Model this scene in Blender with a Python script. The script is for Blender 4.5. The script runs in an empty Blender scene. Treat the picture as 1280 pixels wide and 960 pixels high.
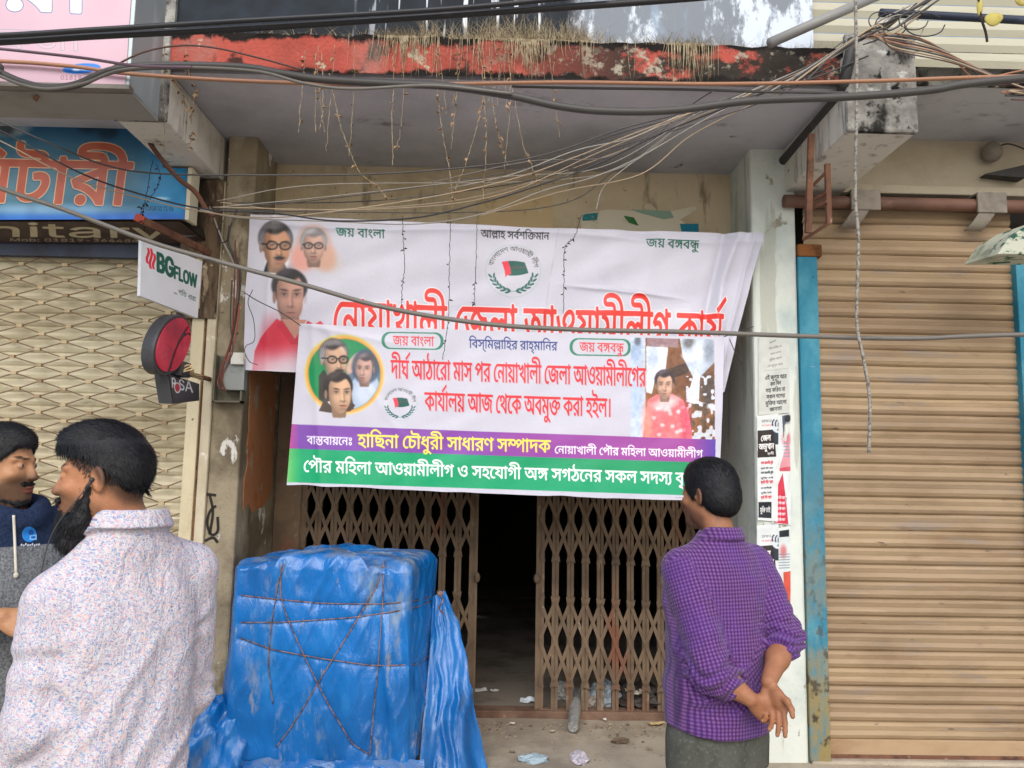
import bpy, bmesh, math, random
import numpy as np
from mathutils import Vector, Matrix, noise as mnoise
random.seed(7); RNG = np.random.default_rng(7)
SC = bpy.context.scene
COL = SC.collection
R = math.radians

# ------------------------------------------------------------------ camera
CAM_Y, CAM_Z = -3.8, 1.62
cam_data = bpy.data.cameras.new('camera'); cam = bpy.data.objects.new('camera', cam_data); COL.objects.link(cam)
cam_data.sensor_width = 36; cam_data.lens = 27; cam_data.clip_start = .05; cam_data.clip_end = 1500
CR = Matrix.Rotation(R(-0.9), 3, 'Z') @ Matrix.Rotation(R(96.5), 3, 'X') @ Matrix.Rotation(R(1.0), 3, 'Z')
cam.matrix_world = Matrix.Translation((0, CAM_Y, CAM_Z)) @ CR.to_4x4()
SC.camera = cam

# ------------------------------------------------------------------ daylight, open shade
SUN_EL, SUN_AZ = 38, -18
world = bpy.data.worlds.new('World'); SC.world = world; world.use_nodes = True
wn = world.node_tree.nodes; bg = wn['Background']
sky = wn.new('ShaderNodeTexSky'); sky.sky_type = 'NISHITA'; sky.sun_disc = False
sky.sun_elevation = R(SUN_EL); sky.sun_rotation = R(180 + SUN_AZ); sky.air_density = 1.0; sky.dust_density = 2.0; sky.ozone_density = 0.6
world.node_tree.links.new(sky.outputs[0], bg.inputs['Color']); bg.inputs['Strength'].default_value = 0.15
sd = bpy.data.lights.new('sun', 'SUN'); sun = bpy.data.objects.new('sun', sd); COL.objects.link(sun)
sd.energy = 1.5; sd.angle = R(38); sd.color = (1, .985, .965)
_s = Vector((math.sin(R(SUN_AZ)) * math.cos(R(SUN_EL)), -math.cos(R(SUN_AZ)) * math.cos(R(SUN_EL)), math.sin(R(SUN_EL))))
sun.rotation_euler = _s.to_track_quat('Z', 'Y').to_euler(); sun.location = (0, -6, 9)
SC.view_settings.view_transform = 'Standard'; SC.view_settings.look = 'None'
SC.view_settings.exposure = 0.45; SC.view_settings.gamma = 1; SC.view_settings.use_curve_mapping = False
SC.cycles.max_bounces = 8; SC.cycles.diffuse_bounces = 5; SC.cycles.use_denoising = True

# ------------------------------------------------------------------ measuring helpers
def ray(px, py):
    return CR @ Vector(((px - 640) / 960, -(py - 480) / 960, -1))
def P(px, py, y):
    d = ray(px, py); t = (y - CAM_Y) / d.y
    return Vector((0, CAM_Y, CAM_Z)) + d * t
def PZ(px, py, z):
    d = ray(px, py); t = (z - CAM_Z) / d.z
    return Vector((0, CAM_Y, CAM_Z)) + d * t
def lin(c):
    if isinstance(c, str):
        c = [int(c[i:i + 2], 16) / 255 for i in (0, 2, 4)]
    return tuple((v / 12.92 if v <= .04045 else ((v + .055) / 1.055) ** 2.4) for v in c)

# ------------------------------------------------------------------ objects
def put(name, data, parent=None):
    o = bpy.data.objects.new(name, data); COL.objects.link(o)
    if parent is not None: o.parent = parent
    return o
def tag(o, label=None, cat=None, group=None, kind=None):
    if label: o['label'] = label
    if cat: o['category'] = cat
    if group: o['group'] = group
    if kind: o['kind'] = kind
    return o
def thing(name, label, cat, loc=(0, 0, 0), group=None):
    o = put(name, None); o.location = loc; o.empty_display_size = .1
    return tag(o, label, cat, group)
def base_loc(o):
    v = Vector((0, 0, 0))
    while o is not None:
        v = v + o.location; o = o.parent
    return v
class MB:
    """collects world-space geometry of ONE mesh"""
    def __init__(s): s.v = []; s.f = []; s.uv = None
    def add(s, vs, fs):
        n = len(s.v); s.v += [tuple(v) for v in vs]; s.f += [tuple(i + n for i in f) for f in fs]; return s
    def box(s, x0, x1, y0, y1, z0, z1):
        return s.add([(x0, y0, z0), (x1, y0, z0), (x1, y1, z0), (x0, y1, z0), (x0, y0, z1), (x1, y0, z1), (x1, y1, z1), (x0, y1, z1)],
                     [(0, 3, 2, 1), (4, 5, 6, 7), (0, 1, 5, 4), (1, 2, 6, 5), (2, 3, 7, 6), (3, 0, 4, 7)])
    def hexa(s, a, b):
        """a: 4 corners of near face (ccw seen from near), b: 4 corners of far face"""
        return s.add(list(a) + list(b), [(0, 1, 2, 3), (7, 6, 5, 4), (0, 4, 5, 1), (1, 5, 6, 2), (2, 6, 7, 3), (3, 7, 4, 0)])
    def quad(s, a, b, c, d): return s.add([a, b, c, d], [(0, 1, 2, 3)])
    def grid(s, fn, nu, nv):
        vs = [fn(i / nu, j / nv) for j in range(nv + 1) for i in range(nu + 1)]
        return s.add(vs, [(j * (nu + 1) + i, j * (nu + 1) + i + 1, (j + 1) * (nu + 1) + i + 1, (j + 1) * (nu + 1) + i) for j in range(nv) for i in range(nu)])
    def bar(s, a, b, w, t, up=(0, -1, 0)):
        """flat bar from a to b, width w across, thickness t along 'up'"""
        a = Vector(a); b = Vector(b); d = (b - a).normalized(); u = Vector(up); u = (u - d * u.dot(d)).normalized(); q = d.cross(u)
        def r(c): return [c + q * (w / 2) + u * (t / 2), c - q * (w / 2) + u * (t / 2), c - q * (w / 2) - u * (t / 2), c + q * (w / 2) - u * (t / 2)]
        return s.add(r(a) + r(b), [(3, 2, 1, 0), (4, 5, 6, 7), (0, 1, 5, 4), (1, 2, 6, 5), (2, 3, 7, 6), (3, 0, 4, 7)])
    def tube(s, pts, r, n=8, taper=None, caps=True):
        pts = [Vector(p) for p in pts]; rings = []; T = None; u = None
        for i, p in enumerate(pts):
            t = (pts[min(i + 1, len(pts) - 1)] - pts[max(i - 1, 0)]).normalized()
            if u is None:
                u = t.orthogonal().normalized()
            else:
                u = (u - t * u.dot(t))
                u = u.normalized() if u.length > 1e-6 else t.orthogonal().normalized()
            w = t.cross(u); rr = r[i] if hasattr(r, '__len__') else r
            if taper: rr = rr * (1 + (taper - 1) * i / (len(pts) - 1))
            rings.append([p + (u * math.cos(2 * math.pi * k / n) + w * math.sin(2 * math.pi * k / n)) * rr for k in range(n)])
        fs = []
        for i in range(len(pts) - 1):
            for k in range(n): fs.append((i * n + k, i * n + (k + 1) % n, (i + 1) * n + (k + 1) % n, (i + 1) * n + k))
        if caps:
            fs.append(tuple(range(n - 1, -1, -1))); fs.append(tuple((len(pts) - 1) * n + k for k in range(n)))
        return s.add([v for q in rings for v in q], fs)
    def cyl(s, a, b, r, n=16): return s.tube([a, b], r, n)
    def prism(s, poly, off):
        """poly: list of points (planar), extruded by vector off"""
        off = Vector(off); n = len(poly); vs = [Vector(p) for p in poly] + [Vector(p) + off for p in poly]
        return s.add(vs, [tuple(range(n)), tuple(range(2 * n - 1, n - 1, -1))] + [(k, k + n, (k + 1) % n + n, (k + 1) % n) for k in range(n)])
    def ball(s, c, rx, ry=None, rz=None, nu=12, nv=8):
        ry = ry or rx; rz = rz or rx; c = Vector(c)
        vs = [c + Vector((0, 0, rz))]
        for j in range(1, nv):
            a = math.pi * j / nv
            vs += [c + Vector((rx * math.sin(a) * math.cos(2 * math.pi * i / nu), ry * math.sin(a) * math.sin(2 * math.pi * i / nu), rz * math.cos(a))) for i in range(nu)]
        vs.append(c - Vector((0, 0, rz)))
        fs = [(0, 1 + i, 1 + (i + 1) % nu) for i in range(nu)]
        for j in range(nv - 2):
            fs += [(1 + j * nu + i, 1 + (j + 1) * nu + i, 1 + (j + 1) * nu + (i + 1) % nu, 1 + j * nu + (i + 1) % nu) for i in range(nu)]
        e = len(vs) - 1; fs += [(e, e - nu + (i + 1) % nu, e - nu + i) for i in range(nu)]
        return s.add(vs, fs)
    def build(s, name, material, parent=None, smooth=False, bevel=0, fix=True):
        off = base_loc(parent) if parent is not None else Vector((0, 0, 0))
        me = bpy.data.meshes.new(name)
        me.from_pydata([(v[0] - off.x, v[1] - off.y, v[2] - off.z) for v in s.v], [], s.f)
        if fix:
            bm = bmesh.new(); bm.from_mesh(me); bmesh.ops.recalc_face_normals(bm, faces=bm.faces); bm.to_mesh(me); bm.free()
        if smooth: me.shade_smooth()
        me.materials.append(material)
        o = put(name, me, parent)
        if bevel:
            m = o.modifiers.new('bevel', 'BEVEL'); m.width = bevel; m.segments = 2; m.limit_method = 'ANGLE'; m.angle_limit = R(40)
        return o
def spline(pts, n=10):
    pts = [Vector(p) for p in pts]; out = []
    q = [pts[0] * 2 - pts[1]] + pts + [pts[-1] * 2 - pts[-2]]
    for i in range(1, len(q) - 2):
        a, b, c, d = q[i - 1:i + 3]
        for k in range(n):
            t = k / n
            out.append(.5 * ((2 * b) + (c - a) * t + (2 * a - 5 * b + 4 * c - d) * t * t + (3 * b - a - 3 * c + d) * t ** 3))
    out.append(pts[-1]); return out

# ------------------------------------------------------------------ materials
class NT:
    def __init__(s, m): s.t = m.node_tree; s.n = s.t.nodes; s.l = s.t.links
    def new(s, ty, **kw):
        n = s.n.new(ty)
        for k, v in kw.items():
            if k.startswith('i_'): n.inputs[k[2:].replace('_', ' ')].default_value = v
            else: setattr(n, k, v)
        return n
    def link(s, a, b): s.l.new(a, b)
def new_mat(name, rough=.8, metal=0, spec=.5):
    m = bpy.data.materials.new(name); m.use_nodes = True
    t = NT(m); b = t.n['Principled BSDF']
    b.inputs['Roughness'].default_value = rough; b.inputs['Metallic'].default_value = metal; b.inputs['Specular IOR Level'].default_value = spec
    return m, t, b
def noise_mask(t, vec, scale, lo, hi, stretch=(1, 1, 1), detail=6, rough=.6, off=0, dist=0):
    mp = t.new('ShaderNodeMapping'); mp.inputs['Scale'].default_value = stretch; mp.inputs['Location'].default_value = (off, off * .7, off * 1.3)
    t.link(vec, mp.inputs['Vector'])
    nz = t.new('ShaderNodeTexNoise'); nz.inputs['Scale'].default_value = scale; nz.inputs['Detail'].default_value = detail; nz.inputs['Roughness'].default_value = rough; nz.inputs['Distortion'].default_value = dist
    t.link(mp.outputs[0], nz.inputs['Vector'])
    mr = t.new('ShaderNodeMapRange'); mr.interpolation_type = 'SMOOTHSTEP'; mr.inputs['From Min'].default_value = lo; mr.inputs['From Max'].default_value = hi
    t.link(nz.outputs['Fac'], mr.inputs['Value']); return mr.outputs[0]
def mixc(t, fac, a, b):
    m = t.new('ShaderNodeMix'); m.data_type = 'RGBA'
    if isinstance(fac, (int, float)): m.inputs[0].default_value = fac
    else: t.link(fac, m.inputs[0])
    for v, i in ((a, 6), (b, 7)):
        if hasattr(v, 'is_output'): t.link(v, m.inputs[i])
        else: m.inputs[i].default_value = (*v, 1)
    return m.outputs[2]
def mulf(t, a, b):
    m = t.new('ShaderNodeMath', operation='MULTIPLY')
    for v, i in ((a, 0), (b, 1)):
        if hasattr(v, 'is_output'): t.link(v, m.inputs[i])
        else: m.inputs[i].default_value = v
    return m.outputs[0]
def bump(t, b, h, dist, strength=1.0, prev=None):
    n = t.new('ShaderNodeBump'); n.inputs['Strength'].default_value = strength; n.inputs['Distance'].default_value = dist
    t.link(h, n.inputs['Height'])
    if prev is not None: t.link(prev, n.inputs['Normal'])
    t.link(n.outputs[0], b.inputs['Normal']); return n.outputs[0]
def wm(name, base, layers=(), rough=.85, spec=.3, metal=0, bs=70, bd=.0015, attr=None, rvar=0, ext=None):
    """weathered surface: base colour, then layers (colour, scale, lo, hi, stretch, strength)"""
    m, t, b = new_mat(name, rough, metal, spec)
    co = t.new('ShaderNodeTexCoord').outputs['Object']
    if attr:
        a = t.new('ShaderNodeAttribute'); a.attribute_name = attr; c = a.outputs['Color']
    else:
        c = t.new('ShaderNodeRGB'); c.outputs[0].default_value = (*lin(base), 1); c = c.outputs[0]
    prev = None
    for k, L in enumerate(layers):
        col, sc, lo, hi = L[:4]; st = L[4] if len(L) > 4 else (1, 1, 1); stg = L[5] if len(L) > 5 else 1
        f = noise_mask(t, co, sc, lo, hi, st, 8, .62, 3.1 * k + 1.7)
        if stg != 1: f = mulf(t, f, stg)
        c = mixc(t, f, c, lin(col))
        if len(L) > 6: prev = bump(t, b, f, L[6], 1, prev)
    if ext: c = ext(t, co, c)
    t.link(c, b.inputs['Base Color'])
    if bd:
        nz = t.new('ShaderNodeTexNoise'); nz.inputs['Scale'].default_value = bs; nz.inputs['Detail'].default_value = 6; t.link(co, nz.inputs['Vector'])
        bump(t, b, nz.outputs['Fac'], bd, 1, prev)
    if rvar:
        f = noise_mask(t, co, 9, .3, .7); mr = t.new('ShaderNodeMapRange'); t.link(f, mr.inputs['Value']); mr.inputs['To Min'].default_value = rough - rvar; mr.inputs['To Max'].default_value = min(1, rough + rvar); t.link(mr.outputs[0], b.inputs['Roughness'])
    return m

# ------------------------------------------------------------------ lettering: glyph outlines, and a raster "print" laid into mesh colours
GLYPHS = [
2,57,100,33,-14,0,-28,20,-23,48,-20,76,-8,57,19,11,9,-62,21,-76,27,-34,18,1,19,0,18,32,0,33,0,16,-4,22,-2,9,16,1,-8,-16,-15,-22,-17,-14,-10,1,-10,0,-15,16,-9,28,0,21,0,22,16,46,18,17,-4,0,-13,0,-7,1,-76,1,0,37,234,1,0,-35,-78,1,-6,0,-10,0,-4,1,-21,-18,-22,-30,-7,-26,0,-11,0,-14,8,-12,5,1,9,0,15,18,10,17,21,-15,2,-10,4,-28,0,-15,0,-26,-12,-44,-25,-26,26,200,103,0,-24,4,-46,5,-27,-19,-7,-4,30,-5,54,0,33,0,26,5,42,3,15,-19,0,-27,18,-18,36,-6,25,19,9,4,-16,12,-22,20,-12,14,1,3,0,7,0,4,3,9,-35,-6,-22,-5,-44,
3,21,159,313,0,-35,-26,1,0,-275,-19,1,-11,28,-25,42,-34,30,-23,7,-9,47,8,10,17,18,17,20,9,9,-9,14,-25,22,-17,9,8,33,0,-7,-22,1,0,37,21,114,277,-80,1,-6,5,11,-4,21,-24,18,-24,6,-11,1,-27,-9,-8,-20,-20,-18,-18,-7,-9,-3,9,22,-6,32,-28,25,-40,11,-23,-4,-1,0,10,0,24,0,13,12,45,-3,-6,0,-9,16,0,15,0,14,9,16,6,1,6,0,9,-16,0,-13,0,-14,-9,-16,
2,17,152,313,0,-35,-27,1,0,-275,-19,1,-8,30,-26,50,-34,36,-19,7,-10,49,24,28,51,48,28,17,-6,-21,0,37,-108,1,0,37,13,106,237,5,-11,-19,-14,-42,-36,-18,-21,14,-6,30,-30,26,-44,8,-27,-3,1,0,12,-1,22,0,17,
1,21,69,313,0,-35,-26,1,0,-275,-19,1,0,235,-4,18,-11,24,-9,1,-2,1,0,37,3,1,6,0,13,-16,4,-15,0,2,0,18,0,7,0,39,13,1,5,-31,
3,10,31,157,15,-18,29,-52,23,-60,8,-29,-16,-15,-10,32,-21,50,-24,42,-17,21,16,20,245,0,20,9,30,16,18,10,1,10,0,16,-18,9,-30,0,-19,0,-22,-9,-30,-16,-18,-10,1,-10,0,-16,18,-9,30,12,37,245,0,-18,10,-18,8,1,8,0,10,18,0,19,0,16,-10,18,-8,1,-8,0,-10,-18,
1,55,185,313,0,-35,-26,1,0,-275,-19,1,0,169,1,-13,-5,16,-12,20,-8,1,-4,0,-7,-6,-5,-16,0,-13,0,-6,0,-8,0,-3,-16,-3,-1,22,-9,28,-13,14,-8,1,-7,0,-9,-10,-5,-18,0,-9,0,-20,15,-28,13,-9,-6,-35,-12,8,-20,24,-10,40,0,25,0,22,10,34,19,16,11,1,13,0,19,-18,8,-21,-4,1,3,16,14,18,8,1,9,0,13,-14,8,-13,-3,-5,0,10,0,20,0,13,0,43,-142,1,0,37,
4,19,224,313,0,-35,-24,1,0,-275,-20,1,-7,30,-21,44,-13,17,7,35,9,-12,21,-38,5,-19,0,8,-1,14,0,12,0,9,0,181,-182,1,0,37,38,94,47,-17,0,-31,32,-27,76,-12,67,19,13,8,-52,20,-66,25,-30,15,1,14,0,17,16,7,32,0,19,0,30,-15,36,-12,1,-8,0,-9,-16,0,-13,0,-4,1,-12,1,-3,-19,-7,-1,10,-2,18,0,9,0,18,10,26,16,12,9,1,15,0,22,-26,12,-46,0,-29,0,-28,-13,-46,-25,-28,9,86,233,-1,16,-13,24,-11,7,6,23,11,-5,14,-10,13,-28,1,-21,21,292,313,0,-35,-26,1,0,-275,-20,1,0,241,-4,20,-10,16,-8,1,-2,1,0,37,2,1,7,0,13,-16,4,-15,-1,2,-1,18,0,7,0,39,14,1,6,-31,
2,53,185,313,0,-35,-26,1,0,-169,-19,1,0,77,1,-13,-5,16,-12,18,-8,1,-4,0,-7,-6,-5,-14,0,-15,0,-6,0,-8,0,-3,-16,-1,-2,30,-18,34,-12,1,-10,0,-10,-18,0,-15,0,-20,13,-20,11,-7,-6,-35,-11,6,-17,22,-10,34,0,27,0,18,10,30,18,18,10,1,15,0,19,-20,8,-21,-4,1,3,16,14,18,8,1,9,0,13,-14,8,-11,-3,-7,0,10,0,22,0,11,0,31,-142,1,0,37,45,72,101,10,0,17,-18,5,-13,2,10,10,10,6,1,8,0,12,-14,8,-11,-10,9,0,6,0,12,0,9,0,25,19,1,0,-141,-19,1,0,91,8,-43,-6,14,-11,18,-6,1,-5,0,-7,-14,0,-13,0,-4,0,-8,0,-3,-15,-1,-2,26,-13,28,-10,1,-7,0,-8,-14,0,-9,0,-14,10,-18,11,-7,-7,-33,-15,10,-18,36,0,29,0,26,18,34,
3,44,60,251,20,0,24,-26,12,-40,0,-21,0,-40,-29,-48,-28,-3,3,7,11,-6,25,-24,25,-32,12,-17,-11,-27,-16,24,-26,32,-25,26,-28,18,-17,9,3,37,9,-6,16,-4,12,1,18,0,19,18,7,26,0,15,0,26,-19,30,-15,1,-9,0,-11,-8,-5,-14,0,-9,0,-4,1,-8,0,-3,-18,-5,-1,6,-1,18,0,7,0,18,10,26,20,14,9,44,233,-2,16,-12,24,-12,7,6,23,12,-5,14,-10,12,-28,2,-21,4,135,313,0,-35,-137,1,0,37,
2,44,173,313,0,-35,-26,1,0,-275,-19,1,0,177,5,-31,-7,22,-12,22,-5,1,-3,0,-6,-8,-8,-24,-6,-21,-7,-24,-11,-32,-12,-14,-9,1,-7,0,-12,10,-12,26,-7,23,15,19,7,-24,9,-14,5,1,4,0,8,10,9,26,6,23,6,17,6,28,12,20,8,1,8,0,13,-18,9,-17,-5,-1,-1,12,0,20,0,11,0,49,-130,1,0,37,14,68,137,-3,34,-5,40,-6,11,-7,12,-21,12,-16,5,3,39,14,-9,14,-4,19,-16,12,-22,6,-32,1,-23,
1,4,-64,355,82,105,10,-27,-80,-107,
3,13,172,313,0,-35,-26,1,0,-275,-20,1,0,257,2,11,-1,8,-1,18,0,13,0,41,14,1,6,-31,23,90,315,10,0,16,-14,14,-28,4,-17,-2,-51,-7,36,-21,40,-13,1,-10,0,-12,-22,0,-19,0,-20,16,-26,18,-1,-1,-37,-17,2,-21,24,-10,36,0,25,0,28,10,34,17,16,23,19,315,11,0,18,-16,12,-38,0,-29,0,-20,-10,-38,-20,-22,-16,1,-2,39,13,0,14,14,6,22,0,11,0,20,-13,24,-13,1,-5,0,-8,-2,-6,-3,-2,39,6,2,10,2,
1,33,69,313,0,-35,-26,1,0,-275,-19,1,0,277,-26,1,0,37,22,1,-4,8,-8,22,-3,11,9,30,19,48,27,28,18,1,14,0,24,-12,23,-26,24,-34,13,-19,-10,-27,-18,28,-27,38,-25,18,-15,1,-13,0,-21,-18,-15,-36,-6,-21,2,-6,8,-20,4,-7,
4,31,122,265,18,0,20,-36,0,-29,0,-22,-12,-34,-20,-26,-14,-9,-7,35,16,12,18,24,0,21,0,16,-10,16,-10,1,-9,0,-15,-10,-12,-14,-7,-18,0,-5,0,-8,5,-8,8,-3,-5,-35,-14,4,-13,26,0,23,0,16,10,32,17,24,23,16,23,164,85,0,-38,-30,-46,-26,1,-16,0,-30,22,-26,48,-21,80,-8,59,19,13,9,-64,23,-80,30,-38,20,1,16,0,19,22,0,27,0,18,-12,24,-10,7,20,19,11,-12,12,-34,22,190,237,15,0,19,-34,0,-27,0,-14,-7,-32,-17,-28,-16,-7,-6,37,13,6,14,22,0,15,0,18,-11,14,-6,1,-9,0,-15,-20,-12,-27,-8,15,7,26,15,30,15,12,4,235,313,0,-35,-237,1,0,37,
2,37,158,313,0,-35,-26,1,0,-275,-20,1,0,69,5,-27,-9,28,-18,44,-19,28,-12,1,-9,0,-13,-18,0,-19,0,-16,12,-22,12,-7,-7,-39,-13,10,-17,28,-8,32,0,19,0,24,12,32,18,16,10,1,15,0,23,-22,17,-36,7,-23,-4,-1,-1,12,-1,24,0,13,0,137,-114,1,0,37,15,75,163,0,-4,-1,-6,0,-1,-19,11,0,30,-9,34,-20,20,-16,5,3,37,11,-7,12,-2,19,-14,13,-28,7,-42,
1,36,154,313,0,-35,-27,1,0,-275,-19,1,0,123,4,-27,-8,22,-20,38,-20,22,-10,1,-9,0,-13,-20,0,-19,0,-14,10,-22,12,-7,-10,-35,-15,12,-17,44,0,27,0,26,11,32,19,16,9,1,13,0,22,-18,18,-32,9,-19,-4,-1,-1,12,0,22,0,13,0,91,-110,1,0,37,
4,66,56,45,-9,0,-16,22,-7,25,14,19,5,-14,7,-12,5,1,5,0,8,12,6,17,4,10,2,16,0,9,0,22,-7,30,-13,18,-9,1,-8,0,-7,-14,0,-11,0,-4,1,-12,1,-5,-18,-7,-2,10,-2,20,0,7,0,20,10,22,16,12,8,1,15,0,21,-24,11,-50,0,-33,0,-6,0,-10,0,-3,-12,15,6,20,19,34,25,24,17,7,14,-27,-7,-22,-7,-48,0,-23,0,-24,5,-44,4,-23,-19,-7,-4,28,-5,52,0,29,0,18,5,42,5,21,7,-3,-10,-2,-19,-16,-19,-32,-8,-25,-8,-22,-11,-26,-11,-12,9,18,301,11,-5,14,-10,13,-28,1,-21,-20,-1,-1,16,-13,24,-11,7,22,120,217,-16,0,-24,38,-7,35,21,7,3,-20,9,-20,10,-6,4,1,9,0,8,16,0,11,0,10,-4,12,-3,3,22,7,2,-8,2,-14,0,-7,0,-20,-10,-26,-16,-12,8,184,313,0,-35,-36,1,-3,1,-56,1,-3,1,-88,1,0,37,
5,14,129,291,0,-289,-19,1,-11,24,-21,26,-20,14,-12,5,-10,45,11,14,27,26,28,26,13,11,-5,-23,0,127,13,110,165,5,-13,-11,-8,-22,-20,-20,-20,-8,-9,-2,9,18,-8,29,-26,12,-21,0,8,-1,26,0,9,4,-2,277,0,37,198,1,0,-35,23,46,257,12,0,22,-18,20,-34,10,-21,-10,-29,-8,22,-18,30,-17,16,-9,1,-7,0,-9,-12,0,-13,0,-8,5,-14,5,-5,-12,-29,-9,12,-9,32,0,17,0,20,10,26,15,14,22,174,113,0,-18,3,-40,3,-19,-17,-7,-4,22,-4,46,0,21,0,18,3,40,4,21,2,-5,-11,-6,-22,-18,-11,-7,-2,35,10,8,28,22,13,9,14,-27,-5,-22,-4,-44,
1,35,-72,-131,-6,0,-16,10,-12,26,0,21,0,26,20,30,18,1,15,0,29,-22,30,-40,16,-25,-11,-27,-17,28,-27,38,-25,18,-12,1,-9,0,-9,-14,0,-9,0,-14,10,-12,6,1,10,0,11,16,6,22,2,24,0,11,0,35,19,1,0,-25,0,-14,-3,-38,-10,-36,-19,-22,
1,33,89,313,0,-35,-5,1,-8,-4,-18,-24,-16,-36,-10,-52,0,-27,0,-36,11,-44,16,-18,8,1,6,0,9,6,5,7,9,-29,-7,-10,-15,-8,-8,1,-16,0,-24,32,-14,60,0,41,0,42,16,66,26,46,16,11,-16,-15,-4,-2,-11,0,-7,1,-34,1,0,37,
1,34,153,313,0,-35,-113,1,0,-149,-4,11,10,24,26,38,30,32,17,15,16,-31,-5,-18,-6,-34,-2,-36,0,-21,0,-24,4,-46,4,-27,-18,-7,-5,30,-5,54,0,33,0,20,3,36,5,28,3,9,3,-1,-14,-10,-27,-34,-26,-42,-14,-27,-15,21,0,169,-22,1,0,37,
2,31,127,315,19,0,22,-38,0,-33,0,-24,-12,-38,-22,-28,-14,-11,-8,37,17,12,19,30,0,23,0,20,-11,20,-10,1,-9,0,-16,-12,-12,-20,-7,-20,0,-7,0,-8,5,-12,8,-1,-5,-37,-14,6,-14,28,0,23,0,16,10,36,18,28,23,18,23,170,113,0,-40,-30,-52,-27,1,-17,0,-32,26,-26,54,-23,90,-8,65,19,11,10,-72,24,-90,33,-42,21,1,16,0,20,26,0,29,0,20,-13,26,-10,9,20,19,11,-12,12,-38,
1,48,69,277,-26,1,0,-275,-19,1,0,277,-26,1,0,37,26,1,-2,32,-14,44,-24,24,-30,12,-17,1,-15,0,-21,-6,-11,-12,0,-9,0,-10,12,-4,7,1,24,1,13,0,16,-10,4,-9,5,-10,4,-24,0,-19,-17,1,0,12,-2,16,-3,5,-3,4,-7,2,-7,1,-24,1,-10,0,-16,6,-5,5,-6,8,-5,20,0,11,0,30,32,34,34,1,50,0,55,-70,3,-75,25,1,
1,52,121,1,0,213,5,-31,-8,26,-16,36,-14,24,-14,12,-8,1,-14,0,-16,-28,-6,-17,-4,-3,4,8,14,8,10,1,12,0,14,-18,6,-28,0,-13,0,-28,-20,-48,-20,-21,-13,37,13,12,20,28,0,21,0,12,-8,14,-8,1,-6,0,-12,-6,-6,-5,-20,33,7,28,18,38,21,20,12,1,12,0,21,-18,20,-34,10,-25,-5,7,0,6,-1,30,0,15,0,53,13,1,6,-31,26,1,0,-35,-26,1,0,-275,
1,28,89,313,0,-35,-5,1,-8,-4,-18,-24,-16,-36,-10,-52,0,-27,0,-36,11,-44,16,-18,8,1,6,0,9,6,5,7,9,-29,-7,-10,-15,-8,-8,1,-16,0,-24,32,-14,60,0,41,0,38,12,60,20,46,23,30,11,9,
3,22,176,313,0,-35,-26,1,0,-275,-19,1,-7,20,-18,38,-22,32,-26,24,-16,7,-6,47,12,-17,23,-8,32,-32,22,-40,7,-19,-1,12,0,24,0,13,0,249,13,1,6,-31,17,112,237,0,-30,-15,-40,-27,-24,-18,-3,-12,5,-4,25,20,2,26,18,12,28,0,19,0,16,-7,26,-8,13,14,27,8,-16,11,-38,23,46,217,-16,0,-18,30,0,29,0,12,4,20,2,9,19,-9,-2,-6,-3,-14,0,-7,0,-12,8,-14,6,1,4,0,12,8,11,24,6,25,14,7,0,-23,-5,-22,-14,-34,-18,-16,
3,19,204,313,0,-35,-81,1,0,-31,0,-7,0,-235,-19,1,-8,30,-26,52,-33,34,-18,7,-10,49,25,28,48,44,27,17,-5,-19,0,39,-106,1,0,37,14,104,235,5,-13,-13,-8,-27,-24,-26,-24,-11,-11,14,-6,30,-30,25,-44,6,-27,-2,1,-1,12,0,22,0,17,22,190,145,0,-16,-6,-30,-15,-18,-13,1,-4,0,-7,0,-3,3,1,37,1,-2,5,0,3,1,12,0,7,20,0,13,0,26,-26,38,-25,9,0,37,20,-4,31,-30,19,-48,
2,21,159,313,0,-35,-26,1,0,-275,-19,1,-11,28,-25,42,-34,30,-23,7,-9,47,8,10,17,18,17,20,9,9,-9,14,-25,22,-17,9,8,33,0,-7,-22,1,0,37,21,114,277,-80,1,-6,5,11,-4,21,-24,18,-24,6,-11,1,-27,-9,-8,-20,-20,-18,-18,-7,-9,-3,9,22,-6,32,-28,25,-40,11,-23,-4,-1,0,10,0,24,0,13,
1,4,-34,-7,62,-99,-11,-25,-63,95,
3,17,152,313,0,-35,-27,1,0,-275,-19,1,-8,30,-26,50,-34,36,-19,7,-10,49,24,28,51,48,28,17,-6,-21,0,37,-108,1,0,37,13,106,237,5,-11,-19,-14,-42,-36,-18,-21,14,-6,30,-30,26,-44,8,-27,-3,1,0,12,-1,22,0,17,12,46,-3,-6,0,-9,16,0,15,0,14,9,16,6,1,6,0,9,-16,0,-13,0,-14,-9,-16,
1,50,160,313,0,-35,-26,1,0,-275,-19,1,-8,22,-25,38,-34,28,-18,3,-9,43,5,10,11,14,12,16,6,9,14,-3,-3,-4,-5,0,-3,1,-14,0,-20,14,-10,30,0,19,0,22,14,34,15,19,17,-17,-14,-10,-12,-28,0,-15,0,-18,13,-16,9,1,6,0,13,8,8,11,11,-29,-10,-10,-19,-26,-19,-26,-7,-11,-3,11,29,-10,37,-40,13,-29,0,8,0,18,0,11,0,195,-117,1,0,37,
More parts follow.
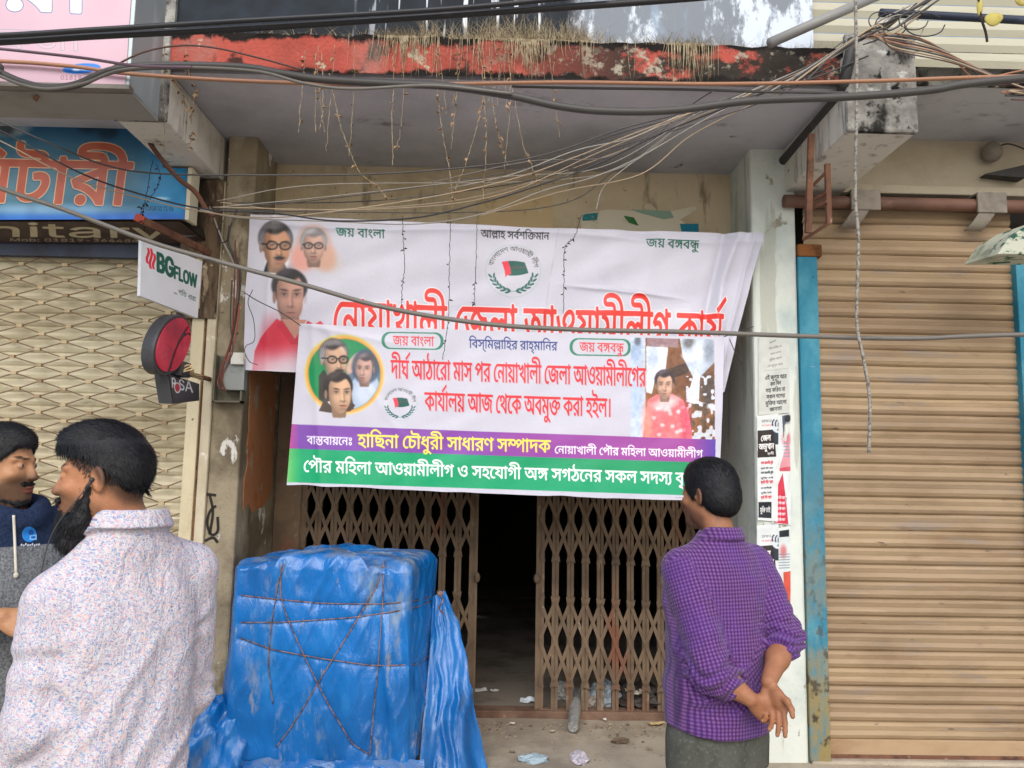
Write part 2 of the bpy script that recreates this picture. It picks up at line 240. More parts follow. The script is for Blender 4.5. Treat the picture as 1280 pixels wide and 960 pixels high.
2,41,70,1,-14,0,-25,22,-17,38,-5,25,5,41,21,4,22,28,9,42,0,27,0,12,-3,26,-3,15,-62,1,0,37,52,1,-8,20,-10,38,0,19,0,20,12,36,10,15,13,-27,-8,-12,-7,-22,0,-13,0,-16,11,-34,10,-19,77,1,0,-35,-43,1,-5,0,-7,0,-4,1,19,-36,22,-74,0,-45,0,-36,-14,-54,-28,-30,22,70,37,14,0,19,24,9,40,0,23,0,22,-7,44,-17,50,-15,31,4,-1,3,-14,3,-30,0,-17,0,-20,-5,-36,-14,-32,-24,-24,-18,-7,3,31,3,-26,13,-34,19,-18,
1,63,182,313,0,-35,-27,1,0,-275,-19,1,0,199,6,-31,-11,30,-17,42,-15,28,-15,12,-10,1,-10,0,-16,-14,-13,-26,-6,-13,-2,-1,4,6,8,4,5,1,14,0,14,-32,0,-21,0,-6,-1,-10,-1,-1,-4,5,3,6,6,12,6,12,3,7,31,59,13,-25,-72,-133,-14,27,20,41,-9,-21,-7,-9,4,8,5,20,0,13,0,12,-8,16,-7,1,-4,0,-8,-4,-4,-5,-18,37,10,26,20,40,24,22,13,1,14,0,22,-20,21,-42,12,-31,-5,5,-1,12,0,28,0,17,0,65,13,1,6,-31,
2,21,164,313,0,-35,-26,1,0,-275,-20,1,-9,28,-26,48,-33,36,-21,9,-6,47,13,-17,21,-8,32,-32,23,-40,7,-19,-1,12,0,24,0,13,0,249,14,1,5,-31,31,53,313,15,0,22,-20,10,-38,0,-21,0,-40,-32,-48,-28,-5,-12,5,-5,25,21,2,25,20,11,28,0,17,0,22,-14,24,-14,1,-12,0,-11,-20,0,-9,0,-8,4,-12,5,-3,-12,-31,-4,6,-8,16,-4,22,0,13,0,18,10,30,19,16,
3,19,226,313,0,-35,-26,1,0,-275,-20,1,-7,30,-21,44,-13,17,7,35,9,-12,21,-38,5,-19,0,8,-1,14,0,12,0,9,0,181,-182,1,0,37,38,94,47,-17,0,-31,32,-27,76,-12,67,19,13,8,-52,20,-66,25,-30,15,1,14,0,17,16,7,32,0,19,0,30,-15,36,-12,1,-8,0,-9,-16,0,-13,0,-4,1,-12,1,-3,-19,-7,-1,10,-2,18,0,9,0,18,10,26,16,12,9,1,15,0,22,-26,12,-46,0,-29,0,-28,-13,-46,-25,-28,9,86,233,-1,16,-13,24,-11,7,6,23,11,-5,14,-10,13,-28,1,-21,
4,31,90,313,-1,20,-9,18,-10,1,-18,1,-17,0,-18,8,-6,11,-7,10,-6,32,0,21,0,6,0,12,1,9,18,-1,0,-6,-1,-10,0,-3,0,-10,2,-18,3,-5,3,-8,14,-6,12,1,14,1,14,0,15,-8,5,-9,5,-8,4,-28,1,-19,44,60,251,20,0,24,-26,12,-40,0,-21,0,-40,-29,-48,-28,-3,3,7,11,-6,25,-24,25,-32,12,-17,-11,-27,-16,24,-26,32,-25,26,-28,18,-17,9,3,37,9,-6,16,-4,12,1,18,0,19,18,7,26,0,15,0,26,-19,30,-15,1,-9,0,-11,-8,-5,-14,0,-9,0,-4,1,-8,0,-3,-18,-5,-1,6,-1,18,0,7,0,18,10,26,20,14,9,44,233,-2,16,-12,24,-12,7,6,23,12,-5,14,-10,12,-28,2,-21,4,135,313,0,-35,-137,1,0,37,
1,4,48,1,0,313,21,1,0,-311,
3,40,126,153,-17,0,-23,36,-7,31,3,3,-2,-16,-7,-32,-13,-22,-10,1,-7,0,-13,10,-12,26,-8,23,16,19,7,-24,9,-14,6,1,6,0,9,16,5,38,1,35,17,1,2,-20,7,-32,9,-24,14,-14,8,1,9,0,9,18,0,17,0,20,-10,34,-7,15,20,9,4,-8,8,-22,5,-28,0,-17,0,-32,-19,-36,4,184,313,0,-35,-186,1,0,37,39,108,-27,-21,0,-35,30,-30,68,-11,59,19,13,9,-46,22,-58,28,-26,18,1,22,0,19,34,0,29,0,16,-6,24,-13,16,-9,1,-6,0,-7,-8,-4,-14,0,-9,0,-2,1,-14,2,-5,-19,-5,-2,8,-1,20,0,9,0,18,10,24,16,14,10,1,15,0,21,-24,11,-42,0,-23,0,-30,-14,-44,-26,-24,
4,16,20,245,0,20,9,30,16,18,10,1,10,0,16,-18,9,-30,0,-19,0,-22,-9,-30,-16,-18,-10,1,-10,0,-16,18,-9,30,12,37,245,0,-18,10,-18,8,1,8,0,10,18,0,19,0,16,-10,18,-8,1,-8,0,-10,-18,16,20,69,0,20,9,32,16,16,10,1,10,0,16,-16,9,-30,0,-21,0,-20,-9,-32,-16,-16,-10,1,-10,0,-16,16,-9,32,12,37,69,0,-16,10,-20,8,1,8,0,10,20,0,17,0,16,-10,20,-8,1,-8,0,-10,-20,
3,38,154,157,0,-28,-11,-40,-17,-24,-20,-14,-11,-1,-5,13,14,-4,25,-14,27,-22,15,-13,-9,-29,-19,20,-41,28,-43,18,-23,7,2,37,7,-4,17,-4,10,1,23,0,27,24,12,36,0,21,0,26,-16,28,-15,1,-2,0,-3,-2,-2,1,-3,33,3,0,7,2,3,1,14,0,19,-18,11,-28,4,-28,46,57,109,-9,0,-13,8,-4,9,-3,8,-5,24,0,25,0,101,19,1,0,-19,0,-21,0,-6,0,-14,0,-7,0,-29,0,-14,2,-12,2,-3,4,-6,8,1,11,0,16,16,9,22,0,11,0,10,-8,4,-6,1,-1,1,-13,0,-20,18,-7,17,3,33,4,-10,10,-14,14,-8,11,1,12,1,3,0,2,-6,2,-1,6,-6,6,-18,0,-13,0,-24,-14,-38,-26,-24,4,-2,277,0,37,176,1,0,-35,
1,57,144,313,0,-35,-101,1,0,-15,-1,-31,0,-6,1,-22,0,-11,0,-85,0,-22,3,-18,1,-3,5,-10,9,1,10,0,17,20,7,13,7,16,8,34,0,19,0,16,-10,10,-8,1,-1,1,-12,0,-14,8,-6,7,-6,8,-10,16,-3,13,3,45,5,-20,12,-24,17,-12,13,1,4,1,10,0,10,-6,4,-3,6,-8,5,-24,0,-17,0,-30,-14,-56,-11,-17,-10,-16,-21,-20,-13,1,-10,0,-13,12,-4,9,-4,8,-5,28,0,29,0,181,-26,1,0,37,
2,8,43,1,-19,1,0,277,-26,1,0,37,71,1,0,-35,-26,1,31,25,313,-1,20,-9,18,-10,1,-42,1,-17,0,-17,8,-7,11,-6,10,-7,32,0,21,0,6,1,12,0,9,19,-1,-1,-6,0,-10,0,-3,0,-10,2,-18,2,-5,4,-8,13,-6,13,1,38,1,13,0,15,-8,6,-9,4,-8,4,-28,1,-19,
3,15,152,313,0,-35,-27,1,0,-275,-19,1,-8,30,-26,50,-34,36,-19,7,-10,49,24,28,51,48,28,17,-6,-21,0,73,13,106,237,5,-11,-19,-14,-42,-36,-18,-21,14,-6,30,-30,26,-44,8,-27,-3,1,0,12,-1,22,0,17,22,60,315,3,0,7,-2,3,1,-1,-35,-2,0,-4,0,-3,1,-8,0,-8,-12,0,-9,0,-12,11,-18,15,-11,-15,-23,-9,10,-14,22,-8,26,0,17,0,14,7,24,15,14,
1,39,158,313,0,-35,-27,1,0,-275,-19,1,0,213,5,-29,-11,34,-21,42,-19,20,-10,1,-8,0,-12,-12,-6,-20,0,-13,0,-16,8,-22,17,-14,14,-1,-2,-41,-16,4,-26,22,-15,40,0,31,0,26,12,38,20,18,11,1,13,0,21,-18,20,-34,11,-25,-4,3,-1,10,-1,28,0,13,0,57,13,1,6,-31,
4,44,99,151,-8,0,-13,8,-12,14,-8,11,-6,10,-7,8,-4,1,-5,0,-5,-10,0,-7,0,-8,5,-14,4,-5,-14,-27,-6,12,-10,28,0,19,0,18,9,22,13,12,7,1,6,0,11,-8,9,-12,5,-7,8,-10,12,-12,7,1,9,0,10,16,0,19,0,20,-10,34,-8,15,4,25,12,1,4,-8,10,-30,7,-34,0,-19,0,-22,-8,-30,-16,-18,15,22,301,11,-5,17,-12,11,-34,0,-27,0,-4,0,-8,-1,-5,-19,3,1,4,0,10,0,5,0,20,-12,30,-14,7,4,108,313,0,-35,-110,1,0,37,63,289,313,0,-35,-26,1,0,-275,-19,1,0,199,5,-31,-10,30,-17,42,-15,28,-16,12,-9,1,-10,0,-16,-14,-14,-26,-5,-13,-2,-1,4,6,7,4,5,1,15,0,13,-32,0,-21,0,-6,0,-10,-1,-1,-4,5,3,6,5,12,7,12,3,7,31,59,12,-25,-71,-133,-14,27,20,41,-9,-21,-7,-9,3,8,5,20,0,13,0,12,-7,16,-7,1,-4,0,-8,-4,-4,-5,-9,59,7,20,19,30,20,16,11,1,14,0,23,-20,21,-42,12,-31,-5,5,-1,12,0,28,0,17,0,65,13,1,6,-31,
1,33,66,313,0,-35,-17,1,15,11,-10,-16,-11,-26,-3,-28,0,-17,0,-18,4,-36,4,-40,0,-19,0,-20,-4,-32,-11,-28,-20,-24,-15,-5,-6,35,16,8,16,22,4,30,0,17,0,20,-4,38,-4,38,0,17,0,20,4,28,8,26,7,17,4,-9,-45,1,0,37,
1,20,-89,-39,10,10,21,18,21,16,11,9,6,-31,-8,-6,-18,-12,-17,-12,-6,-5,-3,5,19,-2,29,-18,23,-22,10,-13,-9,-27,-13,16,-25,24,-27,12,-15,5,
2,44,144,313,0,-35,-101,1,0,-173,0,-22,3,-18,1,-3,5,-10,9,1,10,0,17,20,7,13,7,16,8,36,0,19,0,16,-8,16,-10,1,-2,0,-8,-2,-3,-1,-3,37,5,2,11,4,5,1,9,0,15,-14,8,-30,0,-23,0,-30,-14,-56,-11,-17,-10,-16,-21,-20,-13,1,-10,0,-13,12,-4,9,-4,8,-5,28,0,29,0,181,-26,1,0,37,31,99,313,-1,20,-9,18,-10,1,-24,1,-16,0,-18,8,-6,11,-7,10,-6,32,0,21,0,6,0,12,1,9,18,-1,0,-6,-1,-8,0,-5,0,-10,2,-18,3,-5,3,-8,14,-6,12,1,20,1,13,0,15,-8,6,-9,4,-8,4,-28,1,-19,
3,4,235,313,0,-35,-237,1,0,37,75,118,265,9,0,13,-8,4,-5,6,-8,5,-24,0,-23,0,-3,0,-6,0,-16,-1,-5,1,-9,0,-151,-19,1,-2,22,-12,22,-10,1,-8,0,-14,-4,-16,-4,-11,1,-8,0,-18,6,-15,20,-10,38,0,33,0,10,1,26,1,9,19,-5,-1,-8,-1,-16,0,-13,0,-26,10,-26,15,-8,7,1,9,0,14,4,14,4,8,1,9,0,14,-12,5,-15,0,141,0,12,-2,14,-3,5,-2,2,-6,4,-5,1,-8,0,-12,-12,-6,-7,-4,-8,-6,-20,0,-9,0,-8,4,-12,8,1,4,0,5,2,3,1,1,-35,-2,0,-9,-4,-6,1,-11,0,-17,26,0,29,0,18,8,34,8,15,8,14,20,18,21,190,213,15,0,19,-34,0,-27,0,-14,-7,-32,-17,-28,-16,-7,-6,37,13,6,14,22,0,15,0,18,-10,14,-7,1,-9,0,-17,-30,-7,-27,-11,21,10,36,22,36,
2,40,102,25,-21,0,-35,42,-28,90,-11,77,19,13,9,-64,21,-80,27,-36,18,1,12,0,16,10,10,22,4,28,0,17,0,20,-8,34,-14,20,-10,1,-10,0,-9,-16,0,-13,0,-6,1,-10,1,-7,-19,-7,-1,10,-2,18,0,11,0,20,10,26,17,14,11,1,16,0,23,-28,13,-52,0,-33,0,-30,-13,-50,-27,-32,4,179,313,0,-35,-181,1,0,37,
3,26,106,23,-17,0,-28,20,-25,50,-20,80,-9,61,19,11,9,-66,23,-80,29,-36,18,1,13,0,19,18,10,34,0,23,0,14,-3,24,-5,20,-3,9,12,39,9,-28,9,-52,0,-25,0,-30,-14,-50,-27,-30,23,96,143,-16,0,-18,32,0,27,0,12,4,24,2,9,20,-11,-2,-6,-3,-14,0,-7,0,-14,7,-12,6,1,6,0,10,8,12,22,8,25,16,7,-2,-25,-7,-24,-15,-30,-17,-16,4,183,313,0,-35,-185,1,0,37,
2,40,44,315,12,0,20,-20,6,-25,15,37,15,9,8,-16,12,-38,0,-21,0,-44,-33,-48,-28,-5,-12,5,-5,25,21,2,25,18,12,28,0,19,0,16,-6,22,-5,11,12,11,-27,-65,-15,1,-1,26,-14,30,-10,1,-7,0,-7,-16,0,-9,0,-14,8,-14,6,-5,-9,-35,-14,12,-11,38,0,21,0,20,9,26,15,14,22,195,313,0,-35,-26,1,0,-275,-19,1,-7,20,-19,38,-22,32,-26,22,-16,9,-6,47,14,-17,20,-8,32,-32,23,-40,7,-19,0,12,0,24,0,13,0,249,13,1,6,-31,
2,39,226,313,0,-35,-113,1,0,-149,-3,11,10,24,25,38,30,32,17,15,16,-31,-4,-18,-6,-34,-3,-36,0,-21,0,-24,4,-46,5,-27,-19,-7,-5,30,-4,54,0,33,0,20,2,36,6,28,2,9,4,-1,-15,-10,-27,-34,-26,-42,-14,-27,-14,21,0,73,1,5,-1,12,0,20,0,9,0,53,-96,1,0,37,22,49,239,10,0,18,-14,15,-26,8,-17,0,-43,-11,28,-25,38,-12,1,-8,0,-12,-18,0,-15,0,-14,9,-18,9,-7,-9,-35,-14,12,-15,40,0,25,0,24,10,30,18,16,
1,69,128,315,10,0,14,-8,4,-9,5,-8,6,-22,0,-21,0,-243,-19,1,-2,16,-8,18,-10,10,-8,1,-9,0,-15,-4,-17,-4,-11,1,-8,0,-20,6,-18,22,-10,40,0,37,0,12,2,26,0,11,20,-3,-1,-8,-2,-22,0,-13,0,-22,7,-26,10,-16,14,-4,7,1,13,0,20,8,13,1,11,0,16,-12,6,-15,0,181,0,18,-3,16,-3,7,-4,6,-10,1,-8,0,-17,-16,-13,-24,-7,-30,0,-11,0,-4,2,-12,7,-8,6,1,3,0,5,2,2,1,2,-33,-2,-4,-8,0,-6,1,-12,0,-18,28,0,33,0,20,10,42,18,34,23,22,
4,40,125,151,-17,0,-24,38,-6,31,3,3,-2,-16,-7,-32,-13,-22,-10,1,-7,0,-13,10,-13,26,-7,23,15,19,8,-24,9,-14,5,1,6,0,10,16,5,38,1,35,17,1,2,-20,7,-32,9,-24,13,-14,9,1,9,0,9,18,0,17,0,20,-10,34,-7,15,20,9,4,-8,8,-22,4,-28,0,-17,0,-32,-20,-38,13,247,313,0,-35,-26,1,0,-275,-19,1,0,39,0,21,0,12,0,26,0,13,0,169,-204,1,0,37,9,145,117,0,16,-8,18,-6,7,18,19,4,-6,7,-16,4,-22,0,-15,22,151,119,13,0,21,-20,19,-36,8,-21,-6,-33,-8,22,-17,34,-18,20,-10,1,-6,0,-6,-10,0,-7,0,-10,7,-12,6,-5,-8,-33,-12,10,-13,30,0,23,0,26,18,28,
3,20,22,1,0,365,64,1,19,0,25,-26,12,-44,0,-25,0,-24,-8,-30,-14,-18,-7,-5,0,-1,8,-2,17,-20,11,-40,0,-29,0,-26,-12,-44,-27,-26,-21,1,10,45,43,43,1,21,0,18,32,0,25,0,18,-9,30,-17,20,-12,1,-44,1,10,45,205,40,1,10,0,16,16,9,28,0,19,0,24,-16,32,-18,1,-41,1,
1,40,96,-3,-24,0,-37,44,-20,84,0,59,0,58,20,84,37,44,23,1,14,0,25,-16,20,-32,13,-44,3,-25,-24,1,-3,18,-9,28,-13,20,-16,10,-10,1,-16,0,-26,-34,-16,-64,0,-45,0,-46,16,-64,27,-34,16,1,16,0,23,26,13,48,0,35,7,-3,-54,1,0,41,70,1,0,-37,0,-46,-19,-66,-34,-36,
1,10,22,1,0,365,110,1,0,-41,-87,1,0,-123,79,1,0,-39,-79,1,0,-157,
1,6,22,1,0,365,23,1,0,-321,84,1,0,-41,
2,16,96,-3,-24,0,-36,44,-21,84,0,59,0,58,21,84,36,44,24,1,23,0,36,-44,21,-84,0,-57,0,-58,-21,-84,-36,-44,16,96,39,16,0,26,34,16,64,0,47,0,46,-16,64,-26,34,-16,1,-17,0,-26,-34,-16,-64,0,-45,0,-46,16,-64,26,-34,
1,38,56,1,-50,365,24,1,29,-223,2,-18,4,-36,4,-38,2,-19,-3,1,2,20,4,38,4,36,3,19,29,225,26,1,30,-223,2,-18,4,-36,4,-38,2,-19,-3,1,2,20,4,38,4,36,2,19,29,225,24,1,-50,-363,-27,1,-31,231,-3,22,-6,54,-2,35,4,1,-2,-32,-5,-52,-4,-25,-31,-229,
1,23,41,165,0,-163,-22,1,0,273,21,1,1,-65,-4,1,7,38,23,32,15,1,14,0,21,-22,11,-46,0,-33,0,-173,-22,1,0,171,0,32,-16,34,-14,1,-10,0,-16,-16,-9,-32,
2,4,19,1,0,273,22,1,0,-271,12,30,319,-6,0,-9,16,0,13,0,12,9,18,6,1,7,0,9,-18,0,-11,0,-12,-9,-16,
2,4,73,273,0,-35,-71,1,0,37,16,23,339,22,1,0,-267,0,-18,7,-16,9,1,2,0,7,2,2,1,5,-35,-4,-2,-8,-4,-5,1,-17,0,-20,38,0,35,
2,40,57,-5,-12,0,-22,20,-12,36,0,29,0,24,9,28,16,18,19,8,9,3,12,4,16,2,7,8,0,11,0,3,0,18,-6,24,-13,12,-9,1,-10,0,-14,-12,-9,-18,-2,-9,-21,15,5,24,18,28,21,12,11,1,7,0,17,-6,16,-20,11,-38,0,-31,0,-179,-22,1,0,39,-1,1,-2,-10,-11,-20,-16,-14,18,61,33,12,0,17,20,9,30,0,17,0,39,-1,-2,-9,-6,-12,-4,-11,-2,-3,-1,-8,-2,-14,-8,-8,-18,0,-15,0,-14,7,-20,13,-10,
1,20,19,1,0,273,22,1,0,-41,1,1,4,22,19,24,12,1,3,0,7,0,2,1,0,-43,-1,0,-8,2,-5,1,-9,0,-16,-16,-9,-28,0,-19,0,-169,
1,27,17,-97,6,39,2,-1,7,-4,11,4,9,18,3,21,4,23,-52,275,24,1,29,-159,4,-26,7,-50,3,-23,-8,1,4,24,6,50,5,27,29,161,24,1,-60,-311,-4,-22,-12,-28,-15,-14,-10,1,-6,0,-8,4,
1,46,22,1,0,365,33,1,45,-229,1,-8,4,-24,5,-28,4,-28,2,-11,-6,1,2,10,4,28,5,30,4,24,2,9,44,231,33,1,0,-363,-23,1,0,209,0,10,0,30,1,32,0,32,0,17,2,1,-3,-18,-5,-34,-6,-32,-5,-28,-1,-7,-41,-207,-20,1,-41,209,-2,8,-5,26,-5,32,-6,36,-3,19,2,1,0,-14,1,-32,0,-32,0,-30,0,-11,0,-207,
2,16,75,-5,-19,0,-28,36,-15,62,0,43,0,44,15,64,28,34,19,1,19,0,28,-34,15,-64,0,-43,0,-42,-15,-62,-28,-36,16,75,35,14,0,17,28,9,46,0,27,0,28,-9,46,-17,30,-14,1,-14,0,-17,-30,-9,-46,0,-27,0,-26,9,-46,17,-28,
2,23,83,-5,-13,0,-16,18,-9,22,-2,9,-2,1,0,-41,-22,1,0,365,22,1,0,-133,2,1,2,6,9,22,15,18,14,1,17,0,26,-34,14,-64,0,-41,0,-44,-14,-64,-26,-34,16,79,35,13,0,17,28,9,46,0,29,0,28,-9,46,-17,28,-13,1,-12,0,-17,-26,-9,-46,0,-29,0,-30,9,-46,17,-26,
2,12,34,-3,-7,0,-9,20,0,15,0,14,9,18,7,1,7,0,10,-18,0,-13,0,-14,-10,-20,12,34,195,-7,0,-9,20,0,15,0,12,9,20,7,1,7,0,10,-20,0,-11,0,-14,-10,-20,
2,16,81,-3,-20,0,-29,44,-15,82,0,61,0,58,15,84,29,44,20,1,20,0,29,-44,15,-84,0,-57,0,-60,-15,-82,-29,-44,16,81,37,13,0,19,34,10,66,0,47,0,46,-10,66,-19,34,-13,1,-13,0,-19,-34,-9,-66,0,-45,0,-46,9,-66,19,-34,
2,4,27,1,0,41,113,1,0,-39,8,99,365,0,-363,-23,1,0,321,-1,1,-44,-63,0,51,40,59,
3,32,81,-3,-19,0,-28,26,-15,46,0,29,0,24,9,38,16,28,10,3,0,3,-13,8,-16,46,0,29,0,28,15,44,25,24,16,1,16,0,25,-24,15,-44,0,-27,0,-28,-16,-46,-13,-7,0,-1,10,-2,16,-28,9,-38,0,-23,0,-28,-16,-46,-28,-26,16,81,37,12,0,18,16,9,28,0,21,0,20,-10,30,-18,18,-11,1,-12,0,-17,-18,-11,-30,0,-19,0,-20,10,-28,18,-16,16,81,209,10,0,14,14,9,28,0,19,0,18,-8,28,-15,14,-10,1,-10,0,-15,-14,-8,-28,0,-17,0,-18,8,-28,15,-14,
2,23,81,369,17,0,26,-30,15,-54,0,-35,0,-26,-11,-58,-15,-41,-41,-121,-25,1,61,179,2,1,-3,-10,-9,-18,-13,-10,-7,1,-16,0,-25,28,-14,50,0,35,0,34,15,52,26,30,16,81,329,-10,0,-17,-20,-9,-34,0,-21,0,-22,9,-36,17,-18,10,1,10,0,17,18,9,34,0,23,0,24,-9,34,-16,20,
1,4,121,177,0,-39,-80,1,0,41,
1,35,77,-3,-16,0,-28,22,-17,44,-1,31,24,1,1,-18,11,-26,17,-12,10,1,11,0,18,16,10,28,0,23,0,20,-9,34,-20,20,-17,1,-14,1,0,37,46,109,0,3,-79,1,0,43,109,1,0,-33,-57,-131,0,9,20,4,28,-28,16,-48,0,-31,0,-30,-16,-50,-28,-26,
2,23,81,-3,-17,0,-26,30,-15,54,0,37,0,26,11,58,15,43,41,123,25,1,-61,-177,-2,1,3,10,9,18,13,10,7,1,17,0,24,-28,14,-50,0,-33,0,-34,-15,-52,-26,-30,16,81,35,11,0,16,20,9,36,0,23,0,22,-9,36,-16,18,-11,1,-10,0,-17,-18,-9,-34,0,-23,0,-22,9,-36,17,-20,
2,8,15,75,0,39,72,253,23,1,-71,-245,0,-3,108,1,0,-39,6,100,1,0,87,0,19,0,125,22,1,0,-227,
2,24,22,1,0,365,62,1,21,0,28,-30,13,-50,0,-31,0,-34,-13,-48,-27,-28,-22,1,-49,1,0,41,48,1,15,0,17,18,8,30,0,23,0,22,-8,32,-17,16,-15,1,-38,1,0,-321,4,126,1,-43,165,26,1,44,-163,
1,51,80,-5,-19,0,-29,26,-17,44,-1,33,24,1,1,-22,12,-26,19,-12,10,1,13,0,19,16,12,28,0,21,0,18,-10,22,-17,14,-9,5,-22,15,-22,12,-25,46,0,37,0,32,17,46,28,24,18,1,18,0,27,-24,16,-44,1,-27,-23,1,-1,26,-23,30,-16,1,-12,0,-17,-16,-10,-26,0,-17,0,-18,12,-24,16,-12,7,-3,18,-9,7,-4,18,-14,16,-22,10,-36,0,-23,0,-30,-15,-48,-30,-28,
2,14,6,1,66,365,27,1,67,-363,-24,1,-39,217,-3,20,-10,60,-7,47,5,1,-7,-46,-9,-62,-4,-17,-37,-215,4,40,103,0,41,93,1,0,-39,
1,32,23,1,0,35,60,131,11,22,13,34,7,30,0,17,0,20,-9,28,-16,14,-9,1,-11,0,-15,-16,-8,-30,0,-21,-22,1,0,32,14,50,26,26,16,1,17,0,25,-26,14,-46,0,-27,0,-20,-7,-38,-18,-48,-16,-33,-40,-83,0,-3,84,1,0,-39,
1,8,35,1,80,321,0,3,-93,1,0,43,118,1,0,-43,-81,-319,
1,12,34,-3,-7,0,-9,20,0,15,0,14,9,18,7,1,7,0,10,-18,0,-13,0,-14,-10,-20]
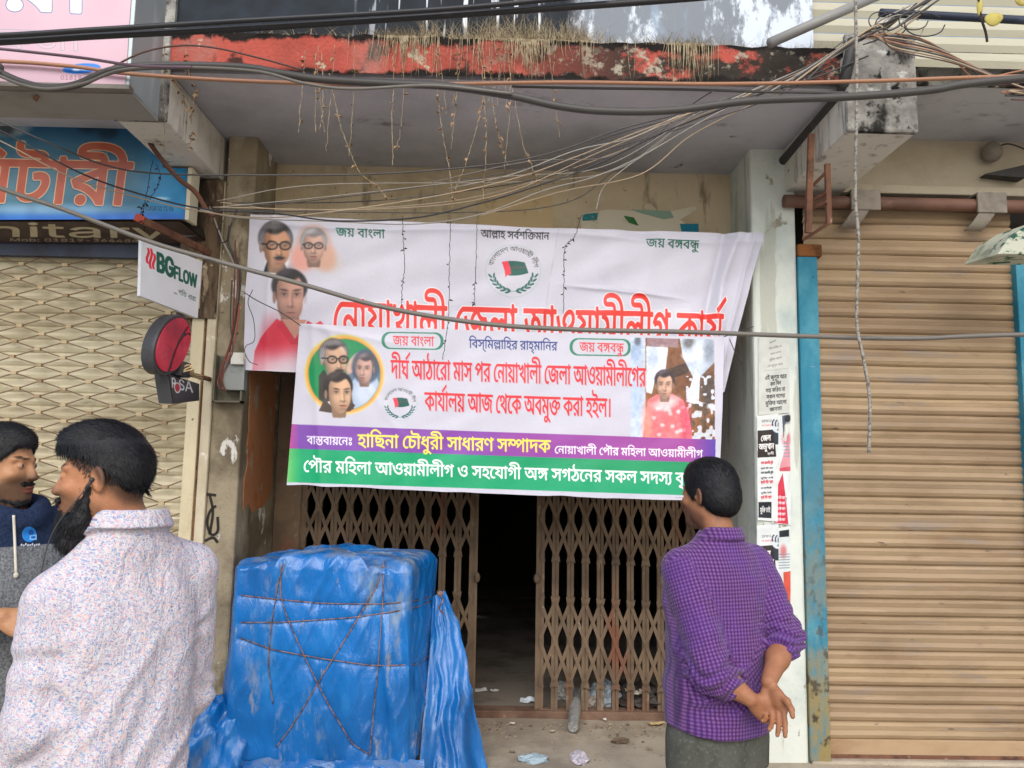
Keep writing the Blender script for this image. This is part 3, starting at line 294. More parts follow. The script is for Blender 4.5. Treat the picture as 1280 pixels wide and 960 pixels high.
TEXTS = {
'joybangla': [4100,0,0,0,1,917,0,2,1803,0,3,2399,0,4,2665,0,5,3103,0,3,3834,0],
'allah': [7588,6,0,0,7,1158,0,3,1889,0,8,2155,0,9,2945,0,2,3627,0,10,4223,0,11,4223,0,12,4900,0,13,5166,0,14,6096,0,3,6718,0,15,6984,0],
'joybb': [4495,0,0,0,1,917,0,2,1803,0,16,2399,0,2,3125,0,17,3721,0,18,4333,0],
'league': [9772,2,0,0,3,596,0,4,862,0,5,1300,0,3,2031,0,19,2297,0,20,2643,0,11,3246,0,6,4183,0,21,5341,0,1,6079,0,3,6705,0,14,6971,0,22,7593,0,5,8119,0,22,8850,0,23,9116,0],
'head': [14135,24,0,0,15,346,0,3,950,0,1,1216,0,3,1842,0,25,2108,0,3,2804,0,5,3070,0,22,3801,0,24,4327,0,0,4673,0,5,5590,0,3,6321,0,6,6847,0,21,8005,0,1,8743,0,3,9369,0,14,9635,0,22,10257,0,5,10523,0,22,11254,0,23,11520,0,26,12436,0,3,13243,0,27,13509,0,10,14135,0],
'bism': [8827,12,0,0,2,266,0,9,862,0,28,1544,0,12,1544,0,14,1810,0,7,2432,0,3,3163,0,12,3429,0,8,3695,0,29,4225,0,29,5081,0,3,5677,0,8,5943,0,28,6383,0,14,6473,0,3,7095,0,12,7361,0,15,7627,0,29,8231,0],
'l1': [21763,20,0,0,22,603,0,30,869,0,10,1500,0,6,1760,0,31,2918,0,3,3509,0,19,3775,0,29,4121,0,3,4717,0,14,5243,0,3,5865,0,9,6131,0,32,7073,0,29,7789,0,24,8645,0,15,8991,0,3,9595,0,1,9861,0,3,10487,0,25,10753,0,3,11449,0,5,11715,0,22,12446,0,24,12972,0,0,13318,0,5,14235,0,3,14966,0,6,15492,0,21,16650,0,1,17388,0,3,18014,0,14,18280,0,22,18902,0,5,19168,0,22,19899,0,19,20165,0,23,20511,0,29,21167,0],
'l2': [15721,26,0,0,3,807,0,27,1073,0,10,1699,0,3,1699,0,5,1965,0,1,2696,0,6,3582,0,0,4740,0,24,5917,0,33,6263,0,19,6908,0,26,7254,0,34,8321,0,2,9214,0,14,9810,0,18,10432,0,13,10432,0,26,11622,0,29,12429,0,3,13025,0,8,13551,0,35,14081,0,5,14611,0,36,15342,0],
'impl': [4466,2,0,0,3,596,0,37,862,0,2,1590,0,3,2186,0,1,2452,0,19,3078,0,15,3424,0,38,4028,0],
'name': [12567,8,0,0,3,530,0,12,796,0,39,1062,0,15,1749,0,3,2353,0,24,2879,0,40,3225,0,41,3792,0,42,4058,0,18,4654,0,29,4654,0,22,5250,0,9,5776,0,3,6458,0,42,6724,0,3,7320,0,29,7586,0,43,8182,0,9,9062,0,44,9744,0,3,10891,0,20,11157,0,26,11760,0],
'post': [14515,24,0,0,15,346,0,3,950,0,1,1216,0,3,1842,0,25,2108,0,3,2804,0,5,3070,0,22,3801,0,24,4327,0,32,4673,0,41,5389,0,29,5655,0,14,6511,0,12,7133,0,8,7399,0,5,7929,0,3,8660,0,6,9186,0,21,10344,0,1,11082,0,3,11708,0,14,11974,0,22,12596,0,5,12862,0,22,13593,0,23,13859,0],
'l3': [26250,24,0,0,32,346,0,41,1062,0,29,1328,0,14,2184,0,12,2806,0,8,3072,0,5,3602,0,3,4333,0,6,4859,0,21,6017,0,1,6755,0,3,7381,0,14,7647,0,22,8269,0,5,8535,0,22,9266,0,23,9532,0,21,10448,0,9,11446,0,8,12128,0,19,12658,0,27,13004,0,3,13630,0,23,13896,0,22,14552,0,34,15078,0,16,15971,0,9,16957,0,23,17639,0,31,18295,0,19,18886,0,15,19232,0,29,19836,0,9,20692,0,26,21374,0,5,22181,0,9,23172,0,20,23854,0,9,24457,0,45,25139,0,2,25654,0,46,26250,0],
'sani': [2565,12,0,0,15,266,0,47,870,0,3,1437,0,29,1703,0,22,2299,0],
'bikri': [3490,12,0,0,2,266,0,19,862,0,48,1208,0,49,2138,0,3,2845,0,36,3111,0],
'para': [1128,3,0,0,29,266,0,3,862,0],
'tag1': [1629,23,0,0,12,656,0,49,922,0],
'tag2': [1724,42,0,0,3,596,0,29,862,0,3,1458,0],
'jel': [1994,24,0,0,0,346,0,5,1263,0],
'dur': [3510,34,0,0,50,893,0,45,1614,0,18,1869,0,51,1869,0,3,2640,0,15,2906,0],
'ran': [1758,2,0,0,52,596,0,22,1492,0],
'p1': [5832,53,0,0,35,758,0,0,1548,0,18,2477,0,5,2465,0,18,3196,0,14,3196,0,6,4078,0,29,5236,0],
'p2': [3247,26,0,0,49,807,0,12,1774,0,20,2040,0,15,2643,0],
'p3': [5122,9,0,0,8,682,0,45,1212,0,26,1727,0,12,2534,0,29,2800,0,2,3396,0,15,4252,0,3,4856,0],
'p4': [4756,9,0,0,26,682,0,5,1489,0,20,2480,0,19,3083,0,5,3429,0,29,4160,0],
'p5': [5175,14,0,0,18,622,0,12,622,0,13,888,0,29,1818,0,6,2674,0,19,3832,0,5,4178,0,3,4909,0],
'p6': [2494,0,0,0,15,917,0,49,1521,0,3,2228,0],
'bn1': [8691,9,0,0,26,682,0,5,1489,0,29,2480,0,3,3076,0,0,3342,0,2,4259,0,52,4855,0,22,5751,0,29,6017,0,14,6873,0,18,7495,0,12,7495,0,13,7761,0],
'bn2': [7581,0,0,0,18,929,0,5,917,0,3,1648,0,35,1914,0,11,2704,0,8,3381,0,22,3911,0,20,4177,0,54,5040,0,29,6019,0,19,6615,0,43,6961,0],
'bn3': [3441,14,0,0,18,622,0,12,622,0,13,888,0,40,2078,0,3,2645,0,35,2911,0],
'bgflow_b': [1400,55,0,0,56,654,0],
'bgflow_f': [2906,57,0,0,58,590,0,59,1156,0,60,1920,0],
'nitary': [2660,61,0,0,62,591,0,63,833,0,64,1160,0,65,1722,0,66,2098,0],
'mob': [10465,67,0,0,68,903,0,69,1503,0,70,2115,0,71,2684,0,72,3332,0,73,3981,0,72,4629,0,74,5278,0,75,5926,0,76,6574,0,77,7223,0,78,7871,0,78,8520,0,73,9168,0,78,9817,0],
'rosa': [2275,79,0,0,80,944,0,81,1585,0],
'ph': [3242,71,0,0,72,648,0,73,1297,0,72,1945,0,74,2594,0],
'ph2': [8033,71,0,0,72,648,0,73,1297,0,72,1945,0,73,2594,0,76,3542,0,82,4191,0,83,5139,0,72,5788,0,71,6736,0,77,7384,0],
'dots': [806,84,0,0,84,269,0,84,537,0]}

def _load_text():
    a = GLYPHS
    gl = []; i = 0
    while i < len(a):
        nc = a[i]; i += 1; cs = []
        for _ in range(nc):
            n = a[i]; i += 1; x = y = 0; c = []
            for _ in range(n):
                x += a[i]; d = a[i + 1]; on = d & 1; y += d >> 1; i += 2; c.append((x * 4, y * 4, on))
            cs.append(c)
        gl.append(cs)
    return gl, TEXTS
GL, TX = _load_text()
def _flat(c, n=3):
    q = []; L = len(c)
    for i in range(L):
        a = c[i]; b = c[(i + 1) % L]; q.append(a)
        if not a[2] and not b[2]: q.append(((a[0] + b[0]) / 2, (a[1] + b[1]) / 2, 1))
    k = next(i for i, p in enumerate(q) if p[2]); q = q[k:] + q[:k] + [q[k]]; pts = []; i = 0
    while i < len(q) - 1:
        a = q[i]; pts.append(a[:2])
        if q[i + 1][2]: i += 1
        else:
            b = q[i + 1]; e = q[i + 2]
            for s in range(1, n):
                s /= n; pts.append(((1 - s) ** 2 * a[0] + 2 * s * (1 - s) * b[0] + s * s * e[0], (1 - s) ** 2 * a[1] + 2 * s * (1 - s) * b[1] + s * s * e[1]))
            i += 2
    return np.array(pts, float)
def text_polys(key):
    """list of outlines in font units and the run's width"""
    t = TX[key]; out = []
    for i in range(1, len(t), 3):
        for c in GL[t[i]]:
            p = _flat(c); p[:, 0] += t[i + 1]; p[:, 1] += t[i + 2]; out.append(p)
    return out, t[0]
def sm01(x): x = np.clip(x, 0, 1); return x * x * (3 - 2 * x)
class Canvas:
    """a print of W x H dots that covers a quadrilateral given by photo points; drawing coordinates are photo points"""
    def __init__(s, corners, W, H, bgc):
        s.c = [np.array(c, float) for c in corners]     # TL TR BR BL
        s.W, s.H = W, H; s.im = np.empty((H, W, 3)); s.im[:] = s.col(bgc)
        src = np.array(s.c); dst = np.array([(0, 0), (W, 0), (W, H), (0, H)], float); A = []; bb = []
        for (x, y), (u, v) in zip(src, dst):
            A += [[x, y, 1, 0, 0, 0, -u * x, -u * y], [0, 0, 0, x, y, 1, -v * x, -v * y]]; bb += [u, v]
        s.h = np.append(np.linalg.solve(np.array(A), np.array(bb)), 1).reshape(3, 3)
        yy, xx = np.mgrid[0:H, 0:W]; hi = np.linalg.inv(s.h)
        q = np.stack([xx + .5, yy + .5, np.ones_like(xx)], -1) @ hi.T
        s.px = q[..., 0] / q[..., 2]; s.py = q[..., 1] / q[..., 2]
    def col(s, c): return np.array([int(c[i:i + 2], 16) / 255 for i in (0, 2, 4)] if isinstance(c, str) else c, float)
    def to(s, p):
        p = np.asarray(p, float); q = np.concatenate([p, np.ones((len(p), 1))], 1) @ s.h.T
        return q[:, :2] / q[:, 2:]
    def blend(s, m, c, r0=0, c0=0):
        h, w = m.shape; v = s.im[r0:r0 + h, c0:c0 + w]; v += (s.col(c) - v) * m[..., None]
    def mask(s, polys, fat=0, ss=3):
        polys = [s.to(p) for p in polys]; allp = np.concatenate(polys); pad = int(fat) + 2
        x0, y0 = np.floor(allp.min(0)).astype(int) - pad; x1, y1 = np.ceil(allp.max(0)).astype(int) + pad
        x0 = max(0, x0); y0 = max(0, y0); x1 = min(s.W, x1); y1 = min(s.H, y1)
        if x1 <= x0 or y1 <= y0: return None
        w = (x1 - x0) * ss; h = (y1 - y0) * ss; acc = np.zeros((h, w + 1), np.int16)
        for p in polys:
            p = (p - (x0, y0)) * ss
            for (ax, ay), (bx, by) in zip(p, np.roll(p, -1, 0)):
                d = 1
                if ay == by: continue
                if ay > by: ax, ay, bx, by = bx, by, ax, ay; d = -1
                r0 = max(0, math.ceil(ay - .5)); r1 = min(h - 1, math.ceil(by - .5) - 1)
                if r1 < r0: continue
                r = np.arange(r0, r1 + 1); x = ax + (r + .5 - ay) * (bx - ax) / (by - ay)
                np.add.at(acc, (r, np.clip(np.ceil(x - .5), 0, w).astype(int)), d)
        m = np.cumsum(acc, 1)[:, :w] != 0
        k = round(fat * ss)
        if k > 0:
            o = m.copy()
            for dy in range(-k, k + 1):
                for dx in range(-k, k + 1):
                    if dx * dx + dy * dy <= k * k + .5 and (dx or dy):
                        o[max(0, dy):h + min(0, dy), max(0, dx):w + min(0, dx)] |= m[max(0, -dy):h + min(0, -dy), max(0, -dx):w + min(0, -dx)]
            m = o
        return m.reshape((y1 - y0), ss, (x1 - x0), ss).mean((1, 3)), y0, x0
    def poly(s, polys, c, a=1, fat=0):
        if not isinstance(polys[0][0], (tuple, list, np.ndarray)): polys = [polys]
        r = s.mask([np.array(p, float) for p in polys], fat)
        if r: s.blend(r[0] * a, c, r[1], r[2])
    def text(s, key, a, b, hh, c, fat=0, outline=None, ofat=0, shadow=None, soff=(1, 1), slant=0, arc=None):
        """baseline from photo point a to b; hh = body height in photo points"""
        ps, w = text_polys(key); a = np.array(a, float); b = np.array(b, float); ex = (b - a) / w; up = np.array([slant * hh, -hh]) / 622
        if arc:
            cx, cy, r, t0, t1 = arc
            def f(p):
                t = t0 + (t1 - t0) * p[:, :1] / w; rr = r + p[:, 1:] * hh / 622
                return np.concatenate([cx + rr * np.cos(t), cy + rr * np.sin(t)], 1)
            ps = [f(p) for p in ps]
        else: ps = [a + p[:, :1] * ex + p[:, 1:] * up for p in ps]
        if shadow: s.poly([p + soff for p in ps], shadow, .8, fat)
        if outline: s.poly(ps, outline, 1, ofat)
        s.poly(ps, c, 1, fat)
    def ell(s, cx, cy, rx, ry, c, a=1, soft=.06, rot=0, clip=None):
        x = s.px - cx; y = s.py - cy
        if rot: cr, sr = math.cos(rot), math.sin(rot); x, y = x * cr + y * sr, -x * sr + y * cr
        d = np.sqrt((x / rx) ** 2 + (y / ry) ** 2); m = sm01((1 + soft - d) / (2 * soft)) * a
        if clip is not None: m = m * clip
        s.blend(m, c)
    def ellmask(s, cx, cy, rx, ry, soft=.03): return sm01((1 + soft - np.sqrt(((s.px - cx) / rx) ** 2 + ((s.py - cy) / ry) ** 2)) / (2 * soft))
    def band(s, top, bot, x0, x1, c0, c1, a=1):
        """top/bot: functions of photo x"""
        x = s.px; m = sm01((s.py - top(x)) * 1.2 + .5) * sm01((bot(x) - s.py) * 1.2 + .5) * (x >= x0) * (x <= x1) * a
        t = np.clip((x - x0) / (x1 - x0), 0, 1)[..., None]; cc = s.col(c0) * (1 - t) + s.col(c1) * t
        s.im += (cc - s.im) * m[..., None]
    def noise(s, scale, seed, amp, aniso=(1, 1)):
        r = np.random.default_rng(seed); gh = max(2, int(s.H / scale / aniso[1])); gw = max(2, int(s.W / scale / aniso[0])); g = r.random((gh + 2, gw + 2))
        y = np.arange(s.H) / s.H * gh; x = np.arange(s.W) / s.W * gw; yi = y.astype(int); xi = x.astype(int); fy = sm01(y - yi)[:, None]; fx = sm01(x - xi)[None]
        A = g[yi][:, xi] * (1 - fx) + g[yi][:, xi + 1] * fx; B = g[yi + 1][:, xi] * (1 - fx) + g[yi + 1][:, xi + 1] * fx
        return (A * (1 - fy) + B * fy - .5) * 2 * amp
    def grain(s, amp, seed=1):
        s.im += np.random.default_rng(seed).normal(0, amp, s.im.shape[:2])[..., None]
    def face(s, cx, cy, w, h, skin='c89878', hair='2a2420', turn=0, glasses=False, mous=False, grey=0, beard=0, hairstyle='m', lite=-.5, hairtop=1.0):
        """small printed head, no one in particular: centred at cx, cy, w x h, softly lit from one side"""
        sk = s.col(skin); hr = s.col(hair); t = turn * w; sel = (abs(s.px - cx) < w) & (abs(s.py - cy) < h * 1.1); r0, r1 = np.where(sel.any(1))[0][[0, -1]]; c0, c1 = np.where(sel.any(0))[0][[0, -1]]
        sub = (slice(r0, r1 + 1), slice(c0, c1 + 1)); x = (s.px[sub] - cx) / w; y = (s.py[sub] - cy) / h; im = s.im[sub]
        e = lambda ax, ay, rx, ry, so=.12, rot=0: sm01((1 + so - np.sqrt((((x - ax) * math.cos(rot) + (y - ay) * math.sin(rot)) / rx) ** 2 + ((-(x - ax) * math.sin(rot) + (y - ay) * math.cos(rot)) / ry) ** 2)) / (2 * so))
        def put_(m, c): im[:] = im + (np.asarray(c) - im) * m[..., None]
        nz = np.random.default_rng(int(cx)).normal(0, 1, x.shape); tx = turn * .35
        hw = .5 if hairstyle == 'm' else .55
        put_(np.maximum(e(0, -.14, hw, .38 * hairtop, .08), e(0, .12, hw + .03, .5, .1) * (hairstyle == 'f')), hr)                       # hair mass
        put_(np.clip(e(tx * .3, .42, .25, .36, .1), 0, 1) * (y < .62), sk * .66)                                                          # neck
        f = np.maximum(e(tx * .4, -.02, .4, .36, .06), np.maximum(e(tx * .5, .16, .36, .32, .06), e(tx * .7, .32, .2, .2, .08)))           # face
        hl = sm01((y + .29 - .06 * np.cos(x * 7 + turn)) * 12 + .5) * sm01((.385 - abs(x - tx * .5) - .1 * (y < -.1) * (-.1 - y)) * 22 + .4)
        face = f * hl
        nx_ = np.clip((x - tx * .5) / .42, -1, 1); ny_ = np.clip(y / .55, -1, 1); nzv = np.sqrt(np.clip(1 - nx_ ** 2 * .85 - ny_ ** 2 * .5, .03, 1))
        sh = .46 + .56 * np.clip(nzv * .85 + nx_ * -lite * .42 - ny_ * .22, 0, 1.2); sh += .012 * nz
        put_(face, np.clip(sk * sh[..., None] * 1.08, 0, 1))
        if hairstyle == 'm':
            for q in (-1, 1): put_(e(q * .43 + tx * .15, .06, .05, .11, .2) * (.9 if q * turn <= 0 else .25), sk * .72)
        dk = sk * .5
        for q in (-1, 1):
            ex = q * .18 + tx
            put_(e(ex, .0, .12, .075, .6) * .5, dk); put_(e(ex, -.075, .11, .018, .6, -.1 * q) * .7, hr * .7 + dk * .2); put_(e(ex, .012, .06, .016, .5) * .5, np.array([.7, .63, .58])); put_(e(ex, .008, .032, .022, .5) * .85, np.array([.1, .07, .06])); put_(e(ex, -.01, .08, .013, .6) * .7, dk * .5)
        nx = tx * 1.35
        put_(e(nx + lite * -.06, .12, .05, .14, .7) * .35, dk); put_(e(nx - lite * -.03, .12, .03, .12, .8) * .5, np.clip(sk * 1.2, 0, 1)); put_(e(nx, .222, .1, .03, .6) * .65, dk); put_(e(nx - lite * -.02, .19, .035, .03, .8) * .5, np.clip(sk * 1.25, 0, 1))
        put_(e(nx - .22, .12, .1, .12, .9) * .35 + e(nx + .22, .12, .1, .12, .9) * .35, np.clip(sk * 1.12, 0, 1))
        if beard: put_(e(nx * .8, .36, .34, .2, .6) * beard, hr)
        if mous: put_(e(nx, .285, .16, .035, .35), hr * .8)
        put_(e(nx, .33, .12, .016, .5) * .9, np.array([.36, .18, .17])); put_(e(nx, .355, .085, .022, .7) * .6, np.array([.72, .42, .4])); put_(e(nx, .41, .12, .025, .8) * .4, dk)
        if grey: g_ = np.clip(e(-.36, -.1, .14, .24, .5) + e(.36, -.12, .12, .2, .5) + e(-.05, -.42, .34, .08, .6) * .8, 0, 1) * (1 - face) * grey * np.maximum(e(0, -.14, hw, .38 * hairtop, .08), 0); put_(g_ * (.75 + .25 * np.sin(x * 90 + y * 40)), np.array([.68, .68, .7]))
        put_(e(-.12, -.42, .2, .07, .8, -.3) * .35 * (1 - face), np.clip(hr * 2.2 + .12, 0, 1))
        if glasses:
            for q in (-1, 1):
                ex = q * .19 + tx; put_(np.clip(e(ex, .015, .17, .1, .09) - e(ex, .015, .135, .07, .1), 0, 1), np.array([.09, .07, .07])); put_(e(ex - .04, -.02, .05, .03, .7) * .3, np.array([.9, .9, .92]))
            put_(((abs(y + .015) < .014) & (abs(x - tx) < .055)).astype(float), np.array([.09, .07, .07])); put_(((abs(y + .02) < .016) & (x < tx - .34) & (x > -.42)).astype(float), np.array([.09, .07, .07]))
        for _ in range(2): im[1:-1, 1:-1] = (im[1:-1, 1:-1] * 4 + im[:-2, 1:-1] + im[2:, 1:-1] + im[1:-1, :-2] + im[1:-1, 2:]) / 8      # soft print screen
    def sheet(s, fn, name, material, parent=None, thick=0, keep=None, smooth=True):
        """grid mesh through fn(S, T) -> xyz arrays (S, T in 0..1, T down), coloured by the print"""
        H, W = s.H, s.W
        S, Tt = np.meshgrid(np.linspace(0, 1, W), np.linspace(0, 1, H)); X = fn(S, Tt)
        off = base_loc(parent) if parent is not None else Vector((0, 0, 0))
        v = np.stack(X, -1).reshape(-1, 3) - np.array(off)
        idx = np.arange(H * W).reshape(H, W)
        q = np.stack([idx[1:, :-1], idx[1:, 1:], idx[:-1, 1:], idx[:-1, :-1]], -1).reshape(-1, 4)
        if keep is not None:
            k = keep[:-1, :-1] & keep[1:, :-1] & keep[:-1, 1:] & keep[1:, 1:]; q = q[k.reshape(-1)]
            used = np.zeros(H * W, bool); used[q.reshape(-1)] = True; new = np.cumsum(used) - 1; v = v[used]; q = new[q]; csel = used
        else: csel = slice(None)
        me = mesh_np(name, v, q)
        im = np.clip(s.im, 0, 1).reshape(-1, 3)[csel]; l = np.where(im <= .04045, im / 12.92, ((im + .055) / 1.055) ** 2.4)
        at = me.color_attributes.new('print', 'FLOAT_COLOR', 'POINT'); at.data.foreach_set('color', np.concatenate([l, np.ones((len(l), 1))], 1).astype(np.float32).ravel())
        if smooth: me.shade_smooth()
        me.materials.append(material); o = put(name, me, parent)
        if thick:
            md = o.modifiers.new('solid', 'SOLIDIFY'); md.thickness = thick; md.offset = -1
        return o
def mesh_np(name, v, q):
    me = bpy.data.meshes.new(name); v = np.ascontiguousarray(v, np.float32); q = np.ascontiguousarray(q, np.int32); k = q.shape[1]
    me.vertices.add(len(v)); me.vertices.foreach_set('co', v.ravel())
    me.loops.add(q.size); me.loops.foreach_set('vertex_index', q.ravel())
    me.polygons.add(len(q)); me.polygons.foreach_set('loop_start', np.arange(0, q.size, k, dtype=np.int32)); me.polygons.foreach_set('loop_total', np.full(len(q), k, np.int32))
    me.update(calc_edges=True); me.validate(); return me
def print_mat(name, rough=.45, spec=.4, bs=40, bd=0, trans=0):
    m, t, b = new_mat(name, rough, 0, spec)
    a = t.new('ShaderNodeAttribute'); a.attribute_name = 'print'; t.link(a.outputs['Color'], b.inputs['Base Color'])
    if bd:
        co = t.new('ShaderNodeTexCoord').outputs['Object']; nz = t.new('ShaderNodeTexNoise'); nz.inputs['Scale'].default_value = bs; nz.inputs['Detail'].default_value = 4; t.link(co, nz.inputs['Vector']); bump(t, b, nz.outputs['Fac'], bd)
    return m

# ------------------------------------------------------------------ ground
ZP = .27                                   # top of the raised walk in front of the shops
M = {}
M['street'] = wm('street', 'b0a89c', [('968e83', 3, .4, .7), ('c2b9ab', 14, .55, .8, (1, 1, 1), .6), ('5a554f', 40, .6, .8, (1, 1, 1), .5)], .95, .2, bs=90, bd=.004)
M['walk'] = wm('walk', 'b3a794', [('958a7a', 2.2, .42, .62), ('c4b8a6', 5, .55, .75, (1, 1, 1), .7), ('5d564e', 24, .62, .78, (1, 1, 1), .7), ('4a443e', 9, .64, .7, (1, 3, 1), .7, -.002)], .93, .2, bs=120, bd=.004)
M['floor'] = wm('floor_cement', '8f867a', [('6d655c', 3, .42, .64), ('857c70', 8, .55, .75, (1, 1, 1), .6)], .9, .2, bs=90, bd=.003)
b = MB(); b.quad((-300, -300, 0), (300, -300, 0), (300, 300, 0), (-300, 300, 0)); tag(b.build('street_ground', M['street']), kind='structure')
b = MB()
def walk_fn(u, v):
    x = -7 + 14 * u; y = -.95 + 1.62 * v
    return (x, y, ZP + .006 * mnoise.noise((x * 2.1, y * 2.1, 0)) + .003 * mnoise.noise((x * 7, y * 7, 3)))
b.grid(walk_fn, 220, 26); b.quad((-7, -.95, 0), (7, -.95, 0), (7, -.95, ZP + .012), (-7, -.95, ZP + .012)); tag(b.build('pavement', M['walk'], smooth=False), kind='structure')

# ------------------------------------------------------------------ office building in the middle
M['plaster'] = wm('plaster_old', '988c75', [('6f6452', 2.4, .42, .6), ('b5aa92', 4.5, .56, .7, (1, 1, .6), .8), ('dedad2', 4.2, .6, .625, (1.3, 1, .7), .95, .003), ('5f5547', 9, .6, .68, (1.4, 1, .4), .8), ('3f382f', 40, .64, .7, (1, 1, 1), .8)], .9, .25, bs=60, bd=.004)
M['tanwall'] = wm('tan_wall', 'd8c8aa', [('bcaa8a', 1.6, .4, .68), ('e2d4b6', 6, .55, .75, (1, 1, 1), .7), ('6f5f44', 5, .56, .7, (2, 1, .5), .7), ('3c3226', 30, .66, .7), ('d8cdb4', 7, .66, .69, (1.2, 1, .7), .9, .002), ('c9bda0', 30, .69, .74, (1, 1, 1), .6)], .9, .25, bs=70, bd=.003)
M['soffit'] = wm('soffit_cement', 'c6c6ca', [('a2a2a6', 1.1, .35, .7), ('b0b2b8', 4, .5, .75, (1, 1, 1), .6), ('4a4948', 1.7, .6, .72, (1, 1.8, 1), .8), ('2c2b2b', 5, .68, .74, (1, 1.3, 1), .85), ('1f1e1e', 22, .72, .735)], .9, .2, bs=50, bd=.003)
M['beam'] = wm('beam_paint', 'd3cfc4', [('a79f8f', 2.2, .48, .72), ('8a8276', 12, .6, .75, (1, 1, .35), .7), ('4b443b', 22, .64, .7, (2, 1, .7)), ('6f675c', 4, .55, .68, (3, 3, .5), .7)], .85, .3, bs=60, bd=.002)
M['whitepaint'] = wm('white_paint', 'd6dbd2', [('b9c3bd', 2.5, .45, .7), ('9fb6b4', 3.2, .55, .7, (1, 1, .5), .5), ('8f8f80', 6, .64, .76, (1.5, 1, .5), .6), ('8a7d63', 9, .64, .7, (1, 1, .8), .8, -.002), ('70695a', 34, .66, .71, (1, 1, .5), .8), ('a8a898', 3.3, .56, .62, (3, 3, .35), .6)], .75, .35, bs=50, bd=.002)
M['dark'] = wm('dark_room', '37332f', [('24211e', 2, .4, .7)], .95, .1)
X0, X1 = P(262, 560, 0).x, P(300, 560, 0).x; X2, X3 = P(945, 600, 0).x, P(1003, 600, 0).x
ZS = P(640, 212, .35).z; YL = PZ(640, 97, ZS).y
off = thing('office_building', 'old party office bay with peeling plaster pillars, grey canopy and dark room behind the gate', 'building', (0, .3, ZP))
pl = MB().box(X0, X1, 0, .68, .0, ZS + .02).build('pillar', M['plaster'], off, bevel=.012); pl['label'] = 'peeling grey plaster pillar with orange paint remnants'
pr_ = MB().box(X2, X3, 0, .68, .0, ZS + .02).build('pillar', M['whitepaint'], off, bevel=.015); pr_['label'] = 'white painted pillar pasted with posters'
ob = wm('orange_paint', 'b07a54', [('a8683c', 5, .5, .65), ('a89880', 7, .57, .6, (1, 1.4, .8)), ('4d453c', 20, .66, .7)], .9, .2, bs=60, bd=.003)
# patch of old orange paint on the inside of the left pillar
yy0, yy1 = .07, .56
vs = []; zt, zb = P(320, 462, .3).z, P(320, 640, .3).z
mbp = MB(); rr = random.Random(3)
edge = [(yy0, zt), (yy1, zt)] + [(yy1 - .03 * rr.random(), zt + (zb - zt) * k / 9) for k in range(1, 9)] + [(yy1 - .12, zb + .03), (yy0 + .16, zb), (yy0 + .1, zb + .05), (yy0 + .02, zb + .02)] + [(yy0 + .05 * rr.random(), zt + (zb - zt) * k / 9) for k in range(8, 0, -1)]
mbp.prism([(X1 + .0005, y, z) for y, z in edge], (.0035, 0, 0)); mbp.build('paint_patch', ob, pl)
gf = MB()
for pts in ([(253, 617), (262, 618), (270, 619)], [(262, 618), (266, 640), (262, 668)], [(270, 632), (262, 640), (259, 655), (264, 668), (272, 664), (272, 646)], [(256, 676), (266, 672), (272, 678)]):
    q = [P(a, b, -.0025) for a, b in spline([(a, b, 0) for a, b in pts], 6) and [(v.x, v.y) for v in spline([(a, b, 0) for a, b in pts], 6)]]
    for a, b in zip(q[:-1], q[1:]): gf.bar(a, b, .012, .002)
gf.build('painted_scrawl', M['dark'], pl)
MB().box(X1 - .02, X2 + .02, .35, .6, 2.45, ZS + .02).build('lintel_wall', M['tanwall'], off)
def lip_ext(t, co, c):
    sp = t.new('ShaderNodeSeparateXYZ'); t.link(co, sp.inputs[0])
    g = t.new('ShaderNodeMapRange'); g.inputs['From Min'].default_value = -.35; g.inputs['From Max'].default_value = .55; t.link(sp.outputs['X'], g.inputs['Value'])
    n = noise_mask(t, co, 4.2, .4, .5, (1, 1, 1.1), 12, .72, 9)
    f = t.new('ShaderNodeMath', operation='MULTIPLY'); t.link(n, f.inputs[0]); t.link(g.outputs[0], f.inputs[1])
    c = mixc(t, f.outputs[0], c, lin('38332e'))
    n2 = noise_mask(t, co, 11, .53, .6, (1, 1, 1), 12, .75, 4); f2 = mulf(t, n2, g.outputs[0])
    c = mixc(t, f2, c, lin('a39a88'))
    # black mould along the top and the drip edge, where water stands
    for z0, z1, off_ in ((3.42, 3.475, 2), (3.345, 3.305, 6)):
        e = t.new('ShaderNodeMapRange'); e.inputs['From Min'].default_value = z0 - ZP; e.inputs['From Max'].default_value = z1 - ZP; t.link(sp.outputs['Z'], e.inputs['Value'])
        k = t.new('ShaderNodeMath', operation='ADD'); t.link(e.outputs[0], k.inputs[0]); t.link(noise_mask(t, co, 6, .3, .7, (1, 1, .6), 9, .7, off_), k.inputs[1])
        q = t.new('ShaderNodeMapRange'); q.inputs['From Min'].default_value = .95; q.inputs['From Max'].default_value = 1.25; t.link(k.outputs[0], q.inputs['Value'])
        c = mixc(t, q.outputs[0], c, lin('24211f'))
    return c
M['lip'] = wm('canopy_lip', 'ae5549', [('94483e', 3, .4, .7), ('b9ad95', 9, .63, .67, (1, 1, 1.3)), ('2b2825', 5, .57, .64, (1, 1, .9), .9), ('5a3a33', 26, .6, .72, (1, 1, 1), .7), ('8f857a', 3, .55, .75, (1, 1, .5), .5)], .95, .15, bs=60, bd=.006, ext=lip_ext)
xl0, xl1 = P(205, 70, YL).x, P(1062, 75, YL).x
lipm = MB(); n = 90                                     # uneven lip, crumbling along its edges
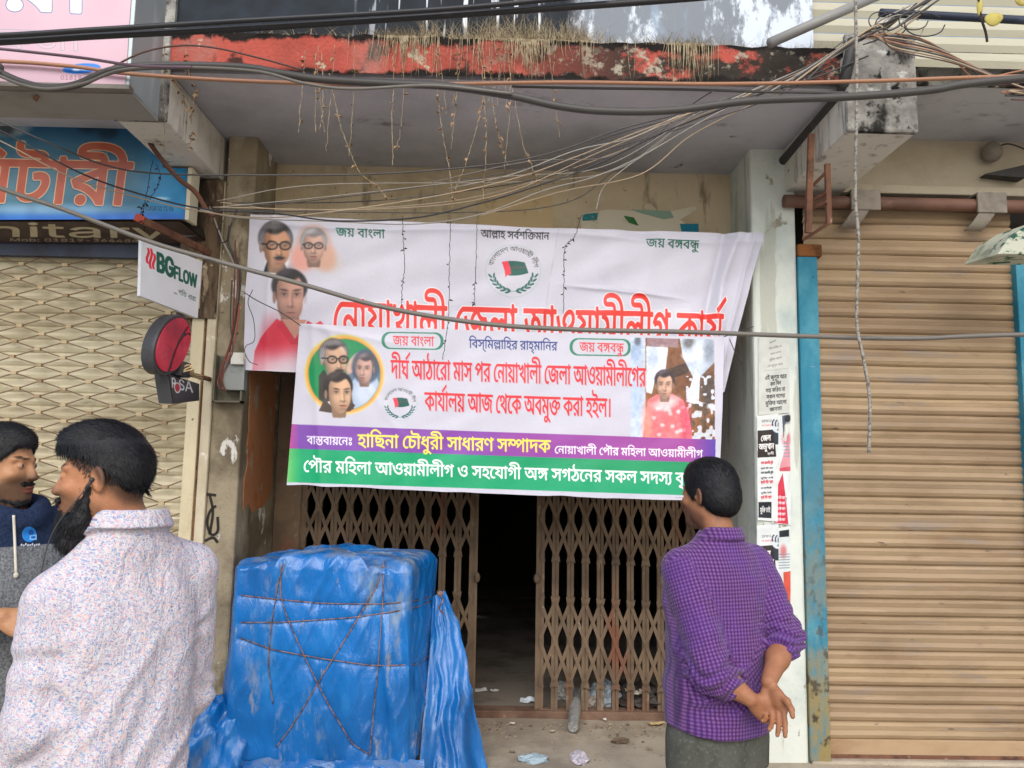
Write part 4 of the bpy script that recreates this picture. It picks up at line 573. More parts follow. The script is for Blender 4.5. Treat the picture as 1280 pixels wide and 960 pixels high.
def lipf(u, v):
    x = xl0 + (xl1 - xl0) * u; z = ZS + (.172) * v
    return (x, YL + .006 * mnoise.noise((x * 6, z * 9, 1)) + (.012 * mnoise.noise((x * 11, 0, 5)) if v in (0, 1) else 0), z + (.012 * mnoise.noise((x * 9, 3, v * 7)) if v > .9 else (.005 * mnoise.noise((x * 9, 8, 1)) if v < .1 else 0)))
lipm.grid(lipf, n, 10)
lipm.add([lipf(i / n, 1) for i in range(n + 1)] + [(lipf(i / n, 1)[0], YL + .3, ZS + .172) for i in range(n + 1)], [(i, i + 1, n + 2 + i, n + 1 + i) for i in range(n)])
slab = MB().box(xl0 - .35, xl1 + .2, YL + .03, .62, ZS, ZS + .15).build('canopy_slab', M['soffit'], off)
lipm.build('canopy_lip', M['lip'], slab, fix=False)
# side beams under the canopy
zb = ZS - .19
def beam(name, pts_near, pts_far, y0, y1):
    m = MB(); m.hexa([P(*p, y0) for p in pts_near], [P(*p, y1) for p in pts_far]); return m
bl_x0, bl_x1 = P(255, 226, -.02).x, P(318, 216, -.02).x
ZBL = P(277, 216, -.09).z
XBL = P(206, 150, YL).x
lbeam = MB().box(XBL - .21, XBL, YL + .02, .34, ZBL, ZS - .002).build('beam', M['beam'], off, bevel=.008)
M['mould'] = wm('mouldy_cement', 'a9a69e', [('6f6c66', 3, .42, .62), ('2a2826', 4.5, .5, .6, (1, 1, .8)), ('d5d3cc', 9, .58, .68, (1, 1, 1.4), .8), ('1d1c1b', 14, .56, .66)], .92, .2, bs=70, bd=.005)
ya = YL - .06; bx0, bx1 = P(1060, 130, ya).x, P(1147, 130, ya).x; zbr = P(1100, 163, ya).z
rbeam = MB().box(bx0, bx1, ya + .03, .3, zbr, ZS + .12).build('beam', M['beam'], off, bevel=.006); rbeam['label'] = 'right beam with mouldy blackened end'
MB().box(XBL - .22, XBL + .006, YL - .02, YL + .022, ZBL - .004, ZS + .2).build('beam_end', M['mould'], lbeam, bevel=.01)
MB().box(bx0 - .004, bx1 + .004, ya, ya + .032, zbr - .006, ZS + .21).build('beam_end', M['mould'], rbeam, bevel=.012)
zb2 = P(1000, 236, .05).z
MB().box(X3 - .002, bx0 + .0, .02, .34, zb2, ZS - .003).build('haunch', M['beam'], off)
# the room behind the gate
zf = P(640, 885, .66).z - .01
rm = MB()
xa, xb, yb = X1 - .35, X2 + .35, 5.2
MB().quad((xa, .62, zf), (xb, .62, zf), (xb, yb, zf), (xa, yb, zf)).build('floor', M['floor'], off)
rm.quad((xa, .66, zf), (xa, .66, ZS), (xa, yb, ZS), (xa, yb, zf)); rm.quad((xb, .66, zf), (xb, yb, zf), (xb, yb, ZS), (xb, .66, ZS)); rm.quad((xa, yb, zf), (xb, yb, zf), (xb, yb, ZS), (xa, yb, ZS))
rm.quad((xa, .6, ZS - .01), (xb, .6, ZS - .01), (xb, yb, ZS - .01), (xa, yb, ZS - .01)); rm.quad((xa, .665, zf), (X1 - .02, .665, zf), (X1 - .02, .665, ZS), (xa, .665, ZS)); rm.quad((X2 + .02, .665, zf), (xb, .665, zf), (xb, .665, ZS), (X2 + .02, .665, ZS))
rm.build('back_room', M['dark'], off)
M['sill'] = wm('rust_sill', '7d6454', [('634c3f', 6, .4, .65), ('a1907c', 12, .58, .7), ('5c5046', 20, .6, .75)], .9, .2, bs=90, bd=.004)
MB().box(X1 + .002, X2 - .002, .6, .7, zf - .06, zf + .012).build('threshold', M['sill'], off, bevel=.006)
# storey above: black glossy paint splashed with white
yu = YL + .05
M['blackwall'] = None
m, t, bs_ = new_mat('black_gloss_wall', .55, 0, .12); co = t.new('ShaderNodeTexCoord').outputs['Object']
sp = t.new('ShaderNodeSeparateXYZ'); t.link(co, sp.inputs[0])
f1 = noise_mask(t, co, 4.2, .5, .62, (1, 1, .45), 9, .7, 1); f2 = noise_mask(t, co, 26, .6, .64, (1, 1, .06), 3, .5, 4); f3 = noise_mask(t, co, 2.4, .48, .56, (1, 1, .8), 5, .6, 9)
xm = t.new('ShaderNodeMapRange'); xm.inputs['From Min'].default_value = .0; xm.inputs['From Max'].default_value = .35; t.link(sp.outputs['X'], xm.inputs['Value'])
xn = t.new('ShaderNodeMapRange'); xn.inputs['From Min'].default_value = -.75; xn.inputs['From Max'].default_value = -.35; t.link(sp.outputs['X'], xn.inputs['Value'])
c = mixc(t, noise_mask(t, co, 5, .4, .7), lin('1c2126'), lin('283038'))
c = mixc(t, mulf(t, mulf(t, f2, f3), xn.outputs[0]), c, lin('d8dde2'))
pr2 = t.new('ShaderNodeMath', operation='ADD'); t.link(f1, pr2.inputs[0]); t.link(xm.outputs[0], pr2.inputs[1])
pm = t.new('ShaderNodeMapRange'); pm.inputs['From Min'].default_value = .75; pm.inputs['From Max'].default_value = 1.5; t.link(pr2.outputs[0], pm.inputs['Value'])
c = mixc(t, mulf(t, pm.outputs[0], xm.outputs[0]), c, lin('cfd8e2')); c = mixc(t, mulf(t, mulf(t, noise_mask(t, co, 9, .58, .7, (1, 1, .25), 6, .6, 20), .6), xm.outputs[0]), c, lin('8fa3b8'))
t.link(c, bs_.inputs['Base Color']); M['blackwall'] = m
xu1 = P(1016, 20, yu).x
MB().box(P(220, 20, yu).x, xu1, yu, yu + .12, ZS + .15, ZS + 1.1).build('upper_wall', m, off)
MB().box(P(188, 20, yu).x - .02, P(222, 20, yu).x - .002, yu - .02, yu + .2, ZS - .05, ZS + 1.1).build('upper_pier', M['mould'], off)

# ------------------------------------------------------------------ neighbouring shops (walls, soffits); their shutters stand by themselves
M['beige'] = wm('beige_wall', 'bdb29c', [('a89c86', 2, .42, .7), ('cfc6b2', 5, .55, .75, (1, 1, 1), .6), ('6e6454', 36, .7, .74, (1, 1, 1), .8)], .9, .25, bs=80, bd=.002)
rs = thing('shop_building', 'beige shop bay on the right, above and around the tan roller shutter', 'building', (2.4, .3, ZP))
yw = .1; ZR = P(1200, 240, yw).z; zsr = P(1200, 176, yw).z
MB().box(bx1 - .25, 4.2, yw, .3, ZR, zsr + .1).build('wall', M['beige'], rs)
MB().box(X3 + .005, 4.2, yw - .05, yw + .02, ZR - .035, ZR + .012).build('ledge', M['beige'], rs, bevel=.006)
ysr = PZ(1200, 106, zsr).y
MB().box(bx1 + .003, 4.2, ysr + .02, .3, zsr, zsr + .1).build('soffit', M['soffit'], rs)
MB().box(bx1 + .003, 4.2, ysr, ysr + .022, zsr - .004, zsr + .2).build('canopy_lip', M['mould'], rs, bevel=.008)
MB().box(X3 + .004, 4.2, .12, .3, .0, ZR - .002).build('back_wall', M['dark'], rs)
MB().box(3.3, 4.2, .06, .118, .0, ZR - .04).build('side_wall', M['beige'], rs)
MB().box(X3 + .003, 4.2, -.02, .3, 0, P(1150, 951, 0).z).build('doorstep', M['walk'], rs, bevel=.012)
us = MB(); M['cream_slat'] = wm('cream_slat', 'b5b19c', [('98917a', 3, .5, .75, (.3, 1, 3)), ('8d8470', 20, .66, .75, (.3, 1, 2))], .6, .4, bd=0)
yq = yu + .06; z = ZS + .16
while z < ZS + 1.1:
    us.add([(xu1 + .005, yq, z), (4.2, yq, z), (4.2, yq - .012, z + .03), (xu1 + .005, yq - .012, z + .03), (4.2, yq, z + .072), (xu1 + .005, yq, z + .072), (4.2, yq + .01, z + .075), (xu1 + .005, yq + .01, z + .075)], [(0, 1, 2, 3), (3, 2, 4, 5), (5, 4, 6, 7)]); z += .075
us.build('upper_shutter', M['cream_slat'], rs)
ls = thing('shop_building', 'left shop bay carrying the blue and brown sanitary signs', 'building', (-2.4, .3, ZP))
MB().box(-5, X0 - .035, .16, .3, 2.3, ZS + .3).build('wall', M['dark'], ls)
MB().box(-5, X0 - .035, -.55, .3, ZS - .05, ZS + .1).build('soffit', M['soffit'], ls)
MB().box(X0 - .2, X0 - .003, -.02, .3, 2.35, ZBL - .01).build('wall_pier', wm('stained_pier', '6b5a48', [('3a3028', 6, .42, .6, (3, 1, .5)), ('94836a', 9, .6, .7, (2, 1, .5)), ('b5a98f', 12, .66, .7)], .9, .2, bs=50, bd=.006), ls)
MB().box(-5, X0 - .235, -.02, .3, 0, .29).build('doorstep', M['walk'], ls, bevel=.012)

# ------------------------------------------------------------------ roller shutters
def slats(x0, x1, y, z0, z1, pitch, depth, mat, name, parent, dents=0):
    m = MB(); prof = [(0, 0), (.1, -.55), (.28, -.95), (.44, -.72), (.52, -.62), (.62, -.78), (.8, -1), (.93, -.5), (1, .35)]
    nz = round((z1 - z0) / pitch); p = (z1 - z0) / nz; nx = 24; rows = []
    for k in range(nz):
        for (a, d) in prof: rows.append((z0 + p * (k + a), y + depth * d, k))
    vs = []
    for (z, yy, k) in rows:
        for i in range(nx + 1):
            x = x0 + (x1 - x0) * i / nx
            vs.append((x, yy + .004 * mnoise.noise((x * 1.7, z * 1.3, 2)) + .0015 * mnoise.noise((x * 5, k * 3.1, 9)), z + .0025 * mnoise.noise((x * 1.2, k * 1.7, 4)) + .0018 * mnoise.noise((x * 4, k * 5.7, 1))))
    fs = [(j * (nx + 1) + i, j * (nx + 1) + i + 1, (j + 1) * (nx + 1) + i + 1, (j + 1) * (nx + 1) + i) for j in range(len(rows) - 1) for i in range(nx)]
    m.add(vs, fs); return m.build(name, mat, parent, smooth=False)
def slat_ext(pitch, z0):
    def f(t, co, c):        # every slat has faded a little differently
        sp = t.new('ShaderNodeSeparateXYZ'); t.link(co, sp.inputs[0])
        a = t.new('ShaderNodeMath', operation='DIVIDE'); t.link(sp.outputs['Z'], a.inputs[0]); a.inputs[1].default_value = pitch
        fl = t.new('ShaderNodeMath', operation='FLOOR'); t.link(a.outputs[0], fl.inputs[0])
        w = t.new('ShaderNodeTexWhiteNoise', noise_dimensions='1D'); t.link(fl.outputs[0], w.inputs['W'])
        return mixc(t, mulf(t, w.outputs['Value'], .35), c, lin('84705c'))
    return f
M['tanslat'] = wm('tan_slat', 'a68f70', [('8a7358', 2.2, .42, .66, (.35, 1, 1.5)), ('bea486', 9, .55, .75, (.2, 1, 3), .7), ('7a6048', 12, .6, .75, (.5, 1, 1.4), .55), ('4c3d30', 60, .71, .74, (.35, 1, 1.3), .8), ('8b8078', 5, .56, .7, (.5, 1, 3), .7), ('6e573f', 1.4, .5, .7, (.8, 1, 1), .55), ('3f332a', 26, .655, .7, (.22, 1, 1.2), .75)], .62, .35, bs=160, bd=.0006, ext=slat_ext(.0835, 0))
M['creamslat'] = wm('cream_old_slat', 'c9bfa2', [('aea284', 2.2, .44, .66, (.35, 1, 1.5)), ('d6cdb4', 9, .55, .75, (.2, 1, 3), .7), ('85796a', 12, .58, .72, (.5, 1, 1.4), .7), ('7a6a54', 44, .66, .71, (.35, 1, 1.3), .7), ('8a7c68', 1.5, .5, .7, (.8, 1, 1), .55)], .62, .35, bs=160, bd=.0006)
def teal_ext(t, co, c):
    sp = t.new('ShaderNodeSeparateXYZ'); t.link(co, sp.inputs[0])
    g = t.new('ShaderNodeMapRange'); g.inputs['From Min'].default_value = 1.5; g.inputs['From Max'].default_value = .2; t.link(sp.outputs['Z'], g.inputs['Value'])
    f = mulf(t, noise_mask(t, co, 5, .36, .58, (1.5, 1, .7), 8, .65, 5), g.outputs[0]); c = mixc(t, f, c, lin('8f7f52'))
    return mixc(t, mulf(t, noise_mask(t, co, 13, .52, .62, (1, 1, .8), 8, .65, 8), g.outputs[0]), c, lin('4a4034'))
M['teal'] = wm('teal_peeling', '2f7c95', [('4f93a6', 4, .45, .65, (1, 1, .6)), ('7a7a5a', 6, .66, .7, (1.5, 1, .5)), ('c7c3ae', 16, .7, .73), ('3a3328', 24, .68, .73)], .75, .3, bs=80, bd=.002, ext=teal_ext)
M['rust'] = wm('rusty_steel', '6b4a3a', [('8a6249', 5, .45, .65), ('4a352b', 11, .5, .7), ('9c8570', 18, .64, .72)], .85, .3, bs=90, bd=.002)
M['pipe'] = wm('brown_pipe', '7d5a4b', [('5e4438', 3, .45, .7, (.4, 1, 1)), ('94786a', 8, .58, .75, (.4, 1, 1))], .6, .4, bd=.0005, bs=60)
M['greymetal'] = wm('grey_metal', '8d8579', [('6e665b', 6, .45, .7), ('4a4138', 20, .64, .74)], .7, .4, bs=80, bd=.0008)
ysh = .04
sx0, sx1 = P(1012, 640, ysh).x, P(1272, 640, ysh).x + .04; sz0, sz1 = P(1150, 945, ysh).z, P(1150, 262, ysh).z
rsh = thing('roller_shutter', 'tan corrugated roller shutter in a peeling teal frame, closed', 'shutter', ((sx0 + sx1) / 2, ysh, sz0))
slats(sx0, sx1, ysh, sz0 + .075, sz1, .0835, .016, M['tanslat'], 'slat_curtain', rsh)
MB().box(sx0 + .004, sx1, ysh - .012, ysh + .012, sz0 + .004, sz0 + .077).build('bottom_rail', wm('rail_tan', 'a98f70', [('8d6c50', 4, .45, .7, (.4, 1, 1)), ('53443a', 14, .66, .73)], .7, .35, bs=90, bd=.001), rsh, bevel=.004)
MB().box(sx0, sx1, ysh - .02, ysh + .02, sz0 - .012, sz0 + .008).build('bottom_lip', M['rust'], rsh, bevel=.003)
xg0, xg1 = P(1003, 640, 0).x + .004, P(1029, 640, 0).x; zg = P(1012, 322, 0).z
MB().box(xg0, xg1, -.015, ysh + .03, sz0 - .03, zg).build('guide_rail', M['teal'], rsh, bevel=.004)
MB().box(xg0 + .003, xg1 + .03, -.01, ysh + .03, zg + .002, zg + .07).build('broken_guide_end', wm('rot_wood', '8a5a34', [('5a3a24', 8, .45, .65), ('c08a55', 14, .6, .7)], .9, .2, bs=60, bd=.006), rsh, bevel=.01)
MB().box(sx1 - .012, sx1 + .13, -.012, ysh + .03, sz0 - .03, P(1276, 322, 0).z).build('guide_rail', M['teal'], rsh, bevel=.004)
za = P(1150, 258, .0).z
MB().cyl((P(980, 257, -.03).x, -.03, za), (4.0, -.03, za), .033, 20).build('axle_pipe', M['pipe'], rsh, smooth=False)
for px in (1080, 1237):
    xc = P(px, 258, -.05).x
    s_ = MB(); s_.box(xc - .075, xc + .075, -.075, -.06, za - .05, za + .05).box(xc - .075, xc + .075, -.075, .03, za + .046, za + .056)
    br = s_.build('pipe_bracket', M['greymetal'], rsh, bevel=.003)
    q = MB(); pts = [(xc - .04 + .0 * k, -.055 + .1 * math.sin(k * .5) * .3, za - .04 - .085 * math.sin(k * .32)) for k in range(6)]
    q.grid(lambda u, v: (xc - .055 + .085 * u - .06 * math.sin(v * 1.5), -.062 + .05 * v * v, za - .03 - .095 * math.sin(v * 1.55)), 8, 8); o = q.build('spring_strap', M['greymetal'], br, smooth=True); md = o.modifiers.new('s', 'SOLIDIFY'); md.thickness = .006
# left shutter: cream, behind a folded-out scissor grille
lx1 = P(236, 560, .06).x
lsh = thing('roller_shutter', 'cream corrugated roller shutter behind a scissor grille, closed', 'shutter', (-2.3, .09, .29))
slats(-4.6, lx1, .09, .36, P(100, 312, .09).z, .068, .009, M['creamslat'], 'slat_curtain', lsh)
MB().box(-4.6, lx1, .075, .1, .29, .36).build('bottom_rail', M['creamslat'], lsh, bevel=.004)
M['creampaint'] = wm('cream_spotted', 'd2c5a4', [('b3a483', 3, .45, .7, (1, 1, .5)), ('6a5039', 26, .67, .71), ('8a7355', 8, .64, .72, (2, 1, .4))], .7, .35, bs=70, bd=.002)
a = MB().box(lx1 + .001, lx1 + .062, -.005, .12, .25, P(250, 262, 0).z).build('guide_rail', M['creampaint'], lsh, bevel=.004); a['label'] = 'cream guide rail spotted with rust'
MB().box(lx1 + .064, lx1 + .076, .01, .12, .25, P(262, 250, 0).z).build('rail_seam', M['rust'], lsh)
MB().box(lx1 + .078, X0 - .001, -.012, .12, .0, ZBL - .01).build('jamb_strip', wm('jamb_cream', 'c9bea4', [('a69a80', 3, .45, .7, (1, 1, .4)), ('6a5a45', 22, .67, .72), ('e2dccb', 8, .6, .7)], .85, .25, bs=60, bd=.003), lsh, bevel=.006)
M['grille'] = wm('grille_brown', '6f5c48', [('6b563f', 8, .45, .65), ('8d7a62', 16, .6, .72)], .7, .35, bd=0)
gr = thing('scissor_grille', 'brown scissor grille of wide flat diamonds in front of the cream shutter', 'grille', (-2.3, .045, .29))
gm = MB(); nodes = MB(); ww = .25; hh = .0395; zt = P(100, 310, .045).z
rows = int((zt - .35) / hh)
for r_ in range(rows):
    for c_ in range(-1, 14):
        xk = lx1 - .06 - ww * c_ - (ww / 2 if r_ % 2 else 0) + .05 * mnoise.noise((c_ * .9, r_ * .21, 3)) - .0016 * r_; zk = .33 + r_ * hh + .004 * mnoise.noise((c_, r_ * .6, 1))
        if xk > lx1: continue
        def nd(cc, rr): return (min(lx1 + .004, lx1 - .06 - ww * cc - (ww / 2 if rr % 2 else 0) + .05 * mnoise.noise((cc * .9, rr * .21, 3)) - .0016 * rr), .33 + rr * hh + .004 * mnoise.noise((cc, rr * .6, 1)))
        up = [(c_, r_ + 1), ((c_ - 1) if r_ % 2 == 0 else (c_ + 1), r_ + 1)]
        for i, (cc, rr2) in enumerate(up):
            xe, ze = nd(cc, rr2)
            ya_ = .043 + (.004 if xe > xk else 0)
            gm.bar((xk, ya_, zk), (xe, ya_, ze), .006, .003)
        nodes.box(xk - .014, xk + .014, .034, .05, zk - .008, zk + .008)
gm.build('lattice_bars', M['grille'], gr); nodes.build('lattice_nodes', wm('node_tan', 'b8a482', [('8d775a', 9, .45, .65)], .7, .35, bd=0), gr)

# ------------------------------------------------------------------ folding gate of the office, two leaves
M['gate'] = wm('gate_steel', '75624e', [('5e4d3e', 5, .42, .66), ('7a4c38', 3.1, .56, .7, (1.4, 1, .6), .8), ('a39480', 14, .6, .72, (1, 1, .5), .7), ('c9c2b4', 26, .72, .735)], .75, .35, bs=110, bd=.0012)
yg = .64
def gate(px0, px1, pitch_px, label, lead_right):
    xx0, xx1 = P(px0, 750, yg).x, P(px1, 750, yg).x; nb = round((xx1 - xx0) / (pitch_px / 960 * (yg - CAM_Y))); pt = (xx1 - xx0) / nb
    g = thing('folding_gate', label, 'gate', ((xx0 + xx1) / 2, yg, zf))
    def dz(x): return -.034 * (x - P(640, 700, yg).x)
    zt = 2.42
    for k in range(nb + 1):
        x = xx0 + pt * k; w = .0195 if k not in (0, nb) else .028; rr = random.Random(k * 7 + int(px0))
        m = MB(); lean = .003 * rr.uniform(-1, 1)
        for s_ in (-1, 1):                       # a pair of channel flanges riveted together
            m.hexa([(x + s_ * w * .55 - .008, yg - .012, zf + .02 + dz(x)), (x + s_ * w * .55 + .008, yg - .012, zf + .02 + dz(x)), (x + lean + s_ * w * .55 + .008, yg - .012, zt), (x + lean + s_ * w * .55 - .008, yg - .012, zt)],
                   [(x + s_ * w * .55 - .008, yg + .016, zf + .02 + dz(x)), (x + s_ * w * .55 + .008, yg + .016, zf + .02 + dz(x)), (x + lean + s_ * w * .55 + .008, yg + .016, zt), (x + lean + s_ * w * .55 - .008, yg + .016, zt)])
        m.box(x - w * .4, x + w * .4, yg - .006, yg + .01, zf + .022 + dz(x), zt)
        m.build('upright', M['gate'], g)
    zr = [P(765, py, yg).z for py in (600, 646, 695)], [P(765, py, yg).z for py in (750, 799, 851)]
    zr = zr + ([P(765, 600, yg).z + v for v in (.2, .41, .62)],)
    for band in zr:
        lat = MB()
        hi, mid, lo = (band[0], band[1], band[2]) if band[0] > band[2] else (band[2], band[1], band[0])
        for k in range(nb):
            xa_, xb_ = xx0 + pt * k, xx0 + pt * (k + 1)
            for (z1, z2) in ((hi, mid), (mid, lo)):
                lat.bar((xa_, yg - .02, z1 + dz(xa_)), (xb_, yg - .02, z2 + dz(xb_)), .0195, .004); lat.bar((xa_, yg - .015, z2 + dz(xa_)), (xb_, yg - .015, z1 + dz(xb_)), .0195, .004)
            for zz, sg in ((hi, 1), (lo, -1)):   # pointed strap ends
                for xe, sx in ((xa_, 1), (xb_, -1)):
                    z_ = zz + dz(xe); lat.prism([(xe, yg - .022, z_ + .02 * sg), (xe + sx * .026, yg - .022, z_ + .028 * sg), (xe + sx * .02, yg - .022, z_ - .004 * sg), (xe, yg - .022, z_ - .02 * sg)], (0, .004, 0))
        lat.build('scissor_lattice', M['gate'], g)
    MB().hexa([(xx0, yg - .016, zf + dz(xx0)), (xx1, yg - .016, zf + dz(xx1)), (xx1, yg - .016, zf + .024 + dz(xx1)), (xx0, yg - .016, zf + .024 + dz(xx0))], [(xx0, yg + .02, zf + dz(xx0)), (xx1, yg + .02, zf + dz(xx1)), (xx1, yg + .02, zf + .024 + dz(xx1)), (xx0, yg + .02, zf + .024 + dz(xx0))]).build('bottom_rail', M['sill'], g)
    xl = xx1 if lead_right else xx0; zk = P(660, 722, yg).z
    h = MB(); h.ball((xl + (.022 if lead_right else -.022), yg - .028, zk), .018, .02, .028); h.build('knob', M['gate'], g, smooth=True)
    return g
gate(374, 591, 19.9, 'left leaf of the rusty folding steel gate, standing behind the blue bundle', True)
gate(675, 900, 18.8, 'right leaf of the rusty folding steel gate, fully visible beside the dark doorway', False)
MB().box(X1 + .002, P(374, 750, yg).x - .012, .62, .67, zf, 2.42).build('gate_post', M['gate'], off, bevel=.004)
MB().box(X1 + .002, X2 - .002, .6, .68, 2.42, 2.46).build('gate_track', M['gate'], off)

# ------------------------------------------------------------------ banners
def vnoise(x, y, seed, n=64):
    g = np.random.default_rng(seed).random((n, n)); xi = np.floor(x).astype(int); yi = np.floor(y).astype(int); fx = sm01(x - xi); fy = sm01(y - yi)
    a = lambda i, j: g[(yi + j) % n, (xi + i) % n]
    return ((a(0, 0) * (1 - fx) + a(1, 0) * fx) * (1 - fy) + (a(0, 1) * (1 - fx) + a(1, 1) * fx) * fy) * 2 - 1
def bil(corn, S, T):
    tl, tr, br, bl = [np.array(c) for c in corn]
    X = [(tl[k] * (1 - S) + tr[k] * S) * (1 - T) + (bl[k] * (1 - S) + br[k] * S) * T for k in range(3)]
    return X
def fold(u, w): return 1 / (1 + (u / w) ** 2) ** 2
M['vinyl'] = print_mat('vinyl_print', .42, .45, 55, .0009)

def logo(cv, cx, cy, r, key='league', ring='9ab8b0'):
    cv.ell(cx, cy, r * 1.02, r * 1.02, ring, .55, .02); cv.ell(cx, cy, r * .99, r * .99, 'cbcad6', 1, .02)
    cv.text(key, (0, 0), (0, 0), r * .17, '2c3234', .15, arc=(cx, cy, r * .76, math.radians(-166), math.radians(-8)))
    g = '12594f'
    fl = lambda p: [(cx + x * r, cy + y * r) for x, y in p]
    top = [(-.42 + .84 * k / 8, -.33 - .05 * math.sin(k / 8 * math.pi) + .02 * k / 8) for k in range(9)]
    bot = [(.56 - .74 * k / 8, .1 + .05 * math.sin(k / 8 * 3) + .01 * k) for k in range(9)]
    cv.poly(fl(top + bot), g); cv.poly(fl([(-.42, -.33), (-.2, -.37), (-.1, -.1), (-.08, .13), (-.22, .18), (-.28, .27), (-.32, 0)]), 'e63c50')
    for k in range(4): cv.ell(cx + r * (.02 + .12 * k), cy - r * .12, r * .035, r * .05, 'a83c48', .55, .3)
    for s in (-1, 1):
        for k in range(6):
            a = math.radians(100 + s * -1 * 0 - 0) ; th = math.radians(90 - s * (14 + 12.5 * k)); x = cx + r * .8 * math.cos(th); y = cy + r * .8 * math.sin(th)
            for d in (-.35, .5): cv.ell(x + r * .07 * math.cos(th + 0) * (1 if d > 0 else -1), y + r * .05 * math.sin(th) * (1 if d > 0 else -1), r * .1, r * .035, g, .95, .25, th + math.pi / 2 * s + d * s)
    q = [(cx + r * .8 * math.cos(math.radians(t)), cy + r * .8 * math.sin(math.radians(t))) for t in range(20, 161, 6)]
    q2 = [(cx + r * .785 * math.cos(math.radians(t)), cy + r * .785 * math.sin(math.radians(t))) for t in range(160, 19, -6)]
    cv.poly(q + q2, g, .8)

# upper banner ------------------------------------------------------
UC = [(313, 268), (952, 293), (906, 490), (304, 462)]
cv = Canvas(UC, 1080, 330, 'c6c5d2')
cv.ell(620, 290, 330, 60, 'cecdd9', .6, .8); cv.ell(560, 440, 300, 60, 'cfd0de', .5, .8)
for x0, y0, x1, y1 in ((470, 392, 560, 384), (560, 384, 690, 392), (690, 390, 860, 380)):      # the faint building printed behind the heading
    cv.poly([(x0, y0), (x1, y1), (x1, y1 + 2.5), (x0, y0 + 2.5)], 'c2c2cc', .7); cv.poly([(x0, y0 + 6), (x1, y1 + 9), (x1, y1 + 34), (x0, y0 + 34)], 'd2d2dc', .6)
for k in range(9): cv.poly([(500 + 40 * k, 396), (506 + 40 * k, 396), (506 + 40 * k, 430), (500 + 40 * k, 430)], 'bcbcc8', .45)
cv.poly([(548, 382), (592, 362), (594, 366), (552, 386)], 'c6c6d2', .7)
cv.text('head', (413, 427.5), (901, 445), 47, 'e0352c', .9, outline='e6e2e6', ofat=3.4, shadow='b9aab6', soff=(1.5, -1.5)); 
cv.poly([(914, 360), (960, 360), (940, 500), (880, 500), (892, 428), (906, 414)], 'c6c5d2')
cv.text('joybangla', (418, 296.6), (477.5, 298.8), 10.8, '0c5a45', .45); cv.text('allah', (596, 296.3), (681, 299), 9.4, '26282c', .25); cv.text('joybb', (803, 310.2), (870.5, 312.5), 11, '0c5a45', .45)
logo(cv, 636, 340, 34)
cv.ell(346, 332, 14, 20, 'e6e6ea', 1, .2); cv.poly([(330, 345), (336, 324), (346, 338), (352, 326), (360, 345)], '20343a')
cv.ell(390, 322, 26, 26, 'e0b2a2', 1, .25); cv.ell(398, 334, 22, 14, 'c9b9a0', .7, .7); cv.ell(376, 330, 12, 14, 'd98f84', .6, .7); cv.ell(390, 348, 30, 9, 'c6c5d2', 1, .5)
cv.face(344, 309, 42, 60, 'c79372', '2f2b2c', .25, True, True, .75)
cv.ell(390.5, 305, 21, 24, 'c8aaa2', 1, .2); cv.ell(378, 326, 12, 16, 'e0a094', .9, .5); cv.ell(405, 326, 12, 16, 'd0a490', .9, .5); cv.face(390.5, 309, 33, 46, 'c9a08e', '827c7c', 0, True, False, .8); 
cv.poly([(318, 440), (326, 425), (346, 402), (372, 420), (398, 404), (416, 422), (424, 445), (420, 462), (314, 462)], 'd2364a'); cv.ell(370, 462, 62, 20, 'd8d0da', .92, .8); cv.ell(340, 422, 12, 20, 'b82a40', .5, .8)
cv.face(361.5, 372, 43, 70, 'b98b7a', '251f24', .06, False, False, hairtop=.85); cv.ell(362, 396, 10, 9, '8f6a62', .35, .9)
cv.poly([(344, 408), (352, 404), (367, 426), (383, 404), (390, 408), (372, 432), (362, 432)], 'c02c42')
cv.poly([(352, 403), (367, 426), (382, 403)], 'b58676')
cv.noise  # fold marks come from the cloth itself
cv.grain(.006, 3); cv.im += cv.noise(34, 5, .012)[..., None]
yub = -.06; ucw = [P(*c, yub) for c in UC]
def upper_fn(S, T):
    X = bil(ucw, S, T)
    w = .012 * vnoise(S * 5, T * 2, 11) + .006 * vnoise(S * 13 + T * 6, T * 5, 12)
    w += .012 * fold(S - .71 - .05 * T, .035) + .01 * fold(S - .80 + .03 * T, .03) - .012 * fold(S - .755, .03) * T
    w += .02 * fold(S - .955 + .012 * np.sin(T * 5), .014) - .018 * fold(S - .925, .013) + .012 * fold(S - .982, .008)
    w += .006 * fold(S - .045, .01) + .007 * fold(T - .045 - .02 * np.sin(S * 9), .03) + .004 * np.sin((S * 2 + T * 1.1) * 16) * (S > .6)
    w += .010 * fold(T - .38 - .25 * (S - .66), .018) * sm01((S - .6) * 9) * sm01((.9 - S) * 9)
    w -= .022 * sm01((T - .5) * 1.4)
    bow = .012 * np.sin(np.pi * S) * (1 - T)
    return [X[0] + .004 * vnoise(T * 6, S * 0, 5) * (S > .97), X[1] - w - .012, X[2] - bow]
ub = cv.sheet(upper_fn, 'banner', M['vinyl'])
tag(ub, 'white vinyl banner with red Bengali heading, partly covered by a lower banner', 'banner')

